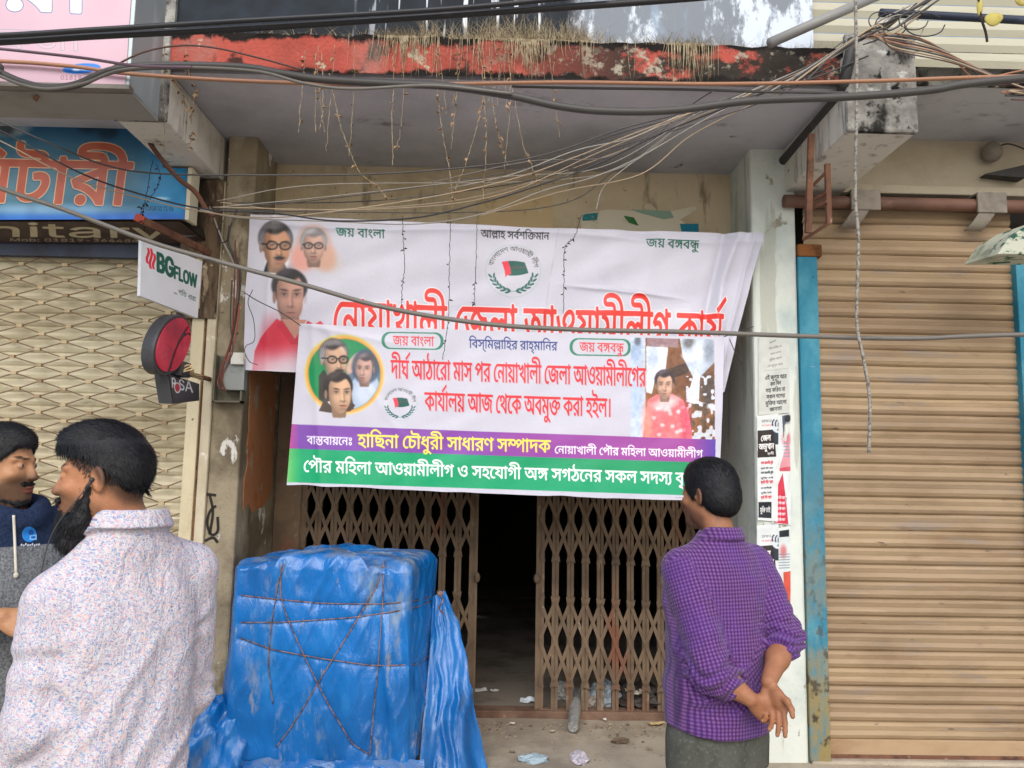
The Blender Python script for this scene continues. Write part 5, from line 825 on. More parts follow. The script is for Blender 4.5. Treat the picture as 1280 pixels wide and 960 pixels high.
# lower banner ------------------------------------------------------
LC = [(375, 405), (906, 421), (898, 628), (358, 606)]
cv = Canvas(LC, 1060, 405, 'c8c7d4')
cv.ell(600, 440, 260, 60, 'cfceda', .6, .8)
slope = lambda x0, y0, x1, y1: (lambda x: y0 + (x - x0) * (y1 - y0) / (x1 - x0))
cv.band(slope(366, 530.5, 893, 549.5), slope(362, 561, 893, 579), 362, 893.5, '7a4aa8', '9a3fa0')
cv.band(slope(366, 530.5, 893, 549.5), slope(362, 561, 893, 579), 620, 893.5, '9244a2', 'a24698'); cv.band(slope(366, 530.5, 893, 549.5), slope(362, 561, 893, 579), 858, 893.5, 'a24698', '5a3fa8')
cv.band(slope(366, 530.5, 893, 549.5), slope(362, 561, 893, 579), 359, 373, 'c24c8c', '8a48a6')
cv.band(slope(362, 560.7, 893, 578.7), slope(359, 602.5, 893, 620), 359, 893.5, '0aa06a', '12a070')
cv.band(slope(362, 560.7, 893, 578.7), slope(359, 580, 893, 592), 560, 893.5, '12a070', '0d8a50', .6); cv.band(slope(362, 560.7, 893, 578.7), slope(359, 602.5, 893, 620), 359, 378, '9fcf6a', '0aa06a', .7)
for (xa_, xb_, ya_, yb_, key, ta, tb, sl) in ((474, 550.5, 413.6, 435.6, 'joybangla', (488, 430.6), (538.5, 432.2), 1.8), (707.5, 785.5, 421.4, 443.4, 'joybb', (720, 438.3), (776, 440), 1.6)):
    def rrect(i, r):
        p = []
        for cx, cy, a0 in ((xb_ - i - r, ya_ + i + r, -90), (xb_ - i - r, yb_ - i - r, 0), (xa_ + i + r, yb_ - i - r, 90), (xa_ + i + r, ya_ + i + r, 180)):
            for k in range(7): t = math.radians(a0 + 15 * k); p.append((cx + r * math.cos(t), cy + r * math.sin(t) + (cx - xa_) * .018))
        return p
    cv.poly(rrect(0, 10), '2f8266'); ins = [(x + (1 if x < (xa_ + xb_) / 2 else -1) * 2.2, y) for x, y in rrect(1.6, 8.5)]; cv.poly(ins, 'cbcad6')
    cv.text(key, ta, tb, 11.3, 'dc3a40', .4)
cv.text('bism', (582, 433.8), (692, 437.2), 10.6, '283a86', .45)
cv.text('impl', (383, 555), (438.7, 556.6), 9.6, 'f2eef6', .3); cv.text('name', (445, 558.3), (683.5, 565.4), 15.2, 'f4e85a', .75); cv.text('post', (688.5, 566.3), (877, 572.4), 9.2, 'f4f0f8', .3)
cv.text('l3', (378.5, 589.6), (853, 605.4), 14.2, 'f6f8f6', .75)
# round portrait
cm = cv.ellmask(429, 468, 44, 45); cv.ell(429, 468, 48.5, 50, 'f7c878', 1, .03); cv.ell(424, 462, 46, 48, '9fcf6a', .55, .25, clip=cv.ellmask(429, 468, 48.5, 50)); cv.ell(429, 468, 46.5, 47.5, 'f0a050', 1, .04); cv.ell(429, 468, 43.5, 44.5, '0d8a50', 1, .03)
sv = cv.im.copy()
cv.poly([(398, 470), (404, 462), (412, 476), (430, 466), (442, 474), (442, 520), (398, 500)], '33302c'); cv.poly([(408, 464), (418, 478), (432, 466), (432, 490), (410, 486)], 'f2f2f4')
cv.ell(452, 470, 20, 32, '67788e', 1, .08); cv.poly([(436, 480), (446, 466), (466, 466), (474, 486), (470, 510), (440, 512)], 'a9bdd8'); cv.ell(454, 490, 12, 16, 'dfe6f2', .7, .6); cv.ell(440, 454, 6, 15, 'd8b0a0', 1, .15, .5)
cv.face(416, 449, 36, 50, 'cfa88c', '3a3434', .4, True, True, .9); cv.ell(455, 458, 17, 22, '4a5870', 1, .12); cv.face(454, 460, 26, 38, 'c9a092', '4c4448', -.25, False, False, .3)
circ = cv.ellmask(429, 468, 43.5, 44.5) ; cv.im[:] = sv + (cv.im - sv) * np.maximum(circ, (cv.py < 445) * cv.ellmask(420, 445, 34, 32, .05))[..., None]
cv.poly([(398, 514), (404, 500), (418, 494), (432, 496), (442, 507), (436, 514), (418, 517)], '4a3a34'); cv.poly([(408, 502), (418, 514), (430, 513), (432, 500)], 'f0eef2')
cv.face(421, 490, 36, 52, 'd6ab8a', '2a2322', .35, hairtop=.95)
logo(cv, 496.7, 504.5, 21)
# photo montage on the right
mx0, mx1 = 785, 893
def inside(x0, x1): return (cv.px > x0) & (cv.px < x1) & (cv.py > slope(785, 421, 893, 424)(cv.px)) & (cv.py < slope(366, 530.5, 893, 549.5)(cv.px))
sv = cv.im.copy()
cv.poly([(784, 419), (808, 419), (806, 548), (784, 548)], 'c6d6ec', .8); cv.ell(792, 440, 8, 12, '8fa9cc', .7, .6); cv.ell(794, 425, 4, 6, '5c6470', .8, .5); cv.ell(792, 500, 7, 22, 'a8c0e0', .7, .6)
cv.poly([(804, 419), (895, 419), (895, 550), (804, 550)], '8a5a38'); cv.ell(858, 470, 40, 30, '6f452b', .8, .8); cv.poly([(806, 419), (846, 421), (846, 434), (806, 432)], '9c7f88', .9)
cv.poly([(805, 432), (833, 434), (830, 462), (818, 468), (812, 492), (805, 490)], 'dfe8f8'); cv.ell(814, 446, 7, 12, 'b6c4de', .8, .7); cv.ell(826, 440, 6, 8, 'f0f4fc', .7, .6); cv.poly([(818, 466), (850, 455), (866, 450), (858, 466), (824, 478)], '3c2c24', .85)
cv.poly([(848, 421), (895, 422), (895, 450), (868, 478), (852, 446)], 'c2cede'); cv.ell(860, 428, 7, 7, '5c5a5a', .8, .6); cv.ell(872, 438, 8, 12, 'e6eef8', .8, .6); cv.ell(886, 440, 7, 16, '7f8898', .8, .7); cv.ell(858, 446, 8, 5, 'e8eefa', .8, .4, .5)
cv.poly([(868, 460), (874, 470), (872, 502), (893, 508), (893, 514), (856, 502)], 'dde6f4'); cv.ell(884, 488, 9, 22, '4a403c', .9, .4)
nn = cv.noise(9, 21, 1); nm = inside(856, 893) & (cv.py > 470) & (nn > .25); cv.im[nm] = cv.col('d0d4dc'); nm = inside(856, 893) & (cv.py > 505) & (nn < -.35); cv.im[nm] = cv.col('5a4634')
cv.poly([(800, 556), (803, 520), (808, 499), (818, 493), (838, 492), (852, 500), (860, 520), (864, 556)], 'f0767c'); cv.ell(806, 530, 6, 26, 'f79a88', .8, .7); cv.ell(856, 532, 6, 24, 'e0506c', .8, .7); cv.ell(830, 504, 16, 7, 'fbe2e2', .8, .6, -.3)
rr = random.Random(4)
for k in range(16): cv.ell(812 + 44 * rr.random(), 506 + 40 * rr.random(), 2.6, 2.2, 'fbe2e2', .75, .6)
cv.poly([(846, 500), (851, 502), (857, 548), (852, 548)], 'c8546a', .6)
cv.face(828.5, 480, 26, 36, 'd9aa92', '352b30', 0)
keep = inside(785, 892.5); cv.im[~keep] = sv[~keep]
cv.im += np.where(keep, cv.noise(6, 8, .05), 0)[..., None]
cv.text('l1', (485.5, 472.5), (804.5, 483), 22.8, 'dd2e38', .75, shadow='c4bcc8', soff=(1.6, 1.6)); cv.text('l2', (527, 512.7), (760.5, 520.8), 22.5, 'dd2e38', .75, shadow='c4bcc8', soff=(1.6, 1.6))
cv.grain(.006, 4); cv.im += cv.noise(40, 6, .01)[..., None]
ylb = -.13; lcw = [P(*c, ylb) for c in LC]
def lower_fn(S, T):
    X = bil(lcw, S, T)
    w = .008 * vnoise(S * 6, T * 2, 31) + .003 * vnoise(S * 16 + T * 7, T * 6, 32)
    w += .009 * fold(S - .03 - .05 * T, .016) + .006 * fold(S - .055 - .30 * T, .02) * (1 - T) + .006 * fold(S * .4 - T * .9 - .0, .03) * sm01(1 - 2.5 * S)
    w += .004 * fold(S - .965, .012) + .004 * np.sin((S * 26 + 3 * T)) * sm01(T * 2 - 1) * .6 + .003 * vnoise(S * 40, T * 4, 33) * sm01((T - .75) * 4)
    return [X[0], X[1] - w, X[2] - .006 * np.sin(np.pi * S) * (1 - T) + .004 * vnoise(S * 22, T * 0, 8) * (T > .985)]
lb = cv.sheet(lower_fn, 'banner', M['vinyl'])
tag(lb, 'white banner with purple and green bands hung lowest, across the gate opening', 'banner')

# posters on the white pillar ---------------------------------------
M['paper'] = print_mat('paper_print', .8, .2, 90, .0006)
def poster(c, W, H, bgc, draw, name, label, cat='poster', y=-.004, group=None, tear=None):
    cv = Canvas(c, W, H, bgc); draw(cv); cv.grain(.01, W); cv.im += cv.noise(18, H, .03)[..., None]; cw = [P(*q, y) for q in c]
    def fn(S, T):
        X = bil(cw, S, T); return [X[0], X[1] - .0015 - .0014 * vnoise(S * 6, T * 9, W), X[2]]
    kp = None
    if tear is not None:
        S, T = np.meshgrid(np.linspace(0, 1, W), np.linspace(0, 1, H)); kp = tear(S, T)
    o = cv.sheet(fn, name, M['paper'], keep=kp); return tag(o, label, cat, group)
def d_notice(cv):
    for k, (key, xa_, xb_, yb_) in enumerate((('p6', 962, 970, 430), ('p3', 961, 977, 437), ('p4', 963, 976, 444), ('p5', 962, 977, 451), ('p1', 959, 978, 459))): cv.text(key, (xa_, yb_), (xb_, yb_ - 3.2), 2.3, '5c5c5a', .05)
    cv.poly([(956, 463), (984, 460), (984, 460.5), (956, 463.5)], '8a8a86', .7)
    for k, (key, xa_, xb_) in enumerate((('p1', 956, 983), ('p2', 963, 976), ('p3', 957, 981), ('p4', 958, 981), ('p5', 957, 983), ('p6', 962, 977))): cv.text(key, (xa_, 474.5 + 8 * k), (xb_, 472.3 + 8 * k), 4.6, '2c2d2e', .25)
poster([(948, 421), (986, 419), (987, 516), (948, 519)], 100, 250, 'c8cac3', d_notice, 'pasted_notice', 'grey handwritten-style notice pasted highest on the white pillar', 'notice')
def fist(cv, x, y, s):
    cv.poly([(x - 4 * s, y + 22 * s), (x - 5 * s, y + 6 * s), (x + 5 * s, y + 6 * s), (x + 6 * s, y + 22 * s)], '3a4048'); cv.ell(x, y + 2 * s, 6.5 * s, 7 * s, 'd3d8dc', 1, .1)
    for k in range(4): cv.ell(x - 5 * s + 3.2 * s * k, y - 3 * s + .6 * s * k, 1.5 * s, 4 * s, '2f353c', 1, .2, .2); cv.ell(x - 4.2 * s + 3.2 * s * k, y - 3 * s + .6 * s * k, 1.1 * s, 3 * s, 'c9ced4', 1, .25, .2)
    cv.ell(x + 3 * s, y + 4 * s, 4 * s, 1.6 * s, '2f353c', .9, .3, -.5)
def d_main(y0):
    def d(cv):
        Y = lambda v: y0 + v
        cv.poly([(952, Y(6)), (964, Y(5.5)), (964, Y(6)), (952, Y(6.6))], '5a5a5c'); cv.text('bn2', (952, Y(9)), (965, Y(8.5)), 1.6, '4a4a50', .1); cv.text('bn1', (952, Y(14.5)), (965, Y(14)), 2, 'c8424c', .15)
        cv.poly([(947, Y(20)), (967, Y(18.5)), (970, Y(54)), (947, Y(55))], '3a3432')
        cv.text('jel', (951, Y(34)), (963, Y(33)), 7, 'f0eeea', .5); cv.text('dur', (948.5, Y(45)), (967, Y(44)), 7, 'f0eeea', .5); cv.text('ran', (959, Y(52)), (967, Y(51.5)), 3, 'd8d4d0', .2)
        fist(cv, 972, Y(13), 1.15)
        for k, (key, col_, hh) in enumerate((('bn1', 'c43c48', 3.2), ('bn2', '55565c', 1.6), ('bn1', '45464c', 2.6), ('bn3', '55565c', 1.6), ('bn2', 'c43c48', 3.4), ('bn1', '55565c', 1.5), ('bn3', '55565c', 1.6), ('bn2', 'c43c48', 3.2))): cv.text(key, (951, Y(63.5 + 6 * k)), (966 - 2 * (k > 4), Y(62.8 + 6 * k)), hh, col_, .2)
        cv.poly([(948, Y(109)), (964, Y(109)), (964, Y(128)), (948, Y(127))], '2c2f33'); cv.text('bn3', (950, Y(121)), (962.5, Y(121)), 5, 'e6e6e6', .2)
    return d
poster([(946, 520), (973, 517), (972, 652), (947, 650)], 72, 330, 'd8dcda', d_main(520), 'torn_poster', 'white poster with black title box and raised fist, on the white pillar', y=-.0065)
def d_red(cv):
    cv.poly([(972, 520), (990, 516), (990, 662), (966, 660)], 'd6dbda'); cv.poly([(977, 520), (982, 519), (983, 545), (979, 548)], '5a6470'); cv.ell(984, 523, 4, 5, '3c3c40', 1, .3); cv.ell(983, 548, 5, 8, 'd06070', .8, .6)
    cv.poly([(975, 580), (986, 545), (988, 588), (974, 588)], 'd8808a', .75); cv.poly([(974, 584), (988, 582), (988, 588), (974, 588)], 'c44a58', .8); cv.poly([(967, 618), (978, 590), (983, 632), (985, 655), (967, 653)], 'c83c4e')
    for k in range(5): cv.text('bn2', (969, 623 + 7 * k), (981, 622.5 + 7 * k), 3, 'e9d2d4', .2)
    for k in range(5): cv.poly([(979, 553 + 4 * k), (987, 552.6 + 4 * k), (987, 554 + 4 * k), (979, 554.4 + 4 * k)], '8496a8', .8)
poster([(966, 521), (988, 518), (988, 656), (965, 654)], 60, 330, 'd6dbda', d_red, 'torn_poster', 'ragged red and white poster scraps beside the fist poster', tear=lambda S, T: (vnoise(S * 4, T * 9, 77) + 1.5 * (S - .78) * (T > .4)) < .62)
poster([(946, 657), (973, 655), (973, 792), (947, 792)], 72, 330, 'd6dad9', d_main(664), 'torn_poster', 'lower fist poster on the white pillar, below the black boxed one', y=-.0065)
def d_side(cv):
    cv.poly([(974, 664), (986, 662), (986, 671), (974, 672)], '2f3438'); cv.ell(979, 690, 4, 8, 'c86a72', .8, .6)
    for k in range(6): cv.poly([(973, 693 + 3.4 * k), (987, 692.4 + 3.4 * k), (987, 693.8 + 3.4 * k), (973, 694.4 + 3.4 * k)], '7c8a96', .8)
    cv.poly([(979, 716), (989, 714), (988, 792), (974, 792), (980, 760)], 'cc5a4c')
poster([(972, 660), (988, 658), (988, 800), (972, 800)], 44, 330, 'd2d8d6', d_side, 'torn_poster', 'narrow poster strip with a long red stripe at the pillar edge')

# scraps and a board on the wall over the banner --------------------
yl = .349
def scrap(pts, col_, label, name='paper_scrap', cat='paper', y=yl, th=.004, group=None):
    m = MB(); m.prism([P(*p, y) for p in pts], (0, -th, 0)); return tag(m.build(name, wm(name, col_, [('8a7a60', 8, .55, .72), ('d8ceb4', 14, .6, .7)], .9, .2, bs=80, bd=.001)), label, cat, group)
scrap([(598, 249), (690, 246), (691, 290), (598, 290)], 'd8bf94', 'plain tan board fixed to the wall above the upper banner', 'board', 'board', th=.012)
scrap([(725, 268), (760, 262), (830, 266), (868, 258), (872, 262), (850, 275), (870, 290), (727, 290)], 'e0d8c2', 'biggest torn paper remnant on the tan wall above the banner', y=yl - .001)
scrap([(728, 268), (748, 266), (746, 275), (728, 276)], '2f8a94', 'small turquoise paper scrap at the left of the torn remnants', y=yl - .006)
scrap([(790, 262), (838, 264), (842, 272), (830, 274), (800, 266)], '93b0a0', 'pale green paper scrap among the torn remnants', y=yl - .006)
scrap([(850, 280), (873, 280), (873, 293), (852, 290)], '2c86a0', 'blue paper scrap nearest the hook, at the right of the remnants', y=yl - .006)
scrap([(780, 270), (792, 272), (798, 282), (786, 278)], '3c7a44', 'dark green paper shred in the middle of the torn remnants', y=yl - .007)

# ------------------------------------------------------------------ left shop signs
M['signprint'] = print_mat('sign_print', .4, .4, 60, 0)
ys = -1.2
SCN = [(-60, -60), (168, -60), (157, 107.5), (-60, 103)]
cv = Canvas(SCN, 420, 300, 'c8a4b0'); cv.ell(40, 20, 130, 60, 'd0b0bb', .7, .9)
cv.text('para', (-46, 12), (112, 19), 66, 'dfe9ec', 3.2, outline='5a6a94', ofat=5.5, slant=0)
cv.text('bikri', (-58, 60), (100, 66), 22, 'ccb0ba', .4, outline='9a9aa6', ofat=1.6)
cv.ell(101, 87, 24, 6, '1f78d8', 1, .05, -.07); cv.ell(94, 88.3, 5, 1.6, 'e8f0fa', .9, .5); cv.ell(104, 87.4, 6, 1.6, 'e8f0fa', .9, .5); cv.text('ph', (74, 100), (101, 100), 4.2, '9a6a7a', .25)
cv.noise; cv.im += cv.noise(60, 2, .012)[..., None]
ps = thing('sign_box', 'pink shop sign box with aluminium sides projecting at the top left', 'sign', P(60, 100, ys + .1))
cw = [P(*q, ys) for q in SCN]
cv.sheet(lambda S, T: [a + (0 if k != 1 else -.002) for k, a in enumerate(bil(cw, S, T))], 'sign_face', M['signprint'], ps)
M['alu'] = wm('aluminium', 'a9b3b2', [('8e9795', 2, .4, .7, (6, 1, .3)), ('c3cccb', 9, .55, .8, (8, 1, .2))], .45, .5, .35, bd=0)
zb0 = cw[2].z; xr = cw[2].x; ybk = ys + .235
cs = MB(); xl_ = P(-60, 104, ys).x; zt_ = cw[1].z
cs.box(xl_, xr + .012, ys + .001, ybk, zb0 - .004, zt_); cs.build('casing', M['alu'], ps, bevel=.003)
MB().box(xl_, xr + .014, ys - .004, ys + .03, zb0 - .012, zb0 + .004).build('trim', wm('grey_trim', '78736a', [('5a564e', 5, .5, .7)], .6, .4, bd=0), ps)
MB().box(xl_, xr + .01, ys + .03, ybk + .004, zb0 - .016, zb0 - .002).build('bottom_panel', wm('sign_bottom', '8f8d86', [('6d6a62', 2, .45, .7)], .7, .3, bd=0), ps)
mb_ = MB(); mb_.bar(P(45, 122, ys + .05), P(58, 140, -.3), .02, .012); mb_.build('bracket', M['rust'], ps)
# blue sign
yb_ = -.17
BC = [(-90, 128), (238, 128), (231, 274), (-90, 275)]
cv = Canvas(BC, 620, 280, '185c84'); cv.ell(60, 150, 170, 40, '134e78', .9, .8); cv.ell(20, 225, 190, 48, '587d88', .85, .9); cv.ell(215, 235, 32, 60, '2490c8', .9, .6); cv.ell(120, 275, 260, 9, '2a6fd0', .9, .6); cv.ell(60, 262, 90, 6, '8fb8dc', .7, .8)
cv.ell(110, 155, 14, 12, '0d2838', .8, .5); cv.ell(135, 165, 12, 10, '0d2838', .7, .5); cv.ell(12, 160, 26, 12, '9aa6a8', .8, .3); cv.ell(8, 162, 10, 8, '3c4448', .9, .5); cv.ell(20, 150, 12, 4, '2a3034', .9, .5)
cv.text('sani', (-62, 251), (158, 256), 50, 'b4573a', 3.4, outline='e3b68a', ofat=5.2, shadow='2c5a78', soff=(-1, 2.5), slant=.14)
cv.ell(201, 249, 10, 2, 'c6dcec', .8, .6); cv.text('ph2', (181, 263), (217, 264), 4.5, '24425e', .2)
cv.im += cv.noise(24, 3, .035)[..., None]; nn = cv.noise(12, 9, 1) + cv.noise(40, 10, .6); mm = np.clip((nn - .85) * 3, 0, 1) * (cv.py < 200); cv.blend(mm * .7, '9aa09a')
bs0 = thing('shop_sign', 'blue sign with big orange Bengali lettering under the left beam', 'sign', P(100, 275, yb_))
cw = [P(*q, yb_) for q in BC]
Sg, Tg = np.meshgrid(np.linspace(0, 1, cv.W), np.linspace(0, 1, cv.H)); q_ = bil(cw, Sg, Tg)
cv.sheet(lambda S, T: [a - (.0015 if k == 1 else 0) for k, a in enumerate(bil(cw, S, T))], 'sign_face', M['signprint'], bs0, keep=~((q_[0] > XBL - .22) & (q_[2] > ZBL - .012)))
zc0, zc1 = cw[2].z, cw[1].z
MB().box(cw[0].x, XBL - .222, yb_, yb_ + .09, zc0, zc1 - .02).box(XBL - .222, cw[2].x + .002, yb_, yb_ + .09, zc0, ZBL - .012).build('casing', M['greymetal'], bs0)
MB().box(cw[2].x + .003, cw[2].x + .022, yb_ - .008, yb_ + .09, zc0 - .004, ZBL - .012).build('edge_strip', wm('cream_strip', 'ddd6bc', [('a89c7c', 8, .5, .7)], .6, .4, bd=0), bs0)
# brown sign lying below it
NC = [(-90, 277), (262, 277), (262, 306), (-90, 303)]
n0 = [P(-90, 277, -.16), P(225, 277, -.16), P(262, 305, .0), P(-90, 302, .0)]
cv = Canvas([(-90, 277), (225, 277), (262, 305), (-90, 302)], 620, 80, '3e2f2b')
cv.text('nitary', (-30, 294.5), (205, 297), 14, 'b8ae90', 1.1); cv.text('mob', (3, 301), (165, 302.5), 3.4, '9a9078', .35); cv.ell(231, 294, 11, .9, '8c94a4', .8, .6); cv.im += cv.noise(14, 3, .05)[..., None]
ns = thing('shop_sign', 'dark brown tilted signboard with worn pale Latin lettering', 'sign', P(100, 303, 0))
cv.sheet(lambda S, T: bil(n0, S, T), 'sign_face', M['signprint'], ns)
m = MB(); m.hexa([p + Vector((0, .003, .006)) for p in n0], [p + Vector((0, .03, .05)) for p in n0]); m.build('backboard', M['dark'], ns)
MB().box(-4.6, P(232, 312, .04).x, .02, .06, P(100, 322, .04).z, P(100, 303, .04).z).build('lower_rail', wm('bluegrey_rail', '3d4454', [('262a34', 3, .45, .7)], .6, .4, bd=0), ns)
# hanging tap-maker sign
g = [P(175, 297, -.62), P(251, 327, -.26), P(245, 398, -.26), P(173, 370, -.62)]
HC = [(175, 297), (251, 327), (245, 398), (173, 370)]
cv = Canvas(HC, 300, 270, 'd9dce0')
for k in range(3):
    q = [(181.5 + 3.6 * k - 1 + 1.2 * math.sin(v / 8 * 6.3), 307 + 3.5 * k + (26 - abs(k - 1) * 6) * v / 8 + (abs(k - 1) * 3)) for v in range(9)]
    cv.poly(q + [(x + 2.9, y + 1.1) for x, y in q[::-1]], 'd8303c')
cv.text('bgflow_b', (192, 339), (213.5, 348), 20, '0d5a48', 5); cv.text('bgflow_f', (213, 348), (243.5, 361), 13.5, '0d5a48', 3.4)
cv.text('tag1', (219, 368), (229.5, 372.5), 5.4, '2a5a4a', .4); cv.text('tag2', (232, 374), (242, 378), 5.4, '2a5a4a', .4); cv.text('dots', (213, 367), (218, 369), 10, '2a5a4a', .3); cv.grain(.004); cv.im += cv.noise(50, 2, .02)[..., None]
hs = thing('hanging_sign', 'white hanging sign with red swirl and green lettering, tilted forward', 'sign', (g[0] + g[2]) / 2)
nn_ = (g[1] - g[0]).cross(g[3] - g[0]).normalized(); nn_ = nn_ if nn_.y < 0 else -nn_
cv.sheet(lambda S, T: [a + nn_[k] * .009 for k, a in enumerate(bil(g, S, T))], 'sign_face', M['signprint'], hs)
m = MB(); m.hexa([p + nn_ * .008 for p in g], [p - nn_ * .008 for p in g]); m.build('panel', wm('panel_white', 'd9dce0', [('b8bbb8', 6, .6, .75)], .4, .4, bd=0), hs, bevel=.002)
st = MB(); st.bar(P(250, 318, -.24), P(246, 385, -.24), .02, .02); st.build('edge_bar', wm('pale_wood', 'cbb892', [('9c8560', 9, .5, .7)], .7, .3, bd=0), hs)
for q in ((197, 305), (229, 318)):
    s_ = MB(); c_ = P(*q, -.62 + .36 * (q[0] - 175) / 76); s_.ball(c_ + nn_ * .01, .006, .004, .006); s_.build('bolt', M['rust'], hs)
mb_ = MB(); mb_.bar(P(174, 273, -.5), P(262, 316, -.02), .03, .02); mb_.build('bracket', M['rust'], hs)
mb_ = MB(); mb_.bar(P(170, 271, -.515), P(178, 275, -.49), .032, .024); mb_.build('end_cap', wm('peach_plastic', 'e3b68a', [('cc5a4c', 6, .2, .5)], .6, .4, bd=0), hs)
# round tulip-shaped light box with its name box
rl = thing('light_sign', 'round black light sign with red tulip faces and a small name box below', 'sign', P(215, 470, -.3))
cA = P(216, 431, -.5); ax = (P(178, 430, -.36) - cA); ax = Vector((-.96, .27, .06)).normalized()
uu = Vector((.28, .95, -.02)).normalized(); uu = (uu - ax * uu.dot(ax)).normalized(); vv = ax.cross(uu); vv = vv if vv.z > 0 else -vv
tl = math.radians(-27); u2 = uu * math.cos(tl) + vv * math.sin(tl); v2 = -uu * math.sin(tl) + vv * math.cos(tl)
rx, rz = .098, .145
ring = lambda s_, o: [cA + u2 * (rx * s_ * math.cos(t)) + v2 * (rz * s_ * math.sin(t)) + ax * o for t in np.linspace(0, 2 * math.pi, 40, endpoint=False)]
m = MB(); r0, r1, r2, r3 = ring(1, 0), ring(1.02, .012), ring(1.0, .062), ring(.9, .07); vs = r0 + r1 + r2 + r3; N = 40
fs = [(k * N + i, k * N + (i + 1) % N, (k + 1) * N + (i + 1) % N, (k + 1) * N + i) for k in range(3) for i in range(N)] + [tuple(range(3 * N, 4 * N)), tuple(range(N - 1, -1, -1))]
m.add(vs, fs); blk = wm('black_casing', '3a3a3c', [('55555a', 3, .5, .75), ('8a847a', 12, .66, .76, (1, 1, 1), .7)], .5, .4, bd=.0005, bs=120); m.build('drum', blk, rl)
red = wm('red_acrylic', 'b9273f', [('d04a5e', 3, .5, .75), ('8e2034', 5, .5, .7), ('c99a96', 16, .68, .76, (1, 1, 1), .6)], .35, .5, bd=0)
def petal(pts): 
    m = MB(); m.prism([cA + u2 * (rx * x) + v2 * (rz * z) - ax * .001 for x, z in pts], -ax * .006); m.build('petal', red, rl)
petal([(.9 * math.cos(t) if math.cos(t) < .2 else .2, .9 * math.sin(t)) for t in np.linspace(math.radians(75), math.radians(285), 22)] + [(.16, -.88), (.02, -.3), (-.02, .3), (.1, .62)][0:0] + [(.38, -.8), (.2, -.3), (.1, .2), (.12, .6), (.2, .8)])
petal([(.55, -.7)] + [(.92 * math.cos(t), .92 * math.sin(t)) for t in np.linspace(math.radians(-38), math.radians(46), 12)] + [(.42, .62), (.28, .35), (.3, -.1)])
petal([(.24, .88), (.3, .6), (.5, .72), (.62, .7)])
nb0, nb1, nb2, nb3 = P(212, 466, -.5), P(243, 478, -.16), P(249, 497, -.16), P(222, 505, -.5)
a0, a1, a2, a3 = P(191, 473, -.5), P(240, 474, -.12), P(246, 500, -.12), P(197, 503, -.5)
m = MB(); f_ = [P(210, 468, -.5), P(248, 480, -.2), P(248, 501, -.2), P(216, 505, -.5)]; m.hexa(f_, [p + Vector((-.085, .055, .005)) for p in f_]); m.build('name_box', blk, rl, bevel=.004)
NB = [(210, 468), (248, 480), (248, 501), (216, 505)]
cv = Canvas(NB, 140, 110, '3c3c40'); cv.text('rosa', (214.5, 486), (243, 492), 11, 'd6d6d6', .8); cv.ell(224, 486.5, 5, 6.5, 'd6d6d6', 1, .1); cv.ell(224, 486.5, 3.8, 5, 'a82840', 1, .12)
n3 = (f_[1] - f_[0]).cross(f_[3] - f_[0]).normalized(); n3 = n3 if n3.y < 0 else -n3
cv.sheet(lambda S, T: [a + n3[k] * .004 for k, a in enumerate(bil(f_, S, T))], 'name_face', M['signprint'], rl)
m = MB(); m.tube([P(215, 462, -.38), P(262, 474, -.02)], .012, 8); m.build('bracket', M['rust'], rl)
m = MB(); m.box(P(206, 456, -.4).x, P(232, 456, -.4).x, -.44, -.34, P(215, 470, -.4).z, P(215, 452, -.4).z); m.build('neck', blk, rl)
for k in range(3):
    c_ = MB(); c_.tube(spline([P(222 + 3 * k, 465, -.42), P(236 + 3 * k, 456 + 3 * k, -.4), P(244 - 3 * k, 468, -.36), P(254, 470 + 3 * k, -.1)], 8), .0035, 6); c_.build('cord', wm('cream_cord', 'c9b184', [], .7, .3, bd=0), rl, smooth=True)
# meter box with loose wiring on the left pillar
mbx = thing('meter_box', 'grey open meter box with tangled wires on the left pillar', 'meter box', P(285, 495, -.05))
q0, q1 = P(268, 443, -.06), P(301, 503, -.06)
m = MB(); m.box(q0.x, q1.x, -.006, .0, q1.z, q0.z); m.box(q0.x, q0.x + .008, -.055, -.006, q1.z, q0.z).box(q1.x - .008, q1.x, -.055, -.006, q1.z, q0.z).box(q0.x, q1.x, -.055, -.006, q1.z, q1.z + .008); m.build('backplate', wm('box_grey', '6d6a5c', [('4d493e', 5, .45, .7), ('8c887a', 12, .6, .75)], .8, .3, bs=80, bd=.001), mbx)
c0, c1 = P(281, 448, -.05), P(305, 488, -.05)
m = MB(); m.box(c0.x, c1.x, -.06, -.008, c1.z, c0.z); m.build('meter', wm('meter_grey', '8b8f8c', [('5e625f', 7, .45, .65), ('b4b8b5', 14, .6, .75)], .35, .5, bd=0), mbx, bevel=.004)
m = MB(); w0, w1 = P(290, 441, -.07), P(305, 456, -.07); m.box(w0.x, w1.x, -.085, -.062, w1.z, w0.z); m.build('white_cover', wm('cover', 'cfcdc4', [('a5a296', 9, .5, .7)], .5, .4, bd=0), mbx, bevel=.003)
for k, (c_, col_) in enumerate((([(298, 330), (296, 370), (292, 410), (284, 440), (276, 462), (272, 480), (280, 486), (278, 470), (288, 448)], '7c4038'), ([(294, 300), (293, 360), (290, 420), (283, 446), (276, 470), (283, 490)], '6a3a30'), ([(300, 380), (296, 410), (289, 440), (282, 452)], 'a4483a'), ([(290, 350), (288, 400), (291, 436), (286, 452)], '4a4038'))):
    c = MB(); c.tube(spline([P(*q, -.068 - .006 * k) for q in c_], 8), .0035, 6); c.build('wire', wm('wire_red', col_, [], .6, .4, bd=0), mbx, smooth=True)

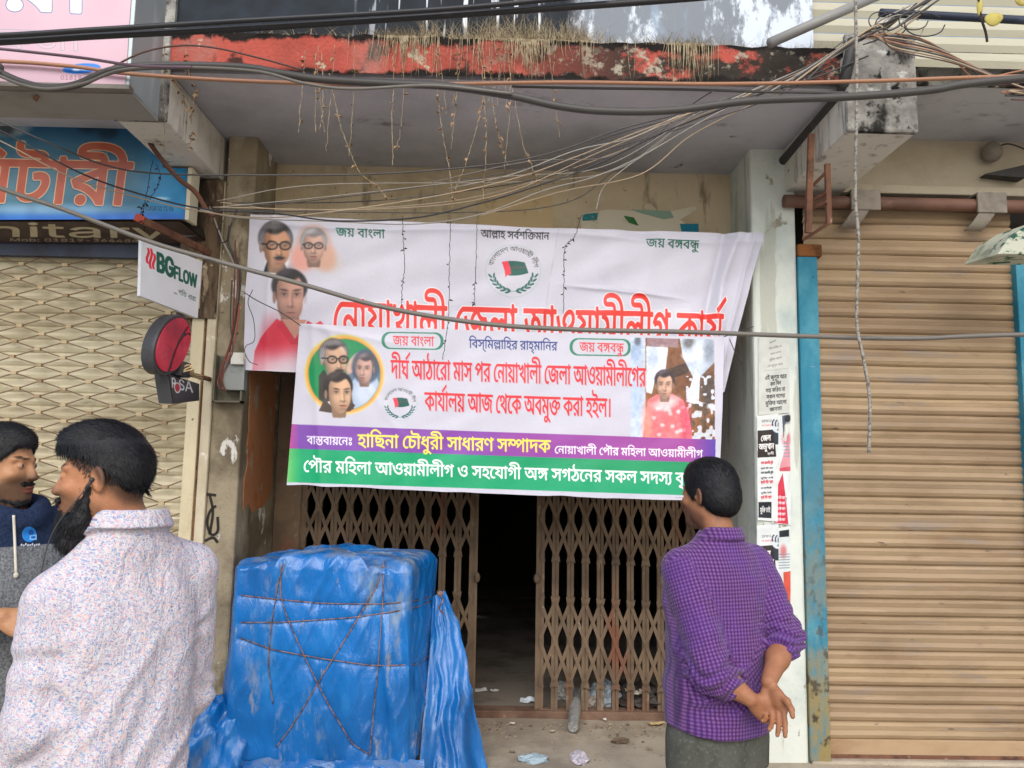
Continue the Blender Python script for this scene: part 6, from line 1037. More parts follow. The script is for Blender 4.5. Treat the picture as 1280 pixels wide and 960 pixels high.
# ------------------------------------------------------------------ goods wrapped in blue tarpaulin
from mathutils.bvhtree import BVHTree
m, t, b_ = new_mat('blue_tarp', .3, 0, .6); co = t.new('ShaderNodeTexCoord').outputs['Object']
c = mixc(t, noise_mask(t, co, 2.5, .4, .7), lin('086cb8'), lin('085a9e')); c = mixc(t, mulf(t, noise_mask(t, co, 7, .55, .75, (1, 1, .45)), .5), c, lin('3088c8'))
dm = noise_mask(t, co, 3.4, .53, .7, (1.6, 1, .5), 9, .68, 5); c = mixc(t, mulf(t, dm, .8), c, lin('8f9a9c')); dm2 = noise_mask(t, co, 11, .6, .7, (1.4, 1, .4), 9, .7, 8); c = mixc(t, mulf(t, dm2, .6), c, lin('a39e90'))
sp = t.new('ShaderNodeSeparateXYZ'); ge = t.new('ShaderNodeNewGeometry'); t.link(ge.outputs['Normal'], sp.inputs[0])
up = t.new('ShaderNodeMapRange'); up.inputs['From Min'].default_value = .45; up.inputs['From Max'].default_value = 1; t.link(sp.outputs['Z'], up.inputs['Value'])       # dust settles on what faces up
c = mixc(t, mulf(t, mulf(t, up.outputs[0], noise_mask(t, co, 6, .38, .62)), .7), c, lin('8e949a')); t.link(c, b_.inputs['Base Color'])
rr_ = t.new('ShaderNodeMapRange'); t.link(dm, rr_.inputs['Value']); rr_.inputs['To Min'].default_value = .24; rr_.inputs['To Max'].default_value = .55; t.link(rr_.outputs[0], b_.inputs['Roughness'])
n1 = noise_mask(t, co, 9, .2, .8, (1.5, 1, .5), 5, .55, 2, 1.2); p1 = bump(t, b_, n1, .008, .5); n2 = noise_mask(t, co, 34, .2, .8, (1.2, 1, .6), 4, .6, 6, 1.5); bump(t, b_, n2, .0014, .5, p1)
M['tarp'] = m
M['rope'] = wm('rope_brown', '8f7066', [('5a443e', 40, .45, .6), ('9a8078', 60, .55, .7)], .9, .2, bd=.001, bs=400)
ZB = .385; ZT = 1.215
def bun_section(s):
    """rounded four-sided outline of the wrapped goods seen from above, s in 0..1 from the back left corner round the front"""
    c4 = [(-1.145, .12), (-1.14, -.37), (-.362, -.37), (-.288, .14)]; r = .036; pts = []
    for k in range(4):
        p0, p1, p2 = [np.array(c4[(k + q) % 4]) for q in (-1, 0, 1)]; a = p1 + (p0 - p1) / np.linalg.norm(p0 - p1) * r; e = p1 + (p2 - p1) / np.linalg.norm(p2 - p1) * r
        for q in np.linspace(0, 1, 7): pts.append((1 - q) ** 2 * a + 2 * q * (1 - q) * p1 + q * q * e)
    pts = np.array(pts + [pts[0]]); d = np.append(0, np.cumsum(np.linalg.norm(np.diff(pts, axis=0), axis=1))); d /= d[-1]
    return np.interp(s, d, pts[:, 0]), np.interp(s, d, pts[:, 1])
ROPES = [([(301, 744), (345, 749), (400, 754), (440, 755), (480, 755), (522, 751), (551, 741)], .9), ([(301, 778), (350, 778), (440, 772), (482, 766), (520, 760), (549, 746)], .8), ([(300, 797), (340, 812), (400, 823), (465, 832), (522, 831), (538, 818), (550, 790), (553, 775)], .9),
         ([(356, 704), (347, 730), (338, 790), (335, 830), (341, 880)], .7), ([(352, 706), (350, 742), (360, 775), (385, 830), (410, 880), (440, 930), (460, 942)], 1), ([(481, 700), (470, 735), (440, 785), (400, 850), (365, 908), (345, 934)], 1), ([(480, 704), (478, 760), (472, 840), (466, 900), (462, 945)], 1), ([(550, 745), (553, 800), (546, 860), (535, 930)], .6)]
ns, nz_ = 460, 190
Sg, Vg = np.meshgrid(np.linspace(0, 1, ns), np.linspace(0, 1, nz_))
bx, by = bun_section(Sg); cxy = (-.75, -.12)
side = np.clip(Vg / .72, 0, 1); topv = np.clip((Vg - .72) / .28, 0, 1)             # lower part: walls; upper part: shoulders closing over the top
zz = ZB + (ZT - ZB - .05) * side + .05 * np.sin(topv * math.pi / 2) ** .8
zz = zz + (topv > 0) * .014 * sm01(topv * 2) * (np.sin((bx + 1.17) * 3.9) - .3 + .6 * vnoise(bx * 4, by * 4, 40))
sc = np.where(topv > 0, np.cos(np.minimum(topv * 1.04, 1) * math.pi / 2) ** .62, 1.0)
tx = 1 - .02 * side                                                            # leans in towards the top
zz = zz + (topv > 0) * sm01(topv * 3) * (.03 * sm01((bx + 1.0) * 22) * sm01((-.535 - bx) * 26) + .03 * sm01((bx + .46) * 9))
X = cxy[0] + (bx - cxy[0]) * sc * tx; Y = cxy[1] + (by - cxy[1]) * sc * (1 - .02 * side)
nrmx, nrmy = bx - cxy[0], by - cxy[1]; L = np.hypot(nrmx, nrmy); nrmx, nrmy = nrmx / L, nrmy / L
nrmy = np.where(by < -.33, -1.0, nrmy); nrmx = np.where(by < -.33, 0.0, nrmx)
w = .013 * vnoise(Sg * 18 + Vg * 1.5, Vg * 1.6, 41) + .006 * vnoise(Sg * 44 - Vg * 5, Vg * 2.2, 42) + .016 * np.sin(np.pi * side) * (topv == 0)
for k_, (fa, fb, am) in enumerate(((17, 5, .008), (21, -4, .008), (24, 1.5, .010), (52, 7, .004), (46, -9, .004), (48, 2, .005))):      # taut creases that run aslant
    n_ = vnoise(Sg * fa + Vg * fb, Vg * 2.1 + k_ + .5 * vnoise(Sg * 13, Vg * 5, 70 + k_), 50 + k_); w += am * (1 - 2 * np.sqrt(n_ ** 2 + .004)) * sm01(vnoise(Sg * 9, Vg * 4, 60 + k_) * 2.2 + .25)
# the cords bite into the cover
fx, fy = np.zeros_like(X), np.zeros_like(X)
Cw = np.array(CR.transposed()); rel = np.stack([X, Y - CAM_Y, zz - CAM_Z], -1) @ Cw.T; fx = 640 + 960 * rel[..., 0] / -rel[..., 2]; fy = 480 - 960 * rel[..., 1] / -rel[..., 2]
for pts, st in ROPES:
    for (ax, ay), (ex, ey) in zip(pts[:-1], pts[1:]):
        vx, vy = ex - ax, ey - ay; tt = np.clip(((fx - ax) * vx + (fy - ay) * vy) / (vx * vx + vy * vy), 0, 1); dd = np.hypot(fx - ax - tt * vx, fy - ay - tt * vy)
        w -= (.006 / (1 + (dd / 3.5) ** 2) ** 2 + .006 / (1 + (dd / 14) ** 2) ** 2) * st * (Y < .02) * .6
w *= np.where(topv > .85, 0.2, 1)
X += nrmx * w; Y += nrmy * w; zz += (topv > 0) * w * .6
bund = thing('wrapped_goods', 'bulky goods wrapped in dusty blue tarpaulin and tied with brown cord', 'bundle', (-.75, -.12, ZB))
v = np.stack([X, Y, zz], -1).reshape(-1, 3) - np.array((-.75, -.12, ZB)); idx = np.arange(ns * nz_).reshape(nz_, ns)
q = np.stack([idx[:-1, :-1], idx[:-1, 1:], idx[1:, 1:], idx[1:, :-1]], -1).reshape(-1, 4)
me = mesh_np('tarp_cover', v, q); me.shade_smooth(); me.materials.append(M['tarp']); tc = put('tarp_cover', me, bund)
bvh = BVHTree.FromPolygons([tuple(r) for r in (v + np.array((-.75, -.12, ZB)))], q.tolist())
def on_cover(px, py, lift=.004):
    o = Vector((0, CAM_Y, CAM_Z)); d = ray(px, py).normalized(); h = bvh.ray_cast(o, d)
    return (h[0] - d * lift) if h[0] is not None else None
for pts, st in ROPES:
    dense = []
    for a, e in zip(pts[:-1], pts[1:]):
        n = max(2, int(math.hypot(e[0] - a[0], e[1] - a[1]) / 5)); dense += [(a[0] + (e[0] - a[0]) * k / n, a[1] + (e[1] - a[1]) * k / n) for k in range(n)]
    dense.append(pts[-1]); hits = [on_cover(*q_) for q_ in dense]; hits = [h for h in hits if h is not None]
    if len(hits) > 3:
        for _ in range(2): hits = [hits[0]] + [(hits[i - 1] + hits[i] * 2 + hits[i + 1]) / 4 for i in range(1, len(hits) - 1)] + [hits[-1]]
        mb = MB(); mb.tube(hits, .0026 * st ** .3, 6); mb.build('cord', M['rope'], bund, smooth=True)
kn = MB(); kp = on_cover(548, 742) or P(550, 742, -.1); kn.ball(kp, .016, .012, .014); kn.tube(spline([kp, kp + Vector((.015, -.02, -.03)), kp + Vector((.0, -.03, -.06)), kp + Vector((.02, -.02, -.09))], 6), .004, 6); kn.build('knot', M['rope'], bund, smooth=True)
# loose tarpaulin hanging off the right side
Lp = [(541, 745, .02), (538, 800, -.06), (533, 860, -.14), (527, 920, -.24), (522, 985, -.3)]; Rp = [(556, 738, .06), (572, 775, .0), (589, 850, -.08), (592, 885, -.1), (613, 980, -.14)]
nu, nv = 46, 70
def lerp_path(pp, v):
    k = v * (len(pp) - 1); i = min(int(k), len(pp) - 2); f = k - i; return [pp[i][j] * (1 - f) + pp[i + 1][j] * f for j in range(3)]
def skirt(u, v):
    a = P(*lerp_path(Lp, v)); e = P(*lerp_path(Rp, v)); p = a.lerp(e, u); wv = math.sin(u * 8 + 3 * v + 2 * mnoise.noise((v * 3, u, 4))) * .4 + mnoise.noise((u * 4, v * 2, 7)) + .5 * mnoise.noise((u * 9 + v * 2, v * 5, 3))
    p.y += -.035 * wv * (.3 + v) * min(1, u * 4) - .02 * math.sin(math.pi * u); p.x += .014 * mnoise.noise((u * 3, v * 9, 2)) * (u > .2); return p
mb = MB(); mb.grid(skirt, nu, nv); o = mb.build('loose_flap', M['tarp'], bund, smooth=True)
mb = MB()                                                                       # gathered hem at the foot of the bundle
def hem(u, v):
    p = P(294 + 236 * u, 949 + 36 * v, -.375 - .10 * v); p.y -= .03 * mnoise.noise((u * 7 + v, v * 2, 2)) + .014 * abs(mnoise.noise((u * 17 - 3 * v, v * 3, 6))) ; p.z += .012 * mnoise.noise((u * 9, v * 2, 9)); return p
mb.grid(hem, 120, 20); mb.build('gathered_hem', M['tarp'], bund, smooth=True)
# low plank under it
pk = thing('pallet', 'low worn wooden pallet under the blue wrapped goods', 'pallet', (-.75, -.1, ZP)); wd = wm('old_plank', '8a7a64', [('5e5040', 6, .45, .65, (.4, 1, 1)), ('a99a82', 14, .6, .7, (.3, 1, 1))], .9, .2, bs=90, bd=.002)
for k in range(4):
    mb = MB(); mb.box(-1.15, -.36, -.33 + .13 * k, -.23 + .13 * k, ZP + .085, ZP + .108); mb.build('plank', wd, pk, bevel=.004)
for k in range(3):
    mb = MB(); mb.box(-1.12 + .34 * k, -1.04 + .34 * k, -.33, .15, ZP + .006, ZP + .085); mb.build('bearer', wd, pk, bevel=.004)
# heap of spare tarpaulin left of it
hp = [P(210, 958, -.42), P(300, 812, -.12)]
def heap(u, v):
    th = u * 2 * math.pi; ph = v * math.pi / 2; c0 = Vector((-1.33, -.3, ZP)); d = Vector((math.cos(th) * math.cos(ph), math.sin(th) * math.cos(ph), math.sin(ph)))
    q_ = Vector((d.x, d.y, d.z * .55)); r1 = 1 - 2 * (mnoise.noise(q_ * 2.6 + Vector((7, 2, 0))) ** 2 + .002) ** .5; r2 = 1 - 2 * (mnoise.noise(q_ * 6 + Vector((1, 5, 2))) ** 2 + .002) ** .5
    nn = .9 + .2 * mnoise.noise(q_ * 1.7 + Vector((3, 1, 4))) + .16 * (r1 - .4) + .06 * (r2 - .4)
    p = c0 + Vector((d.x * .24 * nn * (1 + .1 * (1 - d.z)) + .1 * d.z, d.y * .25 * nn, d.z * (.36 + .1 * max(0, d.x)) * nn)); p.z = max(p.z, ZP + .004); return p
mb = MB(); mb.grid(heap, 130, 70); o = mb.build('tarp_heap', M['tarp'], smooth=True); tag(o, 'crumpled pile of blue tarpaulin on the ground, at the left of the bundle', 'tarpaulin')

# ------------------------------------------------------------------ litter on the walk and the threshold
def crumple(name, c, r, col_, label, cat, seed, rough=.6, flat=.5, trans=0, stretch=(1, 1)):
    mb = MB(); c = Vector(c); off_ = Vector((seed * 3.7, seed, 0))
    def f(u, v):
        th = u * 2 * math.pi; ph = (v - .5) * math.pi; d = Vector((math.cos(th) * math.cos(ph), math.sin(th) * math.cos(ph), math.sin(ph)))
        n = 1 + .45 * mnoise.noise(d * 1.8 + off_) + .3 * (1 - 2 * abs(mnoise.noise(d * 4 + off_)))
        return c + Vector((d.x * r * n * stretch[0], d.y * r * n * stretch[1], d.z * r * flat * n + r * flat * .8))
    mb.grid(f, 28, 16); mm, t, b = new_mat(name + '_stuff', rough, 0, .5); b.inputs['Base Color'].default_value = (*lin(col_), 1)
    if trans: b.inputs['Transmission Weight'].default_value = trans; b.inputs['IOR'].default_value = 1.2
    co = t.new('ShaderNodeTexCoord').outputs['Object']; bump(t, b, noise_mask(t, co, 60, .2, .8), .004)
    o = mb.build(name, mm, smooth=False); return tag(o, label, cat)
gz = zf + .004
def flat_paper(name, px, py, z, sx, sy, rz, col_, label, cat='paper', h=.012):
    c = PZ(px, py, z); mb = MB(); cr, sr = math.cos(rz), math.sin(rz)
    mb.grid(lambda u, v: (c.x + ((u - .5) * sx) * cr - ((v - .5) * sy) * sr, c.y + ((u - .5) * sx) * sr + ((v - .5) * sy) * cr, z + .003 + h * abs(mnoise.noise((u * 2 + px, v * 2, py))) + h * .6 * (u - .5) ** 2), 10, 8)
    o = mb.build(name, wm(name + '_sheet', col_, [('9a968c', 12, .6, .75)], .85, .2, bd=0)); md = o.modifiers.new('s', 'SOLIDIFY'); md.thickness = .0015; return tag(o, label, cat)
flat_paper('paper_piece', 597, 863, gz, .11, .06, .2, 'e2e4e4', 'flat white paper on the dark floor beside the blue flap')
flat_paper('paper_piece', 618, 864, gz, .05, .03, .5, 'd8d8d4', 'tiny white paper scrap on the floor, just inside the doorway')
flat_paper('paper_piece', 660, 877, gz, .09, .07, -.1, 'dfe8ee', 'pale blue folded paper at the threshold, left of the gate leaf', h=.03)
flat_paper('paper_piece', 604, 773, gz, .14, .05, .3, '8f8b84', 'grey paper lying far back in the dark room', h=.03)
flat_paper('paper_piece', 668, 748, gz, .3, .06, .05, '8a8278', 'long pale strip deep inside the dark room', h=.02)
crumple('plastic_bag', PZ(704, 872, gz), .055, 'c9c9c4', 'white crumpled plastic bag behind the first bars of the right gate leaf', 'plastic bag', 3, flat=.8)
crumple('plastic_bag', PZ(757, 880, gz), .075, 'aeb9c2', 'bluish crumpled plastic bag behind the middle of the right gate leaf', 'plastic bag', 5, flat=.8)
crumple('plastic_bag', PZ(738, 882, gz), .05, 'b8ada0', 'beige crumpled plastic bag behind the right gate leaf', 'plastic bag', 9, flat=.7)
crumple('rubbish_lump', PZ(800, 880, gz), .12, '4a4540', 'dark rubbish pile behind the right end of the gate', 'rubbish', 12, .9, .5)
flat_paper('paper_piece', 795, 866, gz + .09, .12, .09, .1, 'a8a296', 'grey card on top of the dark rubbish behind the gate', h=.03)
for k, (px, py, c_, lab) in enumerate(((640, 905, 'cfc8b8', 'small cream paper flake left of the plastic cup'), (690, 915, 'b0a890', 'dusty straw scrap below the paper at the threshold'), (756, 900, 'd8d4cc', 'white flake right of the plastic cup'), (812, 936, '9a8468', 'brown card flake near the trouser leg of the man'), (640, 940, '8a7a66', 'dull brown flake at the left of the shiny sachet'))): flat_paper('paper_flake', px, py, ZP + .008, .03, .018, k * .8, c_, lab, h=.012)
# plastic cup
cp = thing('plastic_cup', 'clear dented plastic cup lying before the gate', 'cup', PZ(718, 902, ZP))
p0 = PZ(716, 918, ZP) + Vector((0, 0, .035)); p1 = PZ(720, 888, ZP) + Vector((.004, .02, .075)); mm, t, b = new_mat('clear_plastic', .15, 0, .5); b.inputs['Base Color'].default_value = (.8, .8, .78, 1); b.inputs['Transmission Weight'].default_value = .75; b.inputs['IOR'].default_value = 1.25
co = t.new('ShaderNodeTexCoord').outputs['Object']; bump(t, b, noise_mask(t, co, 50, .2, .8), .006)
mb = MB(); n = 18; ax_ = (p1 - p0); rings = [p0 + ax_ * (k / n) for k in range(n + 1)]; mb.tube(rings, [.026 + .012 * k / n + .0025 * math.sin(k * 2.1) for k in range(n + 1)], 20, caps=False); o = mb.build('cup_wall', mm, cp, smooth=True); md = o.modifiers.new('s', 'SOLIDIFY'); md.thickness = .0012
mb = MB(); mb.tube([rings[-1], rings[-1] + ax_.normalized() * .005], .041, 20, caps=False); o = mb.build('rim', mm, cp, smooth=True); md = o.modifiers.new('s', 'SOLIDIFY'); md.thickness = .003
mb = MB(); mb.tube([p0, p0 + ax_.normalized() * .002], .026, 20); mb.build('base', mm, cp)
crumple('sachet', PZ(667, 952, ZP), .05, 'a9bcc4', 'crumpled shiny bluish sachet lying flat on the walk', 'wrapper', 21, .3, .3, 0, (1.2, .7))
crumple('sachet', PZ(724, 951, ZP), .045, 'd5ccd4', 'crumpled pink and white wrapper at the bottom edge of the walk', 'wrapper', 25, .35, .35, 0, (.8, 1.3))
crumple('leaf_scrap', PZ(775, 928, ZP), .03, '6b5a48', 'small brown crumpled leaf on the walk before the gate', 'leaf', 27, .9, .35, 0, (1.3, .7))
flat_paper('card_scrap', 822, 905, ZP + .01, .09, .03, .3, 'c2a877', 'tan cardboard sliver at the foot of the gate near the man', 'cardboard')
deb = MB(); rg = random.Random(11); cents = []
for k in range(420):
    x = -.25 + 1.45 * rg.random(); y = .52 - (.22 if k % 3 else .9) * rg.random() ** 2; s_ = .003 + .009 * rg.random() ** 2; deb.ball((x, y, ZP + s_ * .4), s_, s_ * rg.uniform(.5, 1), s_ * .5, 5, 3)
tag(deb.build('crumbs', wm('crumb', 'a3927c', [('6d5d4c', 30, .45, .6), ('cfc6b8', 40, .62, .7)], .95, .1, bd=0)), 'loose crumbs of cement and grit along the gate threshold', 'grit', kind='stuff')

# ------------------------------------------------------------------ iron bracket and pipes by the right beam
fr = thing('iron_bracket', 'rusty ladder-shaped iron bracket beside the right beam', 'bracket', P(1025, 250, -.2))
yk = -.5
for a, e, ww_ in (((1014, 168), (1010, 291), .026), ((1034, 205), (1036, 280), .022)):
    mb = MB(); mb.bar(P(*a, yk), P(*e, yk + .02), ww_, .02); mb.build('post', M['rust'], fr)
for a, e in (((1012, 236), (1034, 214)), ((1012, 252), (1034, 240)), ((1012, 262), (1034, 252)), ((1004, 300), (1036, 279))):
    mb = MB(); mb.bar(P(*a, yk + .1), P(*e, yk), .014, .012); mb.build('rung', M['rust'], fr)
M['dpipe'] = wm('dark_pipe', '3a3836', [('565350', 5, .5, .7)], .6, .4, bd=0)
mb = MB(); mb.tube(spline([P(1066, 50, YL - .06), P(1056, 100, YL - .05), P(1050, 118, YL + .02), P(1010, 165, -.3), P(960, 222, .2), P(945, 232, .3)], 8), .024, 10); tag(mb.build('drain_pipe', M['dpipe'], smooth=True), 'dark pipe running along the corner of beam and soffit to the lip', 'pipe')
mb = MB(); mb.tube(spline([P(1056, 124, YL), P(1015, 172, -.3), P(966, 226, .2)], 8), .014, 8); tag(mb.build('drain_pipe', M['greymetal'], smooth=True), 'thin grey pipe below the dark one under the soffit', 'pipe')
mb = MB(); mb.tube([P(962, 54, -.8), P(1098, -6, -.75)], .021, 12); tag(mb.build('service_pipe', wm('grey_pvc', '8d8c88', [('706e69', 4, .5, .7)], .5, .4, bd=0), smooth=True), 'thick grey pipe slanting up from the lip at the top', 'pipe')
mb = MB(); mb.tube(spline([P(1100, 16, -.78), P(1180, 20, -.78), P(1290, 26, -.78)], 6), .017, 10); tag(mb.build('service_pipe', wm('dark_blue_pipe', '252f42', [('3d4656', 5, .5, .7)], .5, .4, bd=0), smooth=True), 'dark blue pipe running level in front of the upper cream slats', 'pipe')
# lamp holder and dark triangular cap on the right wall, parasol edge at the frame
lh = thing('lamp_holder', 'old round grey lamp holder on the beige wall at upper right', 'lamp', P(1240, 190, .06)); mb = MB(); mb.ball(P(1240, 190, .05), .05, .05, .055); mb.build('cap', M['greymetal'], lh, smooth=True); mb = MB(); mb.tube(spline([P(1246, 184, .04), P(1262, 180, -.02), P(1290, 190, -.05)], 6), .004, 6); mb.build('lead', M['dpipe'], lh)
ca = P(1232, 218, .04); mb = MB(); mb.hexa([ca, ca + Vector((.2, -.02, -.02)), ca + Vector((.2, -.02, .05)), ca + Vector((0, 0, .004))], [ca + Vector((0, .05, 0)), ca + Vector((.2, .05, -.02)), ca + Vector((.2, .05, .05)), ca + Vector((0, .05, .004))]); tag(mb.build('wall_lamp', M['dpipe']), 'dark wedge-shaped lamp shade at the right edge under the lamp holder', 'wall lamp')
pa = [P(1247, 318, -.5), P(1262, 296, -.5), P(1290, 278, -.5), P(1330, 268, -.5), P(1330, 318, -.5)]
mb = MB(); mb.prism(pa, (0, .25, .02)); tag(mb.build('awning_edge', wm('awning_cloth', 'c3c6b2', [('2f5a48', 11, .54, .6, (1, 1, 1.4)), ('8f957f', 6, .5, .7)], .85, .2, bd=0), bevel=.006), 'pale patterned cloth awning corner with a green hem at the right edge', 'awning')

# ------------------------------------------------------------------ cables over the street
def cable(pts, r, mat_, label, y=-1.4, name='cable', cat='cable', group=None, n=14, seg=8):
    pts = list(pts)
    if pts[0][0] < -20: pts = [(pts[0][0] - 500, pts[0][1] + 300 * (pts[1][1] - pts[0][1]) / (pts[0][0] - pts[1][0] - .01), *pts[0][2:])] + pts           # on past the edge of the view
    if pts[-1][0] > 1282: pts = pts + [(pts[-1][0] + 600, pts[-1][1] + 360 * (pts[-1][1] - pts[-2][1]) / max(20, pts[-1][0] - pts[-2][0]), *pts[-1][2:])]
    ps = [P(q[0], q[1], q[2] if len(q) > 2 else y) for q in pts]; mb = MB(); mb.tube(spline(ps, n), r, seg); return tag(mb.build(name, mat_, smooth=True), label, cat, group)
K = {}
for nm, cc, ro in (('black', '2b2b2d', .45), ('grey', '6f6a63', .5), ('dgrey', '4a4744', .5), ('orange', 'a3765a', .5), ('brown', '5a4038', .6), ('tan', 'a8957c', .7), ('pale', '9a958c', .6), ('mauve', '6a5560', .5)):
    K[nm] = wm('cable_' + nm, cc, [('8a8478', 6, .6, .75, (.3, 1, 1), .5), ('1f1d1b', 14, .62, .75, (.3, 1, 1), .5)], ro, .4, bd=0)
cable([(-60, 47), (120, 37), (300, 26), (560, 11), (760, -8)], .0085, K['black'], 'upper of two thick black cables crossing the pink sign', -1.45)
cable([(-60, 55), (120, 45), (330, 34), (620, 15), (860, -2), (980, -14)], .0115, K['black'], 'lower and thicker of two black cables crossing the pink sign', -1.42)
cable([(-60, 60), (0, 91), (30, 104), (60, 110), (95, 106), (140, 88), (200, 82), (300, 84), (352, 92), (400, 99), (480, 104), (560, 108), (640, 120), (700, 133), (760, 139), (840, 138), (940, 126), (1060, 121), (1160, 113), (1290, 97)], .0135, K['dgrey'], 'thick grey sagging cable bundle below the red canopy edge', -1.3)
cable([(-60, 66), (0, 95), (32, 107), (64, 111), (105, 104), (150, 88), (220, 84), (320, 89), (380, 104), (440, 111), (540, 107), (640, 117)], .0055, K['grey'], 'thinner strand twisted round the grey cable bundle, at the left', -1.315)
cable([(200, 82), (260, 81), (330, 86), (380, 96), (430, 103), (500, 102), (600, 109)], .0045, K['grey'], 'thin upper strand of the grey cable bundle', -1.29)
cable([(-60, 74), (80, 82), (160, 92), (300, 101), (480, 106), (700, 103), (900, 105), (1100, 101), (1290, 95)], .0072, K['orange'], 'long orange-brown conduit crossing the whole front', -1.22)
cable([(-60, 56), (0, 61), (100, 72), (170, 82), (240, 84)], .005, K['mauve'], 'mauve cable dipping across the pink sign', -1.36)
cable([(100, 106), (140, 84), (180, 65), (225, 57), (270, 60), (330, 74), (380, 88)], .0034, K['brown'], 'thin brown cable arching above the grey bundle', -1.27)
cable([(640, 108), (720, 110), (860, 112), (960, 115), (1060, 116)], .005, K['dgrey'], 'dark cable just under the orange conduit, at the right', -1.2)
cable([(-60, 205), (0, 235), (80, 262), (190, 303), (270, 326), (380, 356), (480, 384), (600, 404), (720, 412), (860, 415), (1000, 420), (1140, 423), (1290, 418)], .0088, K['grey'], 'long grey cable sagging across the banners', -.95)
cable([(-60, 128), (0, 152), (60, 178), (130, 206), (200, 217), (330, 219), (480, 217), (620, 205), (700, 188), (780, 160), (900, 130), (1010, 100), (1085, 70)], .0035, K['dgrey'], 'thin dark wire running level under the canopy to the right', -.75)
cable([(-60, 140), (0, 163), (100, 216), (180, 244), (260, 262), (340, 266), (420, 276), (520, 272), (600, 254), (660, 236), (740, 208), (830, 165), (940, 122), (1040, 84)], .0035, K['black'], 'thin black wire sagging just over the top banner edge', -.72)
cable([(-60, 152), (0, 176), (90, 222), (170, 246), (250, 264), (330, 272), (420, 264), (540, 246), (640, 224), (720, 196), (800, 164), (900, 128), (1000, 96)], .0026, K['tan'], 'thin tan wire above the upper banner', -.7)
cable([(250, 262), (300, 272), (420, 277), (520, 280), (600, 268), (680, 238), (740, 222), (800, 196), (880, 150), (960, 110)], .0028, K['pale'], 'pale wire rising from the banner top to the right', -.68)
cable([(560, 236), (640, 218), (720, 188), (790, 172), (860, 140), (960, 110), (1060, 60)], .0026, K['pale'], 'pale wire rising across the soffit in the middle', -.66)
cable([(540, 228), (660, 202), (760, 196), (830, 158), (900, 132), (990, 96), (1070, 40)], .0026, K['grey'], 'grey wire in the tangle under the soffit', -.64)
cable([(745, 262), (756, 232), (800, 196), (850, 158), (905, 132)], .0022, K['pale'], 'short pale wire hanging to the banner from the tangle', -.6)
cable([(600, 270), (700, 240), (800, 218), (860, 172), (920, 140), (1000, 104)], .0026, K['tan'], 'tan wire in the tangle under the soffit', -.62)
rg = random.Random(15)
for k in range(7):
    ya_, yb2 = 238 + rg.uniform(-28, 18), 120 + rg.uniform(-22, 22); xm_ = 600 + rg.uniform(-60, 120)
    cable([(268 + rg.uniform(-4, 22), 254 + rg.uniform(-6, 6)), (430 + rg.uniform(-60, 60), ya_ + 10), (xm_, ya_ - 6 + rg.uniform(-16, 16)), (760 + rg.uniform(-20, 30), 190 + rg.uniform(-22, 26)), (880, yb2 + 22), (985, yb2 - 16), (1075 + 4 * k, 58 - 3 * k)], .0016 + .0008 * rg.random(), K[('dgrey', 'pale', 'tan', 'black')[k % 4]], 'hair-thin wire in the fan under the soffit', -.58 - .02 * k, group='hair-thin wires fanning out under the soffit')
rg = random.Random(5)
for k in range(9):
    x0 = 880 + 16 * k; y0 = 128 - 4 * k + rg.uniform(-4, 4)
    cable([(x0, y0 + 6), (1000 + 6 * k, 88 - 3 * k), (1060 + 5 * k, 56 - 3 * k + rg.uniform(-5, 5)), (1096 + 3 * k, 34 + rg.uniform(-8, 8)), (1130 + 8 * k, 10 - 3 * k)], .0028 + .0012 * rg.random(), K[('dgrey', 'pale', 'black', 'tan')[k % 4]], 'wire in the tangle gathered above the right beam', -.85 - .008 * k, group='tangled wires above the right beam')
for k in range(8):
    x1 = 1190 + 14 * k
    cable([(1075 + 4 * k, 50 + rg.uniform(-6, 6)), (1120, 42 + 3 * k), (1160 + 5 * k, 52 + 4 * k), (x1, 72 + 6 * k), (x1 + 40, 92 + 3 * k + rg.uniform(0, 12)), (1300, 84 + 6 * k)], .0026 + .0014 * rg.random(), K[('orange', 'dgrey', 'tan', 'brown')[k % 4]], 'wire fanning out to the right from the tangle', -.9 - .01 * k, group='wires fanning out over the right canopy')
for k in range(5):
    c0 = (1100 + 14 * k, 26 + 5 * (k % 3)); rr0 = 14 + 4 * (k % 3)
    cable([(c0[0] + rr0 * math.cos(a) * (1 + .1 * k), c0[1] + rr0 * .8 * math.sin(a)) for a in np.linspace(0, 5.6, 9)], .0026, K[('dgrey', 'black', 'pale')[k % 3]], 'loop of spare wire coiled in the tangle', -.87 - .01 * k, group='coiled loops of spare wire', n=6)
cable([(170, 150), (195, 190), (222, 222), (244, 240), (258, 262), (268, 270)], .011, wm('root_brown', '6a4a3c', [('8a6a58', 9, .5, .7)], .9, .2, bd=0), 'thick brown stem curving down from the pink sign to the pillar', -.42, 'creeper', 'creeper')
cable([(296, 262), (285, 300), (300, 340), (294, 400), (286, 440)], .006, K['dgrey'], 'dark cable strapped down the left pillar', -.035)
cable([(262, 258), (278, 300), (292, 330), (297, 360), (293, 400)], .0045, K['pale'], 'pale cable looped on the left pillar', -.045)
cable([(282, 272), (272, 288), (275, 302), (284, 300), (286, 282)], .0028, K['black'], 'small black wire loop at the head of the left pillar', -.05, n=8)
cable([(303, 364), (322, 376), (350, 390), (376, 407)], .0022, K['black'], 'thin tie wire from the pillar to the lower banner corner', -.16)
cable([(905, 421), (925, 414), (942, 408)], .0022, K['black'], 'thin tie wire at the upper right corner of the lower banner', -.15)
cable([(912, 424), (918, 438), (928, 455)], .0022, K['black'], 'short loose wire end hanging beside the lower banner', -.12)
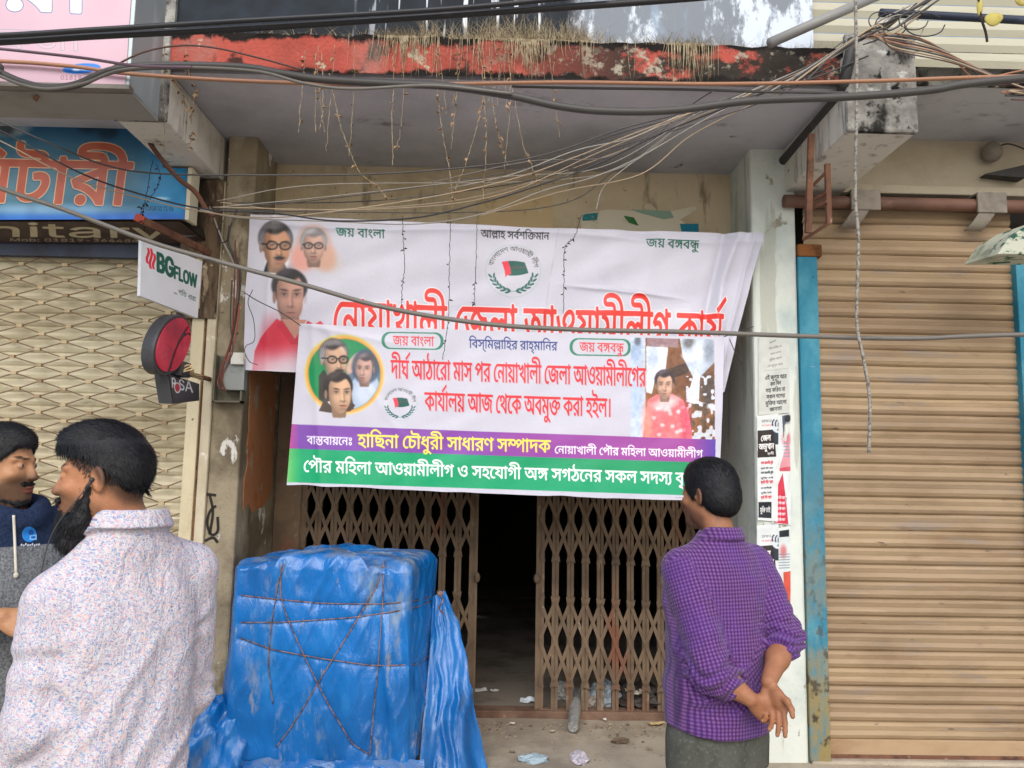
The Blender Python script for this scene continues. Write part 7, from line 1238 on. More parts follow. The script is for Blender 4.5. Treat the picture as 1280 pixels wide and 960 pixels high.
cable([(316, 362), (310, 378), (317, 400), (318, 425), (308, 432), (306, 440), (312, 452), (322, 456)], .0018, K['black'], 'thin scribbled wire hanging over the upper banner left edge', -.14)
cable([(932, 262), (930, 280), (934, 292), (928, 294)], .004, K['brown'], 'rusty hook holding the upper banner corner', .3, 'hook', 'hook', n=8)
tag(MB().tube(spline([P(1069, -10, -1.0), P(1071, 110, -1.0), P(1069, 240, -1.0), P(1073, 300, -1.0), P(1071, 400, -1.0), P(1080, 452, -1.0), P(1087, 500, -1.0), P(1086, 566, -1.0)], 24), .0062, 7).build('rope', wm('grey_rope', 'a09a90', [('6b665e', 60, .45, .6)], .9, .2, bd=.002, bs=300), smooth=True), 'grey rope hanging straight down in front of the tan shutter', 'rope')

# ------------------------------------------------------------------ dry vines and grass on the canopy
M['straw'] = wm('straw', 'a3957a', [('7d6e56', 40, .45, .6), ('c4b699', 60, .6, .7)], .95, .1, bd=0)
M['deadleaf'] = wm('dead_leaf', 'a08362', [('6d543a', 30, .45, .65), ('c2a886', 40, .6, .7)], .95, .1, bd=0)
M['darktwig'] = wm('dark_twig', '3a342f', [('5a5048', 40, .5, .7)], .95, .1, bd=0)
def vine(pts, y, label, leaves=8, dark=False, group=None, r=.0016):
    ps = spline([P(q[0], q[1], y) for q in pts], 14); o = thing('dry_vine', label, 'vine', ps[0], group); mb = MB(); rg = random.Random(int(pts[0][0] * 3))
    ps = [p + Vector((rg.gauss(0, .0015), rg.gauss(0, .003), 0)) for p in ps]; mb.tube(ps, r, 5); mb.build('stem', M['darktwig'] if dark else M['straw'], o)
    lf = MB()
    for k in range(leaves):
        p = ps[int(len(ps) * (.1 + .88 * rg.random())) - 1]; s_ = rg.uniform(.006, .016) * (.8 if dark else 1); d = Vector((rg.uniform(-1, 1), rg.uniform(-1, 1), rg.uniform(-1, .3))).normalized(); u_ = d.orthogonal().normalized()
        c1 = p + d * s_; cu = d.cross(u_) * s_ * .4
        lf.add([p, p + d * s_ * .6 + u_ * s_ * .55 + cu, c1 + d * s_ * .8, p + d * s_ * .7 - u_ * s_ * .5 + cu, p + d * s_ * .8 - cu * .4], [(0, 1, 4), (1, 2, 4), (2, 3, 4), (3, 0, 4)])
    if leaves: lf.build('leaves', M['darktwig'] if dark else M['deadleaf'], o)
    return o
yv = YL - .03
vine([(412, 92), (424, 150), (446, 210), (470, 232), (488, 252)], yv, 'longest slanting dry vine at the left of the soffit', 12)
vine([(491, 50), (492, 110), (490, 150), (491, 206)], yv, 'straight thin straw hanging down at the left of the centre', 5)
vine([(545, 60), (547, 110), (552, 160), (562, 215), (566, 262)], yv, 'dry vine with small leaves hanging in front of the soffit, at the centre left', 16)
vine([(604, 60), (606, 110), (598, 150), (584, 200), (570, 235), (564, 250)], yv, 'dry leafy vine slanting left at the centre of the canopy', 20)
vine([(600, 60), (604, 110), (608, 170), (604, 250)], yv, 'dry vine hanging straight at the centre with curled leaves', 16)
vine([(612, 60), (616, 130), (626, 180), (634, 206)], yv, 'thin feathery dry vine right of the centre', 22, r=.0012)
vine([(634, 58), (642, 120), (654, 180), (664, 205), (676, 240)], yv, 'rightmost dry vine slanting right below the red edge', 14)
vine([(382, 64), (378, 110), (373, 165)], yv, 'short thin straw below the red edge, at the far left', 3)
vine([(395, 66), (394, 165)], yv, 'straight short straw beside the slanting vine', 2)
vine([(402, 66), (404, 130), (400, 162)], yv, 'faint straw hanging near the dark hole of the soffit', 2)
vine([(205, 52), (208, 90), (232, 125), (240, 160), (236, 190)], YL - .04, 'leafy dry vine hanging over the left beam', 34)
vine([(232, 60), (236, 90), (243, 118), (238, 150)], YL - .05, 'tufted dry vine next to the pink sign box', 30)
vine([(200, 50), (205, 120), (206, 200)], YL - .06, 'pale straw hanging along the mouldy pier', 4)
vine([(190, 200), (184, 240), (178, 268), (181, 290)], -.5, 'dry twig hanging at the right end of the blue sign', 16, True)
vine([(196, 206), (200, 225), (186, 250), (176, 262)], -.5, 'thin dark twig crossing the blue sign corner', 12, True)
vine([(503, 270), (504, 300), (506, 330), (503, 360), (502, 384)], -.22, 'dark beaded vine hanging left over the upper banner', 12, True)
vine([(563, 276), (562, 330), (561, 386), (558, 420), (553, 450)], -.24, 'dark thin vine hanging down to the red text of the lower banner', 9, True)
vine([(596, 280), (595, 330), (593, 370), (594, 382)], -.22, 'dark vine hanging left of the round emblem', 9, True)
vine([(727, 268), (718, 296), (706, 310), (705, 350), (704, 392)], -.22, 'dark beaded vine hanging right of the round emblem', 14, True)
rv = random.Random(31)
for k in range(12):
    x0 = rv.choice([420, 520, 585, 610, 640, 700, 560, 470]) + rv.uniform(-26, 26); n_ = rv.uniform(50, 150); vine([(x0, 56), (x0 + rv.uniform(-6, 6), 62 + n_ * .4), (x0 + rv.uniform(-12, 12), 62 + n_)], yv - .01, 'thin dry runner hanging from the grass on the canopy edge', rv.randint(3, 12), False, 'thin dry runners hanging from the canopy edge', .0011)
g_ = MB(); rg = random.Random(8)
def blade(x, y, z, h, lean, w=.0013):
    a = rg.uniform(0, 6.28); dx, dy = math.cos(a) * lean, math.sin(a) * lean * .6; n = 4; L_ = []; R_ = []
    for k in range(n + 1):
        t_ = k / n; p = Vector((x + dx * t_ ** 1.6, y + dy * t_ ** 1.6, z + h * (t_ - .35 * t_ * t_ * min(1, abs(lean) * 4)))); L_.append(p + Vector((w * (1 - t_ * .8), 0, 0))); R_.append(p - Vector((w * (1 - t_ * .8), 0, 0)))
    g_.add(L_ + R_, [(k, k + 1, n + 2 + k, n + 1 + k) for k in range(n)])
zl = ZS + .172
for k in range(2600):
    x = rg.choice([rg.gauss(-.12, .35), rg.gauss(.25, .1), rg.gauss(-.45, .08), rg.uniform(xl0, xl1), rg.gauss(.75, .12), rg.gauss(.0, .12)])
    if not xl0 < x < xl1: continue
    blade(x, YL + rg.uniform(-.005, .05), zl - .005, rg.uniform(.01, .075) * (1.5 if abs(x - .02) < .4 else .7) * rg.choice([.5, 1, 1, 1.3]), rg.uniform(-.13, .13))
for k in range(300):                                                            # strands that have slipped over the edge
    x = rg.choice([rg.gauss(-.05, .3), rg.gauss(-.42, .05), rg.gauss(.1, .05), rg.gauss(.78, .05)])
    if xl0 < x < xl1: blade(x, YL - .012, zl, -rg.uniform(.04, .2), rg.uniform(-.03, .03), .0014)
tag(g_.build('dry_grass', M['straw'], fix=False), 'dry straw-coloured grass growing along the top of the red canopy edge', 'grass', kind='stuff')
# yellow leaves at the top right
yl_ = thing('withered_plant', 'withered plant with big yellow leaves at the top right', 'plant', P(1235, 40, -1.05))
mb = MB(); mb.tube(spline([P(1222, -10, -1.05), P(1226, 20, -1.05), P(1232, 40, -1.04), P(1234, 52, -1.04)], 6), .005, 6); mb.build('stem', M['darktwig'], yl_)
ylm = wm('yellow_leaf', 'b8aa5a', [('8f7a3c', 14, .5, .7), ('d0c684', 20, .6, .75)], .7, .3, bd=0)
for pts in (((1226, 22), (1240, 14), (1258, 18), (1250, 30), (1238, 36)), ((1221, -8), (1230, 2), (1228, 20), (1220, 22)), ((1266, -6), (1280, 0), (1284, 8), (1270, 8)), ((1286, 20), (1292, 30), (1276, 34))):
    c0 = sum((P(*q, -1.05) for q in pts), Vector()) / len(pts) + Vector((0, -.015, 0)); mb = MB(); ps = [P(*q, -1.05) for q in pts]; mb.add(ps + [c0], [(i, (i + 1) % len(ps), len(ps)) for i in range(len(ps))]); o = mb.build('leaf', ylm, yl_, smooth=True); sb = o.modifiers.new('s', 'SUBSURF'); sb.levels = 2; sb.render_levels = 2; md = o.modifiers.new('t', 'SOLIDIFY'); md.thickness = .001

# ------------------------------------------------------------------ people: smooth solids grown from joints
class Solid:
    """distance field on a grid; parts are blended into one continuous surface"""
    def __init__(s, lo, hi, h):
        s.h = h; s.lo = np.array(lo, float); s.n = np.ceil((np.array(hi) - s.lo) / h).astype(int) + 1; s.F = np.full(s.n, .5, np.float32)
    def sub(s, lo, hi, pad):
        a = np.maximum(0, np.floor((np.array(lo) - pad - s.lo) / s.h).astype(int)); e = np.minimum(s.n, np.ceil((np.array(hi) + pad - s.lo) / s.h).astype(int) + 1)
        if (e <= a).any(): return None
        ax = [s.lo[k] + s.h * np.arange(a[k], e[k]) for k in range(3)]
        return tuple(slice(a[k], e[k]) for k in range(3)), np.stack(np.meshgrid(*ax, indexing='ij'), -1).astype(np.float32)
    def mix(s, sl, d, k, cut=False):
        f = s.F[sl]
        if cut:
            hh = np.clip(.5 - .5 * (f + d) / k, 0, 1); s.F[sl] = f * (1 - hh) - d * hh + k * hh * (1 - hh)
        else:
            hh = np.clip(.5 + .5 * (d - f) / k, 0, 1); s.F[sl] = d * (1 - hh) + f * hh - k * hh * (1 - hh)
    def cone(s, a, b, ra, rb, k=.02, flat=None, cut=False):
        a = np.array(a, float); b = np.array(b, float); m = max(ra, rb); r = s.sub(np.minimum(a, b) - m, np.maximum(a, b) + m, k * 2 + .03)
        if r is None: return
        p = r[1] - a; ba = b - a; t = np.clip((p @ ba) / (ba @ ba), 0, 1)[..., None]; q = p - t * ba
        if flat is not None:
            v, f = flat; v = np.array(v, float); q = q + (q @ v)[..., None] * v * (f - 1)
        s.mix(r[0], np.linalg.norm(q, axis=-1) - (ra + (rb - ra) * t[..., 0]), k, cut)
    def ell(s, c, r3, ax=None, k=.02, cut=False):
        c = np.array(c, float); r3 = np.array(r3, float); m = r3.max(); r = s.sub(c - m, c + m, k * 2 + .03)
        if r is None: return
        q = r[1] - c
        if ax is not None: q = q @ np.array(ax, float).T
        k0 = np.linalg.norm(q / r3, axis=-1); k1 = np.linalg.norm(q / r3 ** 2, axis=-1); s.mix(r[0], k0 * (k0 - 1) / np.maximum(k1, 1e-6), k, cut)
    def loft(s, rings, lat, fw, k=.03, grow=0):
        """rings: (z, x, y, half width, half depth) from low to high"""
        R_ = np.array(rings, float); m = R_[:, 3:5].max() + .03; r = s.sub([R_[:, 1].min() - m, R_[:, 2].min() - m, R_[0, 0]], [R_[:, 1].max() + m, R_[:, 2].max() + m, R_[-1, 0]], k * 2 + .03)
        z = r[1][..., 2]; g = [np.interp(z, R_[:, 0], R_[:, j]) for j in range(1, 5)]; rx, ry = g[2] + grow, g[3] + grow
        dx = r[1][..., 0] - g[0]; dy = r[1][..., 1] - g[1]; u = dx * lat[0] + dy * lat[1]; v = dx * fw[0] + dy * fw[1]
        e = (np.abs(u / rx) ** 2.3 + np.abs(v / ry) ** 2.3) ** (1 / 2.3); d = (e - 1) * np.minimum(rx, ry)
        d = np.maximum(d, np.maximum(R_[0, 0] - z, z - R_[-1, 0])); s.mix(r[0], d, k)
    def mesh(s):
        F = s.F; S = F < 0; nx, ny, nz = F.shape
        c = np.zeros((nx - 1, ny - 1, nz - 1), np.int8)
        for i in (0, 1):
            for j in (0, 1):
                for k in (0, 1): c += S[i:nx - 1 + i, j:ny - 1 + j, k:nz - 1 + k]
        act = (c > 0) & (c < 8); I = np.argwhere(act); vid = np.full(act.shape, -1, np.int32); vid[act] = np.arange(len(I))
        cor = {o: F[I[:, 0] + o[0], I[:, 1] + o[1], I[:, 2] + o[2]] for o in [(i, j, k) for i in (0, 1) for j in (0, 1) for k in (0, 1)]}
        acc = np.zeros((len(I), 3)); cnt = np.zeros(len(I))
        for o in cor:
            for a in range(3):
                if o[a] == 0:
                    o2 = tuple(1 if q == a else o[q] for q in range(3)); f0, f1 = cor[o], cor[o2]; x = (f0 < 0) != (f1 < 0); t = np.where(x, f0 / np.where(x, f0 - f1, 1), 0)
                    p = np.tile(np.array(o, float), (len(I), 1)); p[:, a] += t; acc[x] += p[x]; cnt[x] += 1
        V = s.lo + s.h * (I + acc / cnt[:, None]); Q = []
        for a in range(3):
            b_, c_ = [(1, 2), (2, 0), (0, 1)][a]; d0 = [slice(None)] * 3; d1 = [slice(None)] * 3; d0[a] = slice(0, -1); d1[a] = slice(1, None)
            E = np.argwhere(S[tuple(d0)] != S[tuple(d1)]); E = E[(E[:, b_] > 0) & (E[:, c_] > 0) & (E[:, b_] < F.shape[b_] - 1) & (E[:, c_] < F.shape[c_] - 1)]
            ins = S[E[:, 0], E[:, 1], E[:, 2]]
            def at(db, dc): q = E.copy(); q[:, b_] -= db; q[:, c_] -= dc; return vid[q[:, 0], q[:, 1], q[:, 2]]
            q = np.stack([at(1, 1), at(0, 1), at(0, 0), at(1, 0)], 1); q[~ins] = q[~ins][:, ::-1]; Q.append(q)
        return V, np.concatenate(Q)
def vnoise3(p, seed):
    g = np.random.default_rng(seed).random((24, 24, 24)).astype(np.float32); i = np.floor(p).astype(int); f = sm01(p - i); i %= 24; j = (i + 1) % 24; o = 0
    for a in (0, 1):
        for b in (0, 1):
            for c in (0, 1):
                w = (f[..., 0] if a else 1 - f[..., 0]) * (f[..., 1] if b else 1 - f[..., 1]) * (f[..., 2] if c else 1 - f[..., 2])
                o = o + w * g[(j if a else i)[..., 0], (j if b else i)[..., 1], (j if c else i)[..., 2]]
    return o * 2 - 1
def solid_obj(name, VQ, mat_, parent, attrs=None, smooth=True):
    V, Q = VQ; off_ = np.array(base_loc(parent)) if parent is not None else 0; me = mesh_np(name, V - off_, Q)
    if attrs:
        for k, a in attrs.items(): at = me.attributes.new(k, 'FLOAT_VECTOR', 'POINT'); at.data.foreach_set('vector', np.ascontiguousarray(a, np.float32).ravel())
    if smooth: me.shade_smooth()
    me.materials.append(mat_); return put(name, me, parent)
def unit(v): v = np.array(v, float); return v / np.linalg.norm(v)
def frame(fwd, tilt=0, roll=0):
    f = unit([fwd[0], fwd[1], 0]); l = np.array([-f[1], f[0], 0]); u = np.array([0, 0, 1.0]); c, s_ = math.cos(tilt), math.sin(tilt); f, u = f * c + u * s_, u * c - f * s_
    c, s_ = math.cos(roll), math.sin(roll); l, u = l * c + u * s_, u * c - l * s_; return np.stack([l, f, u])                                   # rows: left, forward, up
def head(S, C, A, neck, nr=.054, eye=True):
    g = lambda l, f, u: C + l * A[0] + f * A[1] + u * A[2]
    S.ell(g(0, -.012, .025), (.0745, .094, .092), A, .02); S.ell(g(0, .03, -.045), (.058, .062, .072), A, .03); S.ell(g(0, .062, -.098), (.026, .026, .02), A, .035)
    for q in (-1, 1):
        S.ell(g(q * .048, .0, -.062), (.016, .03, .034), A, .03); S.ell(g(q * .04, .062, -.025), (.02, .018, .016), A, .02); S.cone(g(q * .012, .083, .022), g(q * .045, .068, .022), .009, .007, .014)
    S.cone(g(0, .084, .01), g(0, .104, -.03), .0075, .010, .012); S.ell(g(0, .101, -.033), (.0145, .0115, .009), A, .008)
    for q in (-1, 1): S.ell(g(q * .031, .094, .004), (.017, .012, .0115), A, .012, True)
    for q in (-1, 1): S.ell(g(q * .031, .0745, .003), (.0125, .0125, .0115), A, .003)
    S.ell(g(0, .088, -.063), (.023, .012, .0065), A, .006); S.ell(g(0, .087, -.074), (.019, .012, .007), A, .006); S.ell(g(0, .1, -.0685), (.022, .006, .0016), A, .004, True)
    for q in (-1, 1):
        e0 = g(q * .074, -.012, -.004); S.ell(e0 + q * A[0] * .006, (.008, .019, .032), frame_ear(A, q), .006); S.ell(e0 + q * A[0] * .014 + A[1] * .003, (.006, .010, .019), frame_ear(A, q), .004, True); S.ell(e0 + q * A[0] * .006 + A[1] * .012 - A[2] * .004, (.005, .005, .007), A, .004)
    S.cone(g(0, -.018, -.05), neck, nr, nr * 1.12, .03)
def frame_ear(A, q):
    l, f, u = A; a = .5 * q; f2 = f * math.cos(a) - l * math.sin(a) * 1.0; l2 = l * math.cos(a) + f * math.sin(a); f3 = f2 * .97 - u * .22; u3 = u * .97 + f2 * .22; return np.stack([l2, f3 / np.linalg.norm(f3), u3 / np.linalg.norm(u3)])
def hand(S, w, d, pn, side, curl=.5, spread=.06, thumb=.7, size=1.0):
    d = unit(d); pn = np.array(pn, float); pn = unit(pn - d * (pn @ d)); s_ = np.cross(d, pn); s_ = s_ * (1 if s_ @ np.array(side) > 0 else -1); w = np.array(w, float)
    kn = w + d * .088 * size
    for j in range(4): S.cone(w + d * .014 + s_ * (.014 - .0095 * j), kn + s_ * (.030 - .0195 * j) - d * (.003 * j), .0155 * size, .0125 * size, .012, (pn, 1.25))
    S.ell(w + d * .04 + s_ * .02 + pn * .008, (.022, .03, .016), np.stack([s_, d, pn]), .014); S.ell(w + d * .045 - s_ * .02 + pn * .006, (.016, .032, .013), np.stack([s_, d, pn]), .014)
    L = [(.042, .026, .021), (.046, .029, .022), (.042, .028, .021), (.034, .021, .019)]
    for j in range(4):
        p = kn + s_ * (.031 - .0205 * j) * size - d * (.003 * j); a = .15; cj = curl if not hasattr(curl, '__len__') else curl[j]; r0 = .0088 if j < 3 else .0078
        for q, ln in enumerate(L[j]):
            a += cj * (.9 if q == 0 else 1.0 if q == 1 else .6); dd = d * math.cos(a) + pn * math.sin(a) + s_ * spread * (1.5 - j) * (q == 0); dd = unit(dd); e = p + dd * ln * size; S.cone(p, e, r0 - .0007 * q, r0 - .0007 * (q + 1), .004); p = e
    p = w + d * .028 + s_ * .024 + pn * .008; v = unit(d * .62 + s_ * .68 + pn * .35 * thumb)
    for q, ln in enumerate((.042, .032, .025)):
        e = p + v * ln * size; S.cone(p, e, .0125 - .0016 * q, .0108 - .0016 * q, .006); p = e; v = unit(v + d * .35 + pn * .25 * thumb - s_ * .25)
def skin_mat(name, base, extra=None):
    m, t, b = new_mat(name, .52, 0, .4); co = t.new('ShaderNodeTexCoord').outputs['Object']; a = t.new('ShaderNodeAttribute'); a.attribute_name = 'mark'; sp = t.new('ShaderNodeSeparateXYZ'); t.link(a.outputs['Vector'], sp.inputs[0])
    k = lin(base); c = mixc(t, noise_mask(t, co, 26, .35, .7), k, tuple(v * .86 for v in k)); c = mixc(t, mulf(t, noise_mask(t, co, 110, .5, .7), .35), c, tuple(v * .7 for v in k))
    c = mixc(t, sp.outputs['X'], c, lin('1d1714'))                                     # stubble, shaved hair, brows
    c = mixc(t, sp.outputs['Y'], c, lin('7a3f36')); c = mixc(t, sp.outputs['Z'], c, lin('c8bcb0')); t.link(c, b.inputs['Base Color'])
    b.inputs['Subsurface Weight'].default_value = .12; b.inputs['Subsurface Radius'].default_value = (.012, .005, .003); b.inputs['Subsurface Scale'].default_value = .6
    bump(t, b, noise_mask(t, co, 220, .2, .8), .0006); return m
def head_marks(V, C, A, stub=.6, fade=.8, hairline=None):
    q = (V - C) @ A.T; l, f, u = q[:, 0], q[:, 1], q[:, 2]; X = np.zeros(len(V)); Y = X.copy(); Z = X.copy(); on = (np.linalg.norm(q, axis=1) < .16)
    jaw = sm01((-.03 - u + .35 * (f - .03)) * 30) * sm01((f + .035) * 40) * sm01((u + .145) * 40); jaw = np.maximum(jaw, sm01((-.045 - u) * 60) * sm01((f - .03) * 50)); X = np.maximum(X, jaw * stub)
    X = np.maximum(X, .9 * sm01(1.6 - (((np.abs(l) - .031) / .019) ** 2 + ((u - .024 - .004 * (np.abs(l) > .03)) / .0042) ** 2)) * (f > .05))
    if hairline is not None: X = np.maximum(X, fade * sm01((u - hairline(f) + .02) * 26))
    Y = np.where((f > .07), sm01(1.5 - ((l / .024) ** 2 + ((u + .0685) / .011) ** 2)), 0)
    Z = sm01(1.4 - (((np.abs(l) - .031) / .0115) ** 2 + ((u - .003) / .0042) ** 2)) * (f > .07) * .5; iris = sm01(1.5 - (((np.abs(l) - .031) / .0052) ** 2 + ((u - .003) / .0052) ** 2)) * (f > .07); Z = Z * (1 - iris); X = np.maximum(X, iris)
    return np.stack([X, Y, Z], 1) * on[:, None]
def hair_mat(name, c0='0b0b0d', c1='17171b'):
    m, t, b = new_mat(name, .52, 0, .35); co = t.new('ShaderNodeTexCoord').outputs['Object']; t.link(mixc(t, noise_mask(t, co, 140, .35, .65), lin(c0), lin(c1)), b.inputs['Base Color']); bump(t, b, noise_mask(t, co, 260, .2, .8), .0008); return m
def strands(V, Q, n, flow, length, parent, mat_, seed, width=.0011, lift=.55, name='strands', maskf=None):
    rg = np.random.default_rng(seed); a = V[Q[:, 0]]; b = V[Q[:, 1]]; d = V[Q[:, 3]]; N = np.cross(b - a, d - a); ar = np.linalg.norm(N, axis=1); N = N / np.maximum(ar, 1e-12)[:, None]
    if maskf is not None: ar = ar * maskf((a + V[Q[:, 2]]) / 2)
    pk = rg.choice(len(Q), n, p=ar / ar.sum()); u, v = rg.random((2, n)); p = a[pk] + (b - a)[pk] * u[:, None] + (d - a)[pk] * v[:, None]; nn = N[pk]
    fl = np.array([flow(x) for x in p]) if callable(flow) else np.tile(np.array(flow, float), (n, 1)); fl = fl + rg.normal(0, .13, (n, 3)); fl -= nn * (fl * nn).sum(1)[:, None]; fl /= np.maximum(np.linalg.norm(fl, axis=1), 1e-6)[:, None]
    L = length * rg.uniform(.5, 1.2, n); sd = np.cross(fl, nn); vs = []
    mids = p + (fl * .5 + nn * lift * .55) * L[:, None]; ends = p + (fl + nn * lift * .7) * L[:, None]; w = width * rg.uniform(.6, 1.2, n)[:, None]
    P0, P1, P2, P3, P4 = p - sd * w - nn * .002, p + sd * w - nn * .002, mids + sd * w * .8, mids - sd * w * .8, ends
    V2 = np.stack([P0, P1, P2, P3, P4], 1).reshape(-1, 3); i = np.arange(n) * 5; Q1 = np.stack([i, i + 1, i + 2, i + 3], 1); Q2 = np.stack([i + 3, i + 2, i + 4, i + 4], 1)[:, :3]
    off_ = np.array(base_loc(parent)); me = bpy.data.meshes.new(name); me.from_pydata((V2 - off_).tolist(), [], Q1.tolist() + Q2.tolist()); me.materials.append(mat_); me.shade_smooth(); return put(name, me, parent)
def hair_cap(C, A, line, thick, h=.004, top=.0, front=0, grow=(0, 0, 0), rough=.003, seed=1, back=0):
    S = Solid(C - .19, C + .19, h); g = lambda l, f, u: C + l * A[0] + f * A[1] + u * A[2]
    S.ell(g(0, -.012, .025), (.0745 + thick, .094 + thick, .092 + thick), A, .01)
    if top: S.ell(g(0, .0 + front, .07 + top * .3), (.062, .085, .045 + top), A, .03)
    if back: S.ell(g(0, -.05, -.02), (.066 + thick * .5, .056 + thick, .06), A, .03)
    r = S.sub(C - .19, C + .19, .0); q = (r[1] - C) @ A.T; u0 = line(q[..., 1]) + .007 * vnoise3(r[1] * 38, seed + 3) + .005 * vnoise3(r[1] * 95, seed + 4); cut = (u0 - q[..., 2]) * .8; cut = np.maximum(cut, -(np.inf)); S.F[r[0]] = np.maximum(S.F[r[0]], cut)
    S.F[r[0]] += rough * vnoise3(r[1] * 55, seed) + rough * .8 * vnoise3(r[1] * 130, seed + 1); return S.mesh()
def cloth_uv(V, segs, torso):
    """weave coordinates: round and along each sleeve, round and up the trunk"""
    cx, cy, lat, fw = torso; best = np.full(len(V), 1e9); uv = np.zeros((len(V), 3)); dx = V[:, 0] - cx; dy = V[:, 1] - cy; u = dx * lat[0] + dy * lat[1]; v = dx * fw[0] + dy * fw[1]
    uv[:, 0] = np.where(v < 0, u, np.sign(u) * (.44 - np.abs(u))); uv[:, 1] = V[:, 2]; ref = np.hypot(u / 1.35, v) - .135; best = ref.copy()
    for a, b, r in segs:
        a = np.array(a, float); b = np.array(b, float); ba = b - a; L = np.linalg.norm(ba); t = ((V - a) @ ba) / (L * L); q = V - a - np.clip(t, 0, 1.05)[:, None] * ba; d = np.linalg.norm(q, axis=1) - r
        e1 = np.cross(ba / L, [0, 0, 1.0]); e1 = unit(e1) if np.linalg.norm(e1) > 1e-3 else np.array([1.0, 0, 0]); e2 = np.cross(ba / L, e1); an = np.arctan2(q @ e2, q @ e1); m = (d < best) & (t > -.05)
        uv[m, 0] = an[m] * r; uv[m, 1] = (t * L)[m] + 3; best = np.where(m, d, best)
    return uv
def legs(S, base, lat, fw, hip, r=(.085, .055, .045), shoes=True, gap=.09, skin=True):
    for q in (-1, 1):
        h = np.array([*(base + lat * q * gap), hip]); kn = np.array([*(base + lat * q * (gap + .005) + fw * .015), hip * .54]); an = np.array([*(base + lat * q * (gap + .01)), .085])
        S.cone(h, kn, r[0], r[1], .03); S.cone(kn, an, r[1], r[2], .03)
        if skin: S.cone(an - [0, 0, .035], an + [*(fw * .13), -.05], .034, .026, .02)
def shoe_obj(base, lat, fw, parent, mat_, gap=.1):
    for q in (-1, 1):
        c = np.array([*(base + lat * q * gap), .0]); S = Solid(c - .2, c + .2, .006); S.cone(c + [*(fw * -.06), .045], c + [*(fw * .15), .036], .043, .04, .02); S.cone(c + [*(fw * -.055), .08], c + [*(fw * -.03), .09], .042, .042, .03)
        sl = S.sub(c - .2, c + .2, 0); S.F[sl[0]] = np.maximum(S.F[sl[0]], .0 - sl[1][..., 2] + .002); solid_obj('shoe', S.mesh(), mat_, parent)
M['shoe'] = wm('shoe_leather', '2a211c', [('463a30', 8, .5, .7)], .5, .4, bd=0)
def fold_field(S, lo, hi, fn):
    r = S.sub(lo, hi, 0); S.F[r[0]] += fn(r[1]).astype(np.float32)

# ================================================================== the man in the purple checked shirt
y0 = -1.1; fw = unit([-.40, .92]); lat = np.array([-fw[1], fw[0]]); c0 = np.array(P(896, 800, y0))[:2]
man = thing('person', 'man in purple checked shirt and grey trousers, hands clasped behind his back', 'person', (c0[0], c0[1], 0))
hf = (-.66, .75); A = frame(hf, .0, -.02); HC = np.array(P(886, 618, y0 + .02)); neck = np.array([c0[0], c0[1], 1.40]) + np.array([*(fw * -.02), 0])
at = lambda l, f, z: np.array([*(c0 + lat * l + fw * f), z])
sh = {1: at(.152, -.01, 1.315), -1: at(-.152, -.01, 1.32)}
elb = {1: np.array(P(893, 842, y0 - .17)), -1: np.array(P(981, 800, y0 - .06))}
wri = {1: np.array(P(938, 874, y0 - .215)), -1: np.array(P(961, 852, y0 - .20))}
S = Solid([c0[0] - .36, c0[1] - .36, -.01], [c0[0] + .36, c0[1] + .36, 1.73], .0036)
S.loft([(.72, c0[0], c0[1], .13, .1), (.95, c0[0], c0[1], .125, .1), (1.25, c0[0], c0[1], .15, .1), (1.36, c0[0], c0[1], .08, .06)], lat, fw); head(S, HC, A, neck, .05)
legs(S, c0, lat, fw, .84)
for q in (1, -1): S.cone(sh[q], elb[q], .045, .042, .02); S.cone(elb[q], elb[q] * .55 + wri[q] * .45, .038, .036, .02); S.cone(elb[q] * .55 + wri[q] * .45, wri[q], .036, .0245, .02, (unit([0, -1, .2]), 1.12))
hd = {1: unit(np.array(P(967, 902, y0 - .21)) - wri[1]), -1: unit(np.array(P(972, 903, y0 - .25)) - wri[-1])}
hand(S, wri[1] + hd[1] * .008, unit(hd[1] + [.1, 0, .15]), (.5, .75, -.2), (.1, -.2, 1), .75, .0, 1.1, .88); hand(S, wri[-1] + hd[-1] * .01, unit(hd[-1] * .9 + np.array([.06, 0, -.3])), (-.6, -.75, .1), (.7, -.6, 0), (.2, .3, .42, .55), .0, .7, .88)
V, Q = S.mesh()
line = lambda f: np.interp(f, [-.11, -.06, -.02, .004, .02, .05, .07, .09], [-.085, -.08, -.04, -.005, -.012, .012, .05, .062])
M['skin_r'] = skin_mat('skin_brown', 'a06c4c'); body = solid_obj('body', (V, Q), M['skin_r'], man, {'mark': head_marks(V, HC, A, .55, .6, line)})
M['hair'] = hair_mat('hair_black'); hv = hair_cap(HC, A, line, .008, .004, .008, .0, seed=5, back=1, rough=.0008); hair = solid_obj('hair', hv, M['hair'], man)
strands(*hv, 7000, lambda p: np.array([*(-np.array(hf) * .45), -.75]) + unit([p[0] - HC[0], p[1] - HC[1], 0]) * .2, .02, hair, M['hair'], 3, .0012, .09)
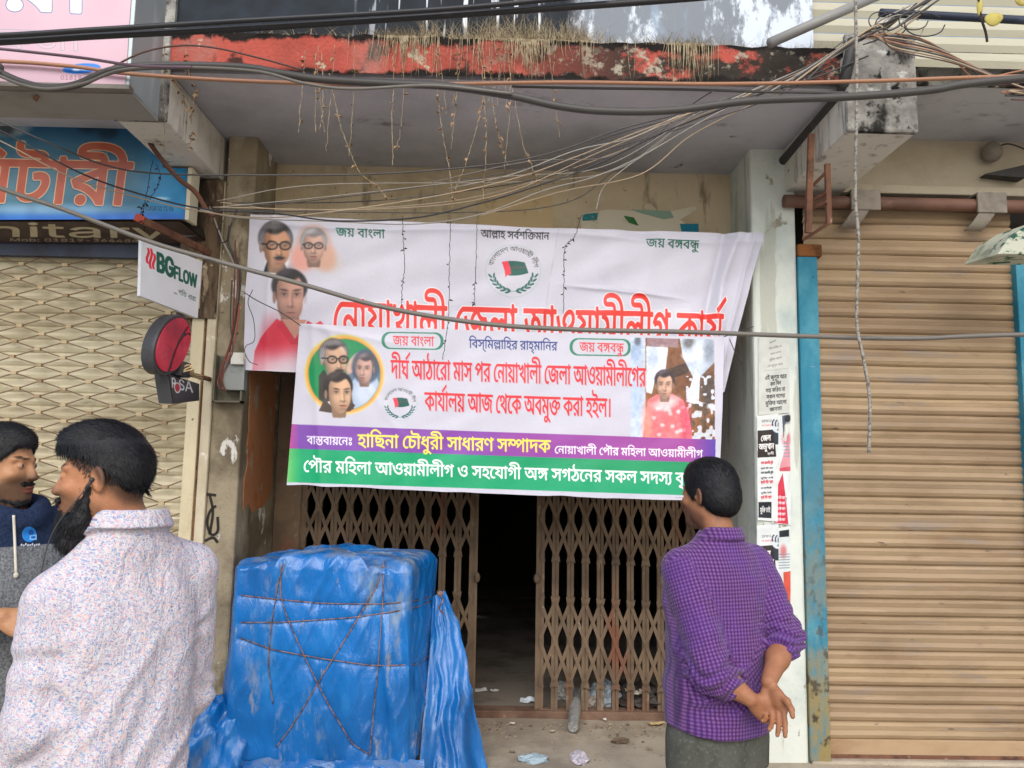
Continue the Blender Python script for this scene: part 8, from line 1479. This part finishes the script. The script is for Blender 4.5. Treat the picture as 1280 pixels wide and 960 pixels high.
# shirt
m, t, b = new_mat('purple_check', .8, 0, .2); a = t.new('ShaderNodeAttribute'); a.attribute_name = 'weave'; sp = t.new('ShaderNodeSeparateXYZ'); t.link(a.outputs['Vector'], sp.inputs[0])
def stripe(t, src, per, duty, soft=.12, off_=0):
    k = t.new('ShaderNodeMath', operation='MULTIPLY_ADD'); t.link(src, k.inputs[0]); k.inputs[1].default_value = 1 / per; k.inputs[2].default_value = off_; f = t.new('ShaderNodeMath', operation='FRACT'); t.link(k.outputs[0], f.inputs[0])
    d = t.new('ShaderNodeMath', operation='SUBTRACT'); t.link(f.outputs[0], d.inputs[0]); d.inputs[1].default_value = .5; e = t.new('ShaderNodeMath', operation='ABSOLUTE'); t.link(d.outputs[0], e.inputs[0])
    r = t.new('ShaderNodeMapRange'); t.link(e.outputs[0], r.inputs['Value']); r.inputs['From Min'].default_value = duty / 2 - soft; r.inputs['From Max'].default_value = duty / 2 + soft; r.inputs['To Min'].default_value = 1; r.inputs['To Max'].default_value = 0; return r.outputs[0]
su = stripe(t, sp.outputs['X'], .0118, .5); sv_ = stripe(t, sp.outputs['Y'], .0118, .5); c = mixc(t, su, lin('7d5590'), lin('52306a')); c2 = mixc(t, su, lin('5e366c'), lin('3c2050')); c = mixc(t, sv_, c, c2)
co = t.new('ShaderNodeTexCoord').outputs['Object']; c = mixc(t, mulf(t, noise_mask(t, co, 9, .4, .7), .25), c, lin('5a3a96')); t.link(c, b.inputs['Base Color']); b.inputs['Sheen Weight'].default_value = .15; bump(t, b, noise_mask(t, co, 24, .2, .8, (1.4, 1.4, .7), 4, .6, 0, 1.3), .006, .7); M['check'] = m
S = Solid([c0[0] - .42, c0[1] - .42, .62], [c0[0] + .42, c0[1] + .42, 1.52], .006)
rings = [(.705, c0[0], c0[1], .178, .146), (.76, c0[0], c0[1], .180, .150), (.9, c0[0], c0[1], .184, .156), (1.02, c0[0], c0[1], .182, .150), (1.15, c0[0], c0[1], .186, .138), (1.27, c0[0], c0[1], .19, .124), (1.32, c0[0] - fw[0] * .006, c0[1] - fw[1] * .006, .166, .105), (1.36, c0[0] - fw[0] * .010, c0[1] - fw[1] * .010, .125, .09), (1.395, c0[0] - fw[0] * .016, c0[1] - fw[1] * .016, .085, .076), (1.42, c0[0] - fw[0] * .02, c0[1] - fw[1] * .02, .072, .068), (1.43, c0[0] - fw[0] * .02, c0[1] - fw[1] * .02, .066, .064)]
S.loft(rings, lat, fw, .04); r = S.sub([c0[0] - .42, c0[1] - .42, .62], [c0[0] + .42, c0[1] + .42, 1.52], 0)
def sleeve(S, a, e, end, r0, r1, rc, cuff=True, kb=.022):
    S.cone(a, a * .7 + e * .3, r0, r0 * .97, .022); S.cone(a * .72 + e * .28, e, r0 * .97, r1, .012); S.cone(e, end, r1, rc, kb)
    if cuff: d = unit(end - e); S.cone(end - d * .035, end + d * .006, rc + .004, rc + .006, .004)
cuf = {1: elb[1] + (wri[1] - elb[1]) * .22, -1: elb[-1] + (wri[-1] - elb[-1]) * .1}
for q in (1, -1): S.cone(at(q * .03, -.015, 1.365), sh[q], .045, .056, .035)
for q in (1, -1): sleeve(S, sh[q] + np.array([0, 0, -.012]), elb[q], cuf[q], .066, .06, .053)
# shirt tail curves: shorter at the sides
def tail(p):
    dx = p[..., 0] - c0[0]; dy = p[..., 1] - c0[1]; u = np.abs(dx * lat[0] + dy * lat[1]); return np.where(p[..., 2] < .9, .778 + .35 * np.maximum(0, u - .07) ** 1.5 - p[..., 2], -1)
for zz_, hh_, rr1 in ((1.425, .03, .0),):
    c1 = np.array([c0[0] - fw[0] * .018, c0[1] - fw[1] * .018, 1.415]); r2 = S.sub(c1 - .12, c1 + .12, 0); pl_ = r2[1] - c1; u = pl_[..., 0] * lat[0] + pl_[..., 1] * lat[1]; v = pl_[..., 0] * fw[0] + pl_[..., 1] * fw[1]
    zc = pl_[..., 2] + .42 * np.maximum(v, -.03) - .004; rad = np.sqrt((u / 1.06) ** 2 + v ** 2); d = np.maximum(np.abs(rad - (.07 - .4 * zc)) - .007, np.abs(zc + .006) - .02); S.mix(r2[0], d, .006)
def foldsR(p):
    dx = p[..., 0] - c0[0]; dy = p[..., 1] - c0[1]; u = dx * lat[0] + dy * lat[1]; z = p[..., 2]
    f = .0075 * vnoise3(np.stack([u * 11 + z * 2, dy * 6, z * 3.2], -1), 3) + .005 * (np.abs(vnoise3(np.stack([u * 9 + z * 5, dy * 5, z * 4 - u * 3], -1), 6)) - .3) + .009 * np.sin(z * 55 + u * 22 + 2 * np.sin(u * 14)) * sm01((1.05 - z) * 5) * sm01((z - .78) * 8) * sm01((.19 - np.abs(u)) * 20) * .55 + .003 * vnoise3(p * [24, 24, 16], 5)
    for q in (1, -1):
        ax = unit(elb[q] - sh[q]); t_ = (p - sh[q]) @ ax; w_ = 1 / (1 + ((t_ - np.linalg.norm(elb[q] - sh[q])) / .1) ** 2) ** 2; near = np.linalg.norm(p - sh[q] - t_[..., None] * ax, axis=-1) < .1; f = f + near * w_ * .008 * np.sin(t_ * 150 + 9 * vnoise3(p * 9, 8))
    return f
S.F[r[0]] += (foldsR(r[1]) * sm01((1.385 - r[1][..., 2]) * 14)).astype(np.float32); S.F[r[0]] = np.maximum(S.F[r[0]], tail(r[1]).astype(np.float32))
V, Q = S.mesh(); solid_obj('shirt', (V, Q), M['check'], man, {'weave': cloth_uv(V, [(sh[1], elb[1], .062), (sh[-1], elb[-1], .062), (elb[1], wri[1], .055), (elb[-1], wri[-1], .055)], (c0[0], c0[1], lat, fw))})
M['greycloth'] = wm('grey_trouser', '55564f', [('474842', 14, .4, .7, (1, 1, .5)), ('64655e', 90, .5, .7)], .9, .15, bs=300, bd=.0006)
S = Solid([c0[0] - .3, c0[1] - .3, .03], [c0[0] + .3, c0[1] + .3, .9], .007)
S.loft([(.66, c0[0], c0[1], .168, .128), (.80, c0[0], c0[1], .165, .13), (.86, c0[0], c0[1], .15, .118)], lat, fw, .03); legs(S, c0, lat, fw, .74, (.096, .078, .07), skin=False); r = S.sub([c0[0] - .3, c0[1] - .3, .03], [c0[0] + .3, c0[1] + .3, .9], 0); S.F[r[0]] += (.005 * vnoise3(r[1] * [16, 16, 7], 9)).astype(np.float32); S.F[r[0]] = np.maximum(S.F[r[0]], .05 - r[1][..., 2])
solid_obj('trousers', S.mesh(), M['greycloth'], man); shoe_obj(c0, lat, fw, man, M['shoe'])

# ================================================================== the bearded man in the floral shirt, nearest to us
y0 = -1.92; fw = unit([-.75, .66]); lat = np.array([-fw[1], fw[0]]); c0 = np.array(P(154, 720, y0))[:2]
man = thing('person', 'bearded man in white floral shirt with an earphone, seen from behind at the left', 'person', (c0[0], c0[1], 0))
hf = (-.985, -.15); A = frame(hf, -.03, .0); HC = np.array(P(131, 596, y0 - .02)); at = lambda l, f, z: np.array([*(c0 + lat * l + fw * f), z]); neck = at(.0, .0, 1.455)
sh = {1: at(.142, .01, 1.322), -1: at(-.168, -.0, 1.365)}; elb = {1: np.array(P(42, 905, y0 - .13)), -1: np.array(P(234, 866, y0 + .17))}; wri = {1: elb[1] + np.array([-.10, .06, -.21]), -1: elb[-1] + np.array([-.13, .10, -.18])}
S = Solid([c0[0] - .46, c0[1] - .38, -.01], [c0[0] + .34, c0[1] + .46, 1.76], .0036)
S.loft([(.76, c0[0], c0[1], .13, .1), (1.0, c0[0], c0[1], .125, .1), (1.3, c0[0], c0[1], .12, .08), (1.40, c0[0], c0[1], .075, .055)], lat, fw); head(S, HC, A, neck, .056)
legs(S, c0, lat, fw, .88)
for q in (1, -1):
    S.cone(sh[q], elb[q], .04, .038, .02); S.cone(elb[q], wri[q], .038, .026, .02); d_ = unit(wri[q] - elb[q]); hand(S, wri[q] + d_ * .012, d_, (lat[0] * -q, lat[1] * -q, 0), (fw[0], fw[1], 0), .35, .03, .6)
V, Q = S.mesh()
line = lambda f: np.interp(f, [-.11, -.06, -.03, .0, .02, .05, .07, .09], [-.07, -.066, -.03, .012, .018, .03, .055, .064])
M['skin_l'] = skin_mat('skin_tan', 'b47c58'); mk = head_marks(V, HC, A, .5, .78, line)
body = solid_obj('body', (V, Q), M['skin_l'], man, {'mark': mk})
top = lambda f: np.interp(f, [-.11, -.07, -.03, .0, .03, .05, .07, .1], [-.04, -.024, .01, .034, .044, .05, .055, .06])
hv = hair_cap(HC, A, top, .006, .004, .016, .022, seed=15, rough=.0008); hair = solid_obj('hair', hv, M['hair'], man)
q_ = np.array(hf)
strands(*hv, 9000, lambda p: np.array([q_[0] * .5, q_[1] * .5, .25]) * (1 if ((p - HC) @ A[2]) > .085 else 0) + np.array([-q_[0] * .35, -q_[1] * .35, -.6]) * (0 if ((p - HC) @ A[2]) > .085 else 1), .028, hair, M['hair'], 5, .0012, .05)
low = lambda f: np.interp(f, [-.11, -.06, -.03, .0, .02, .05, .07], [-.075, -.072, -.036, .008, .0, .03, .055]); hv2 = hair_cap(HC, A, low, .0025, .004, 0, 0, seed=17, rough=.001)
fade = hair_mat('hair_fade', '141214', '221d1c'); strands(*hv2, 9000, (0, 0, -1), .008, hair, fade, 6, .0008, .1, 'short_sides')
# beard
S = Solid(HC - .2, HC + .16, .004); g = lambda l, f, u: HC + l * A[0] + f * A[1] + u * A[2]
S.ell(g(0, .052, -.115), (.052, .048, .062), A, .02); S.ell(g(0, .05, -.138), (.042, .042, .042), A, .03)
for q in (1, -1): S.cone(g(q * .058, .012, -.03), g(q * .05, .03, -.1), .013, .03, .02)
S.ell(g(0, .088, -.054), (.034, .012, .009), A, .008); S.ell(g(0, .103, -.0685), (.02, .02, .008), A, .006, True)
r = S.sub(HC - .2, HC + .16, 0); S.F[r[0]] += (.004 * vnoise3(r[1] * 60, 21) + .003 * vnoise3(r[1] * 130, 22)).astype(np.float32); bv = S.mesh(); bo = solid_obj('beard', bv, M['hair'], man); strands(*bv, 3800, lambda p: np.array([q_[0] * .25, q_[1] * .25, -1.0]), .016, bo, M['hair'], 7, .0009, .35)
# earphone
e0 = g(.074 + .008, .0, -.006); ep = thing('earphone', 'black earphone with cord in the ear of the bearded man', 'earphone', e0)
mb = MB(); mb.ball(Vector(e0), .0062, .0062, .0062, 12, 8); mb.tube([Vector(e0), Vector(e0 + A[1] * .012 - A[2] * .02)], .004, 8); mb.build('bud', M['dpipe'], ep, smooth=True)
mb = MB(); mb.tube(spline([Vector(e0 + A[1] * .012 - A[2] * .02), Vector(g(.082, .045, -.07)), Vector(g(.07, .075, -.11)), Vector(g(.05, .1, -.16)), Vector(g(.03, .12, -.24))], 10), .0013, 6); mb.build('cord', wm('cord_grey', '4a4846', [], .5, .4, bd=0), ep, smooth=True)
# floral shirt
m, t, b = new_mat('floral_cotton', .85, 0, .2); a = t.new('ShaderNodeAttribute'); a.attribute_name = 'weave'; uvv = a.outputs['Vector']
c = None; base_c = lin('cbc6c8'); c = t.new('ShaderNodeRGB'); c.outputs[0].default_value = (*base_c, 1); c = c.outputs[0]
nzv = t.new('ShaderNodeTexNoise'); nzv.inputs['Scale'].default_value = 60; t.link(uvv, nzv.inputs['Vector']); wob = t.new('ShaderNodeMix'); wob.data_type = 'VECTOR'; wob.inputs[0].default_value = .025; t.link(uvv, wob.inputs[4]); t.link(nzv.outputs['Color'], wob.inputs[5])
for col_, sc, rad, seed_, st in (('6f8ab4', 125, .33, 1, (1, 1.6, 1)), ('d0a0a8', 110, .30, 5, (1.5, 1, 1)), ('8aa4c8', 165, .34, 9, (1.7, 1, 1)), ('c4929c', 155, .26, 13, (1, 1.5, 1)), ('5f7aa6', 150, .22, 17, (1, 1, 1)), ('dcb8b2', 90, .24, 23, (1, 1, 1))):
    mp = t.new('ShaderNodeMapping'); mp.inputs['Location'].default_value = (seed_, seed_ * .7, seed_ * .3); mp.inputs['Scale'].default_value = st; mp.inputs['Rotation'].default_value = (0, 0, .5 + seed_ * .23); t.link(wob.outputs[1], mp.inputs['Vector']); vo = t.new('ShaderNodeTexVoronoi'); vo.inputs['Scale'].default_value = sc; t.link(mp.outputs[0], vo.inputs['Vector'])
    r_ = t.new('ShaderNodeMapRange'); r_.inputs['From Min'].default_value = rad + .05; r_.inputs['From Max'].default_value = rad - .05; t.link(vo.outputs['Distance'], r_.inputs['Value']); c = mixc(t, mulf(t, r_.outputs[0], .75), c, lin(col_))
t.link(c, b.inputs['Base Color']); co = t.new('ShaderNodeTexCoord').outputs['Object']; bump(t, b, noise_mask(t, co, 20, .2, .8, (1.4, 1.4, .7), 4, .6, 0, 1.3), .006, .7); M['floral'] = m
S = Solid([c0[0] - .46, c0[1] - .42, .7], [c0[0] + .42, c0[1] + .46, 1.6], .0045)
k0 = -fw * .012
rings = [(.74, c0[0], c0[1], .17, .135), (.95, c0[0], c0[1], .165, .13), (1.1, c0[0], c0[1], .168, .125), (1.24, c0[0], c0[1], .178, .118), (1.315, c0[0], c0[1], .168, .105), (1.375, c0[0] + k0[0] * .5, c0[1] + k0[1] * .5, .128, .088), (1.43, c0[0] + k0[0], c0[1] + k0[1], .096, .078), (1.465, c0[0] + k0[0], c0[1] + k0[1], .079, .072), (1.49, c0[0] + k0[0], c0[1] + k0[1], .074, .07), (1.50, c0[0] + k0[0], c0[1] + k0[1], .07, .068)]
S.loft(rings, lat, fw, .04)
for q in (1, -1): S.cone(at(q * .03, -.01, 1.425), sh[q], .05, .058, .035)
for q in (1, -1): sleeve(S, sh[q] + np.array([0, 0, -.012]), elb[q], wri[q] + (elb[q] - wri[q]) * .3, .064, .058, .05)
c1 = np.array([*(c0 + k0), 1.495]); r2 = S.sub(c1 - .14, c1 + .14, 0); pl_ = r2[1] - c1; u = pl_[..., 0] * lat[0] + pl_[..., 1] * lat[1]; v = pl_[..., 0] * fw[0] + pl_[..., 1] * fw[1]; zc = pl_[..., 2] + .42 * np.maximum(v, -.03) - .002; rad = np.sqrt((u / 1.06) ** 2 + v ** 2); S.mix(r2[0], np.maximum(np.abs(rad - (.074 - .4 * zc)) - .008, np.abs(zc + .014) - .021), .008)
r = S.sub([c0[0] - .46, c0[1] - .42, .7], [c0[0] + .42, c0[1] + .46, 1.6], 0)
def foldsL(p):
    dx = p[..., 0] - c0[0]; dy = p[..., 1] - c0[1]; u = dx * lat[0] + dy * lat[1]; z = p[..., 2]
    f = .009 * vnoise3(np.stack([u * 10 + z * 3, dy * 5, z * 2.6 - u * 2], -1), 33) + .006 * (np.abs(vnoise3(np.stack([u * 8 - z * 5, dy * 4, z * 3 + u * 4], -1), 36)) - .3) + .0035 * vnoise3(p * [20, 20, 11], 35); s_ = u * .8 + (z - 1.2) * .62; f = f + .006 * (np.abs(np.sin(s_ * 34 + 3 * vnoise3(p * 6, 31))) - .6) * sm01((1.34 - z) * 6) * sm01((.17 - np.abs(u)) * 14) + .003 * np.sin(s_ * 95 + 4 * vnoise3(p * 8, 32)) * sm01((1.2 - z) * 6)
    for q in (1, -1):
        ax = unit(elb[q] - sh[q]); t_ = (p - sh[q]) @ ax; rel_ = p - sh[q] - t_[..., None] * ax; near = sm01((.12 - np.linalg.norm(rel_, axis=-1)) * 30); f = f + near * .004 * np.sin(t_ * 60 + rel_[..., 0] * 26 + 7 * vnoise3(p * 7, 38)) * sm01((t_ - .06) * 12)
    return f
S.F[r[0]] += (foldsL(r[1]) * sm01((1.45 - r[1][..., 2]) * 14)).astype(np.float32); S.F[r[0]] = np.maximum(S.F[r[0]], .76 - r[1][..., 2])
V, Q = S.mesh(); solid_obj('shirt', (V, Q), M['floral'], man, {'weave': cloth_uv(V, [(sh[1], elb[1], .064), (sh[-1], elb[-1], .064), (elb[1], wri[1], .056), (elb[-1], wri[-1], .056)], (c0[0], c0[1], lat, fw))})
M['khaki'] = wm('khaki_trouser', '6e6a58', [('565344', 14, .4, .7, (1, 1, .5))], .9, .15, bs=300, bd=.0006)
S = Solid([c0[0] - .3, c0[1] - .3, .03], [c0[0] + .3, c0[1] + .3, .96], .008); S.loft([(.7, c0[0], c0[1], .165, .125), (.86, c0[0], c0[1], .16, .12), (.93, c0[0], c0[1], .15, .11)], lat, fw, .03); legs(S, c0, lat, fw, .78, (.094, .076, .068), skin=False); r = S.sub([c0[0] - .3, c0[1] - .3, .03], [c0[0] + .3, c0[1] + .3, .96], 0); S.F[r[0]] = np.maximum(S.F[r[0]], .05 - r[1][..., 2]); solid_obj('trousers', S.mesh(), M['khaki'], man); shoe_obj(c0, lat, fw, man, M['shoe'])

# ================================================================== the man in the two-tone hoodie at the left edge
y0 = -1.42; fw = unit([.86, -.5]); lat = np.array([-fw[1], fw[0]]); c0 = np.array(P(2, 720, y0))[:2]
man = thing('person', 'man in navy and grey hoodie facing right, cut by the left edge', 'person', (c0[0], c0[1], 0))
hf = (.999, -.03); A = frame(hf, .0, .0); HC = np.array(P(2, 583, y0)); at = lambda l, f, z: np.array([*(c0 + lat * l + fw * f), z]); neck = at(0, -.02, 1.48)
sh = {1: at(.17, 0, 1.42), -1: at(-.17, 0, 1.42)}; elb = {1: at(.21, -.04, 1.13), -1: at(-.21, -.04, 1.13)}; wri = {1: at(.08, .2, 1.17), -1: np.array(P(4, 772, y0 - .19))}
S = Solid([c0[0] - .36, c0[1] - .4, -.01], [c0[0] + .4, c0[1] + .36, 1.79], .0036)
S.loft([(.78, c0[0], c0[1], .13, .1), (1.05, c0[0], c0[1], .125, .1), (1.32, c0[0], c0[1], .15, .1), (1.44, c0[0], c0[1], .1, .07)], lat, fw); head(S, HC, A, neck, .055); legs(S, c0, lat, fw, .9)
for q in (1, -1): S.cone(sh[q], elb[q], .046, .042, .02); S.cone(elb[q], wri[q], .042, .027, .02)
dh = unit([.95, -.05, -.25]); hand(S, wri[-1] + dh * .0, dh, (.1, .75, -.5), (.3, .1, 1), .42, .03, .7, .95); d2 = unit(wri[1] - elb[1]); hand(S, wri[1] + d2 * .012, d2, (0, 0, -1), (fw[0], fw[1], .2), .5, .03, .6, .95)
V, Q = S.mesh(); line = lambda f: np.interp(f, [-.11, -.06, -.02, .004, .02, .05, .07, .09], [-.08, -.06, -.005, .018, .014, .03, .056, .066])
M['skin_f'] = skin_mat('skin_dark', 'b5845f'); solid_obj('body', (V, Q), M['skin_f'], man, {'mark': head_marks(V, HC, A, .74, .8, line)})
hv = hair_cap(HC, A, line, .008, .004, .014, .01, seed=25, rough=.001); hair = solid_obj('hair', hv, M['hair'], man); strands(*hv, 4500, lambda p: np.array([.5, .1, .2]) if p[2] > HC[2] + .07 else np.array([-.4, 0, -.7]), .02, hair, M['hair'], 9, .0012, .09)
# short beard and moustache
S = Solid(HC - .17, HC + .15, .004); g = lambda l, f, u: HC + l * A[0] + f * A[1] + u * A[2]
S.ell(g(0, .064, -.1), (.03, .028, .024), A, .02); S.ell(g(0, .088, -.052), (.03, .011, .007), A, .006)
for q in (-1, 1): S.cone(g(q * .046, .04, -.098), g(q * .02, .07, -.112), .006, .012, .012)
S.ell(g(0, .098, -.0685), (.022, .016, .009), A, .005, True); r = S.sub(HC - .17, HC + .15, 0); S.F[r[0]] += (.003 * vnoise3(r[1] * 70, 41) + .002 * vnoise3(r[1] * 140, 42)).astype(np.float32); bv = S.mesh(); bo = solid_obj('beard', bv, M['hair'], man); strands(*bv, 1800, lambda p: np.array([.2, 0, -1.0]), .008, bo, M['hair'], 11, .0008, .3)
m, t, b = new_mat('hoodie_jersey', .92, 0, .15); co = t.new('ShaderNodeTexCoord').outputs['Object']; sp = t.new('ShaderNodeSeparateXYZ'); t.link(co, sp.inputs[0]); zb_ = P(40, 684, y0 - .1).z
r_ = t.new('ShaderNodeMapRange'); r_.inputs['From Min'].default_value = zb_ - .001; r_.inputs['From Max'].default_value = zb_ + .001; t.link(sp.outputs['Z'], r_.inputs['Value']); gcol = mixc(t, noise_mask(t, co, 170, .4, .6), lin('63676a'), lin('878b8e')); ncol = mixc(t, noise_mask(t, co, 120, .4, .6), lin('1e2a42'), lin('28344e')); t.link(mixc(t, r_.outputs[0], gcol, ncol), b.inputs['Base Color']); bump(t, b, noise_mask(t, co, 16, .2, .8, (1.3, 1.3, .8), 4, .6), .008, .6); M['hood'] = m
S = Solid([c0[0] - .45, c0[1] - .45, .76], [c0[0] + .45, c0[1] + .45, 1.62], .0065)
S.loft([(.80, c0[0], c0[1], .175, .14), (.86, c0[0], c0[1], .185, .15), (1.1, c0[0], c0[1], .188, .145), (1.28, c0[0], c0[1], .196, .138), (1.37, c0[0], c0[1], .19, .122), (1.43, c0[0], c0[1], .15, .1), (1.48, c0[0], c0[1], .1, .085)], lat, fw, .04)
for q in (1, -1): sleeve(S, sh[q], elb[q], wri[q] - unit(wri[q] - elb[q]) * .05, .07, .062, .046, False)
k1 = at(0, .0, 1.485); r2 = S.sub(k1 - .17, k1 + .17, 0); pl_ = r2[1] - k1; u = pl_[..., 0] * lat[0] + pl_[..., 1] * lat[1]; v = pl_[..., 0] * fw[0] + pl_[..., 1] * fw[1]; zt_ = pl_[..., 2] + .35 * (v - .0); S.mix(r2[0], np.sqrt((np.sqrt(u ** 2 + (v * .95) ** 2) - .088) ** 2 + (zt_ * .7) ** 2) - .026, .012)
S.ell(at(0, -.13, 1.43), (.1, .05, .07), np.stack([[*lat, 0], [*fw, 0], [0, 0, 1]]), .04)
r = S.sub([c0[0] - .45, c0[1] - .45, .76], [c0[0] + .45, c0[1] + .45, 1.62], 0); S.F[r[0]] += (.006 * vnoise3(r[1] * [10, 10, 6], 51) + .003 * vnoise3(r[1] * 22, 52)).astype(np.float32)
hVQ = S.mesh(); ho = solid_obj('hoodie', hVQ, M['hood'], man)
bvh = BVHTree.FromPolygons([tuple(x) for x in hVQ[0]], hVQ[1].tolist())
def on_hood(px, py, lift=.004):
    d = ray(px, py).normalized(); h = bvh.ray_cast(Vector((0, CAM_Y, CAM_Z)), d); return (h[0] - d * lift) if h[0] is not None else P(px, py, y0 - .16)
mb = MB(); mb.tube(spline([on_hood(17, 644, .006), on_hood(18, 665, .006), on_hood(19, 690, .006), on_hood(20, 716, .006)], 6), .0038, 8); kn_ = on_hood(20, 719, .006); mb.build('drawcord', wm('cord_white', 'd2ccbc', [], .8, .2, bd=0), ho, smooth=True); mb = MB(); mb.ball(kn_, .007, .006, .009); mb.build('cord_knot', wm('cord_knot_white', 'c6bfae', [], .8, .2, bd=0), ho, smooth=True)
LG = [(24, 654), (52, 654), (52, 686), (24, 686)]; cv = Canvas(LG, 84, 96, '1e2a42'); cv.ell(36.5, 668, 9, 9.6, '2f86d8', 1, .05); cv.ell(39, 666, 3.4, 3.6, '1e5aa8', 1, .1); cv.poly([(37, 669), (46, 668), (46, 675), (37, 675)], '78b8f0'); cv.poly([(39, 670.5), (44, 670), (44, 673), (39, 673)], '1e5aa8')
for k in range(9): cv.ell(27 + 2.7 * k, 681 + .8 * math.sin(k * 2.3), 1.1, 1.7 - .5 * (k % 3 == 1), 'd6dae0', .95, .4, .4)
kp_ = np.abs(cv.im - cv.col('1e2a42')).sum(-1) > .06
pts_ = [[on_hood(24 + 28 * i / 14, 654 + 32 * j / 16, .0025) for i in range(15)] for j in range(17)]
G_ = np.array([[list(p) for p in row] for row in pts_])
def emb(S_, T_):
    x = S_ * 14; yv_ = T_ * 16; xi = np.minimum(x.astype(int), 13); yi = np.minimum(yv_.astype(int), 15); fx_ = (x - xi)[..., None]; fy_ = (yv_ - yi)[..., None]; o = (G_[yi, xi] * (1 - fx_) + G_[yi, xi + 1] * fx_) * (1 - fy_) + (G_[yi + 1, xi] * (1 - fx_) + G_[yi + 1, xi + 1] * fx_) * fy_; return [o[..., 0], o[..., 1], o[..., 2]]
cv.sheet(emb, 'emblem', M['paper'], ho, keep=kp_)
M['jean'] = wm('dark_jean', '2c3440', [('3c4654', 14, .45, .7, (1, 1, .5))], .9, .15, bs=300, bd=.0006)
S = Solid([c0[0] - .3, c0[1] - .3, .03], [c0[0] + .3, c0[1] + .3, .98], .008); S.loft([(.72, c0[0], c0[1], .165, .125), (.86, c0[0], c0[1], .16, .12), (.95, c0[0], c0[1], .15, .11)], lat, fw, .03); legs(S, c0, lat, fw, .8, (.094, .076, .068), skin=False); r = S.sub([c0[0] - .3, c0[1] - .3, .03], [c0[0] + .3, c0[1] + .3, .98], 0); S.F[r[0]] = np.maximum(S.F[r[0]], .05 - r[1][..., 2]); solid_obj('trousers', S.mesh(), M['jean'], man); shoe_obj(c0, lat, fw, man, M['shoe'])
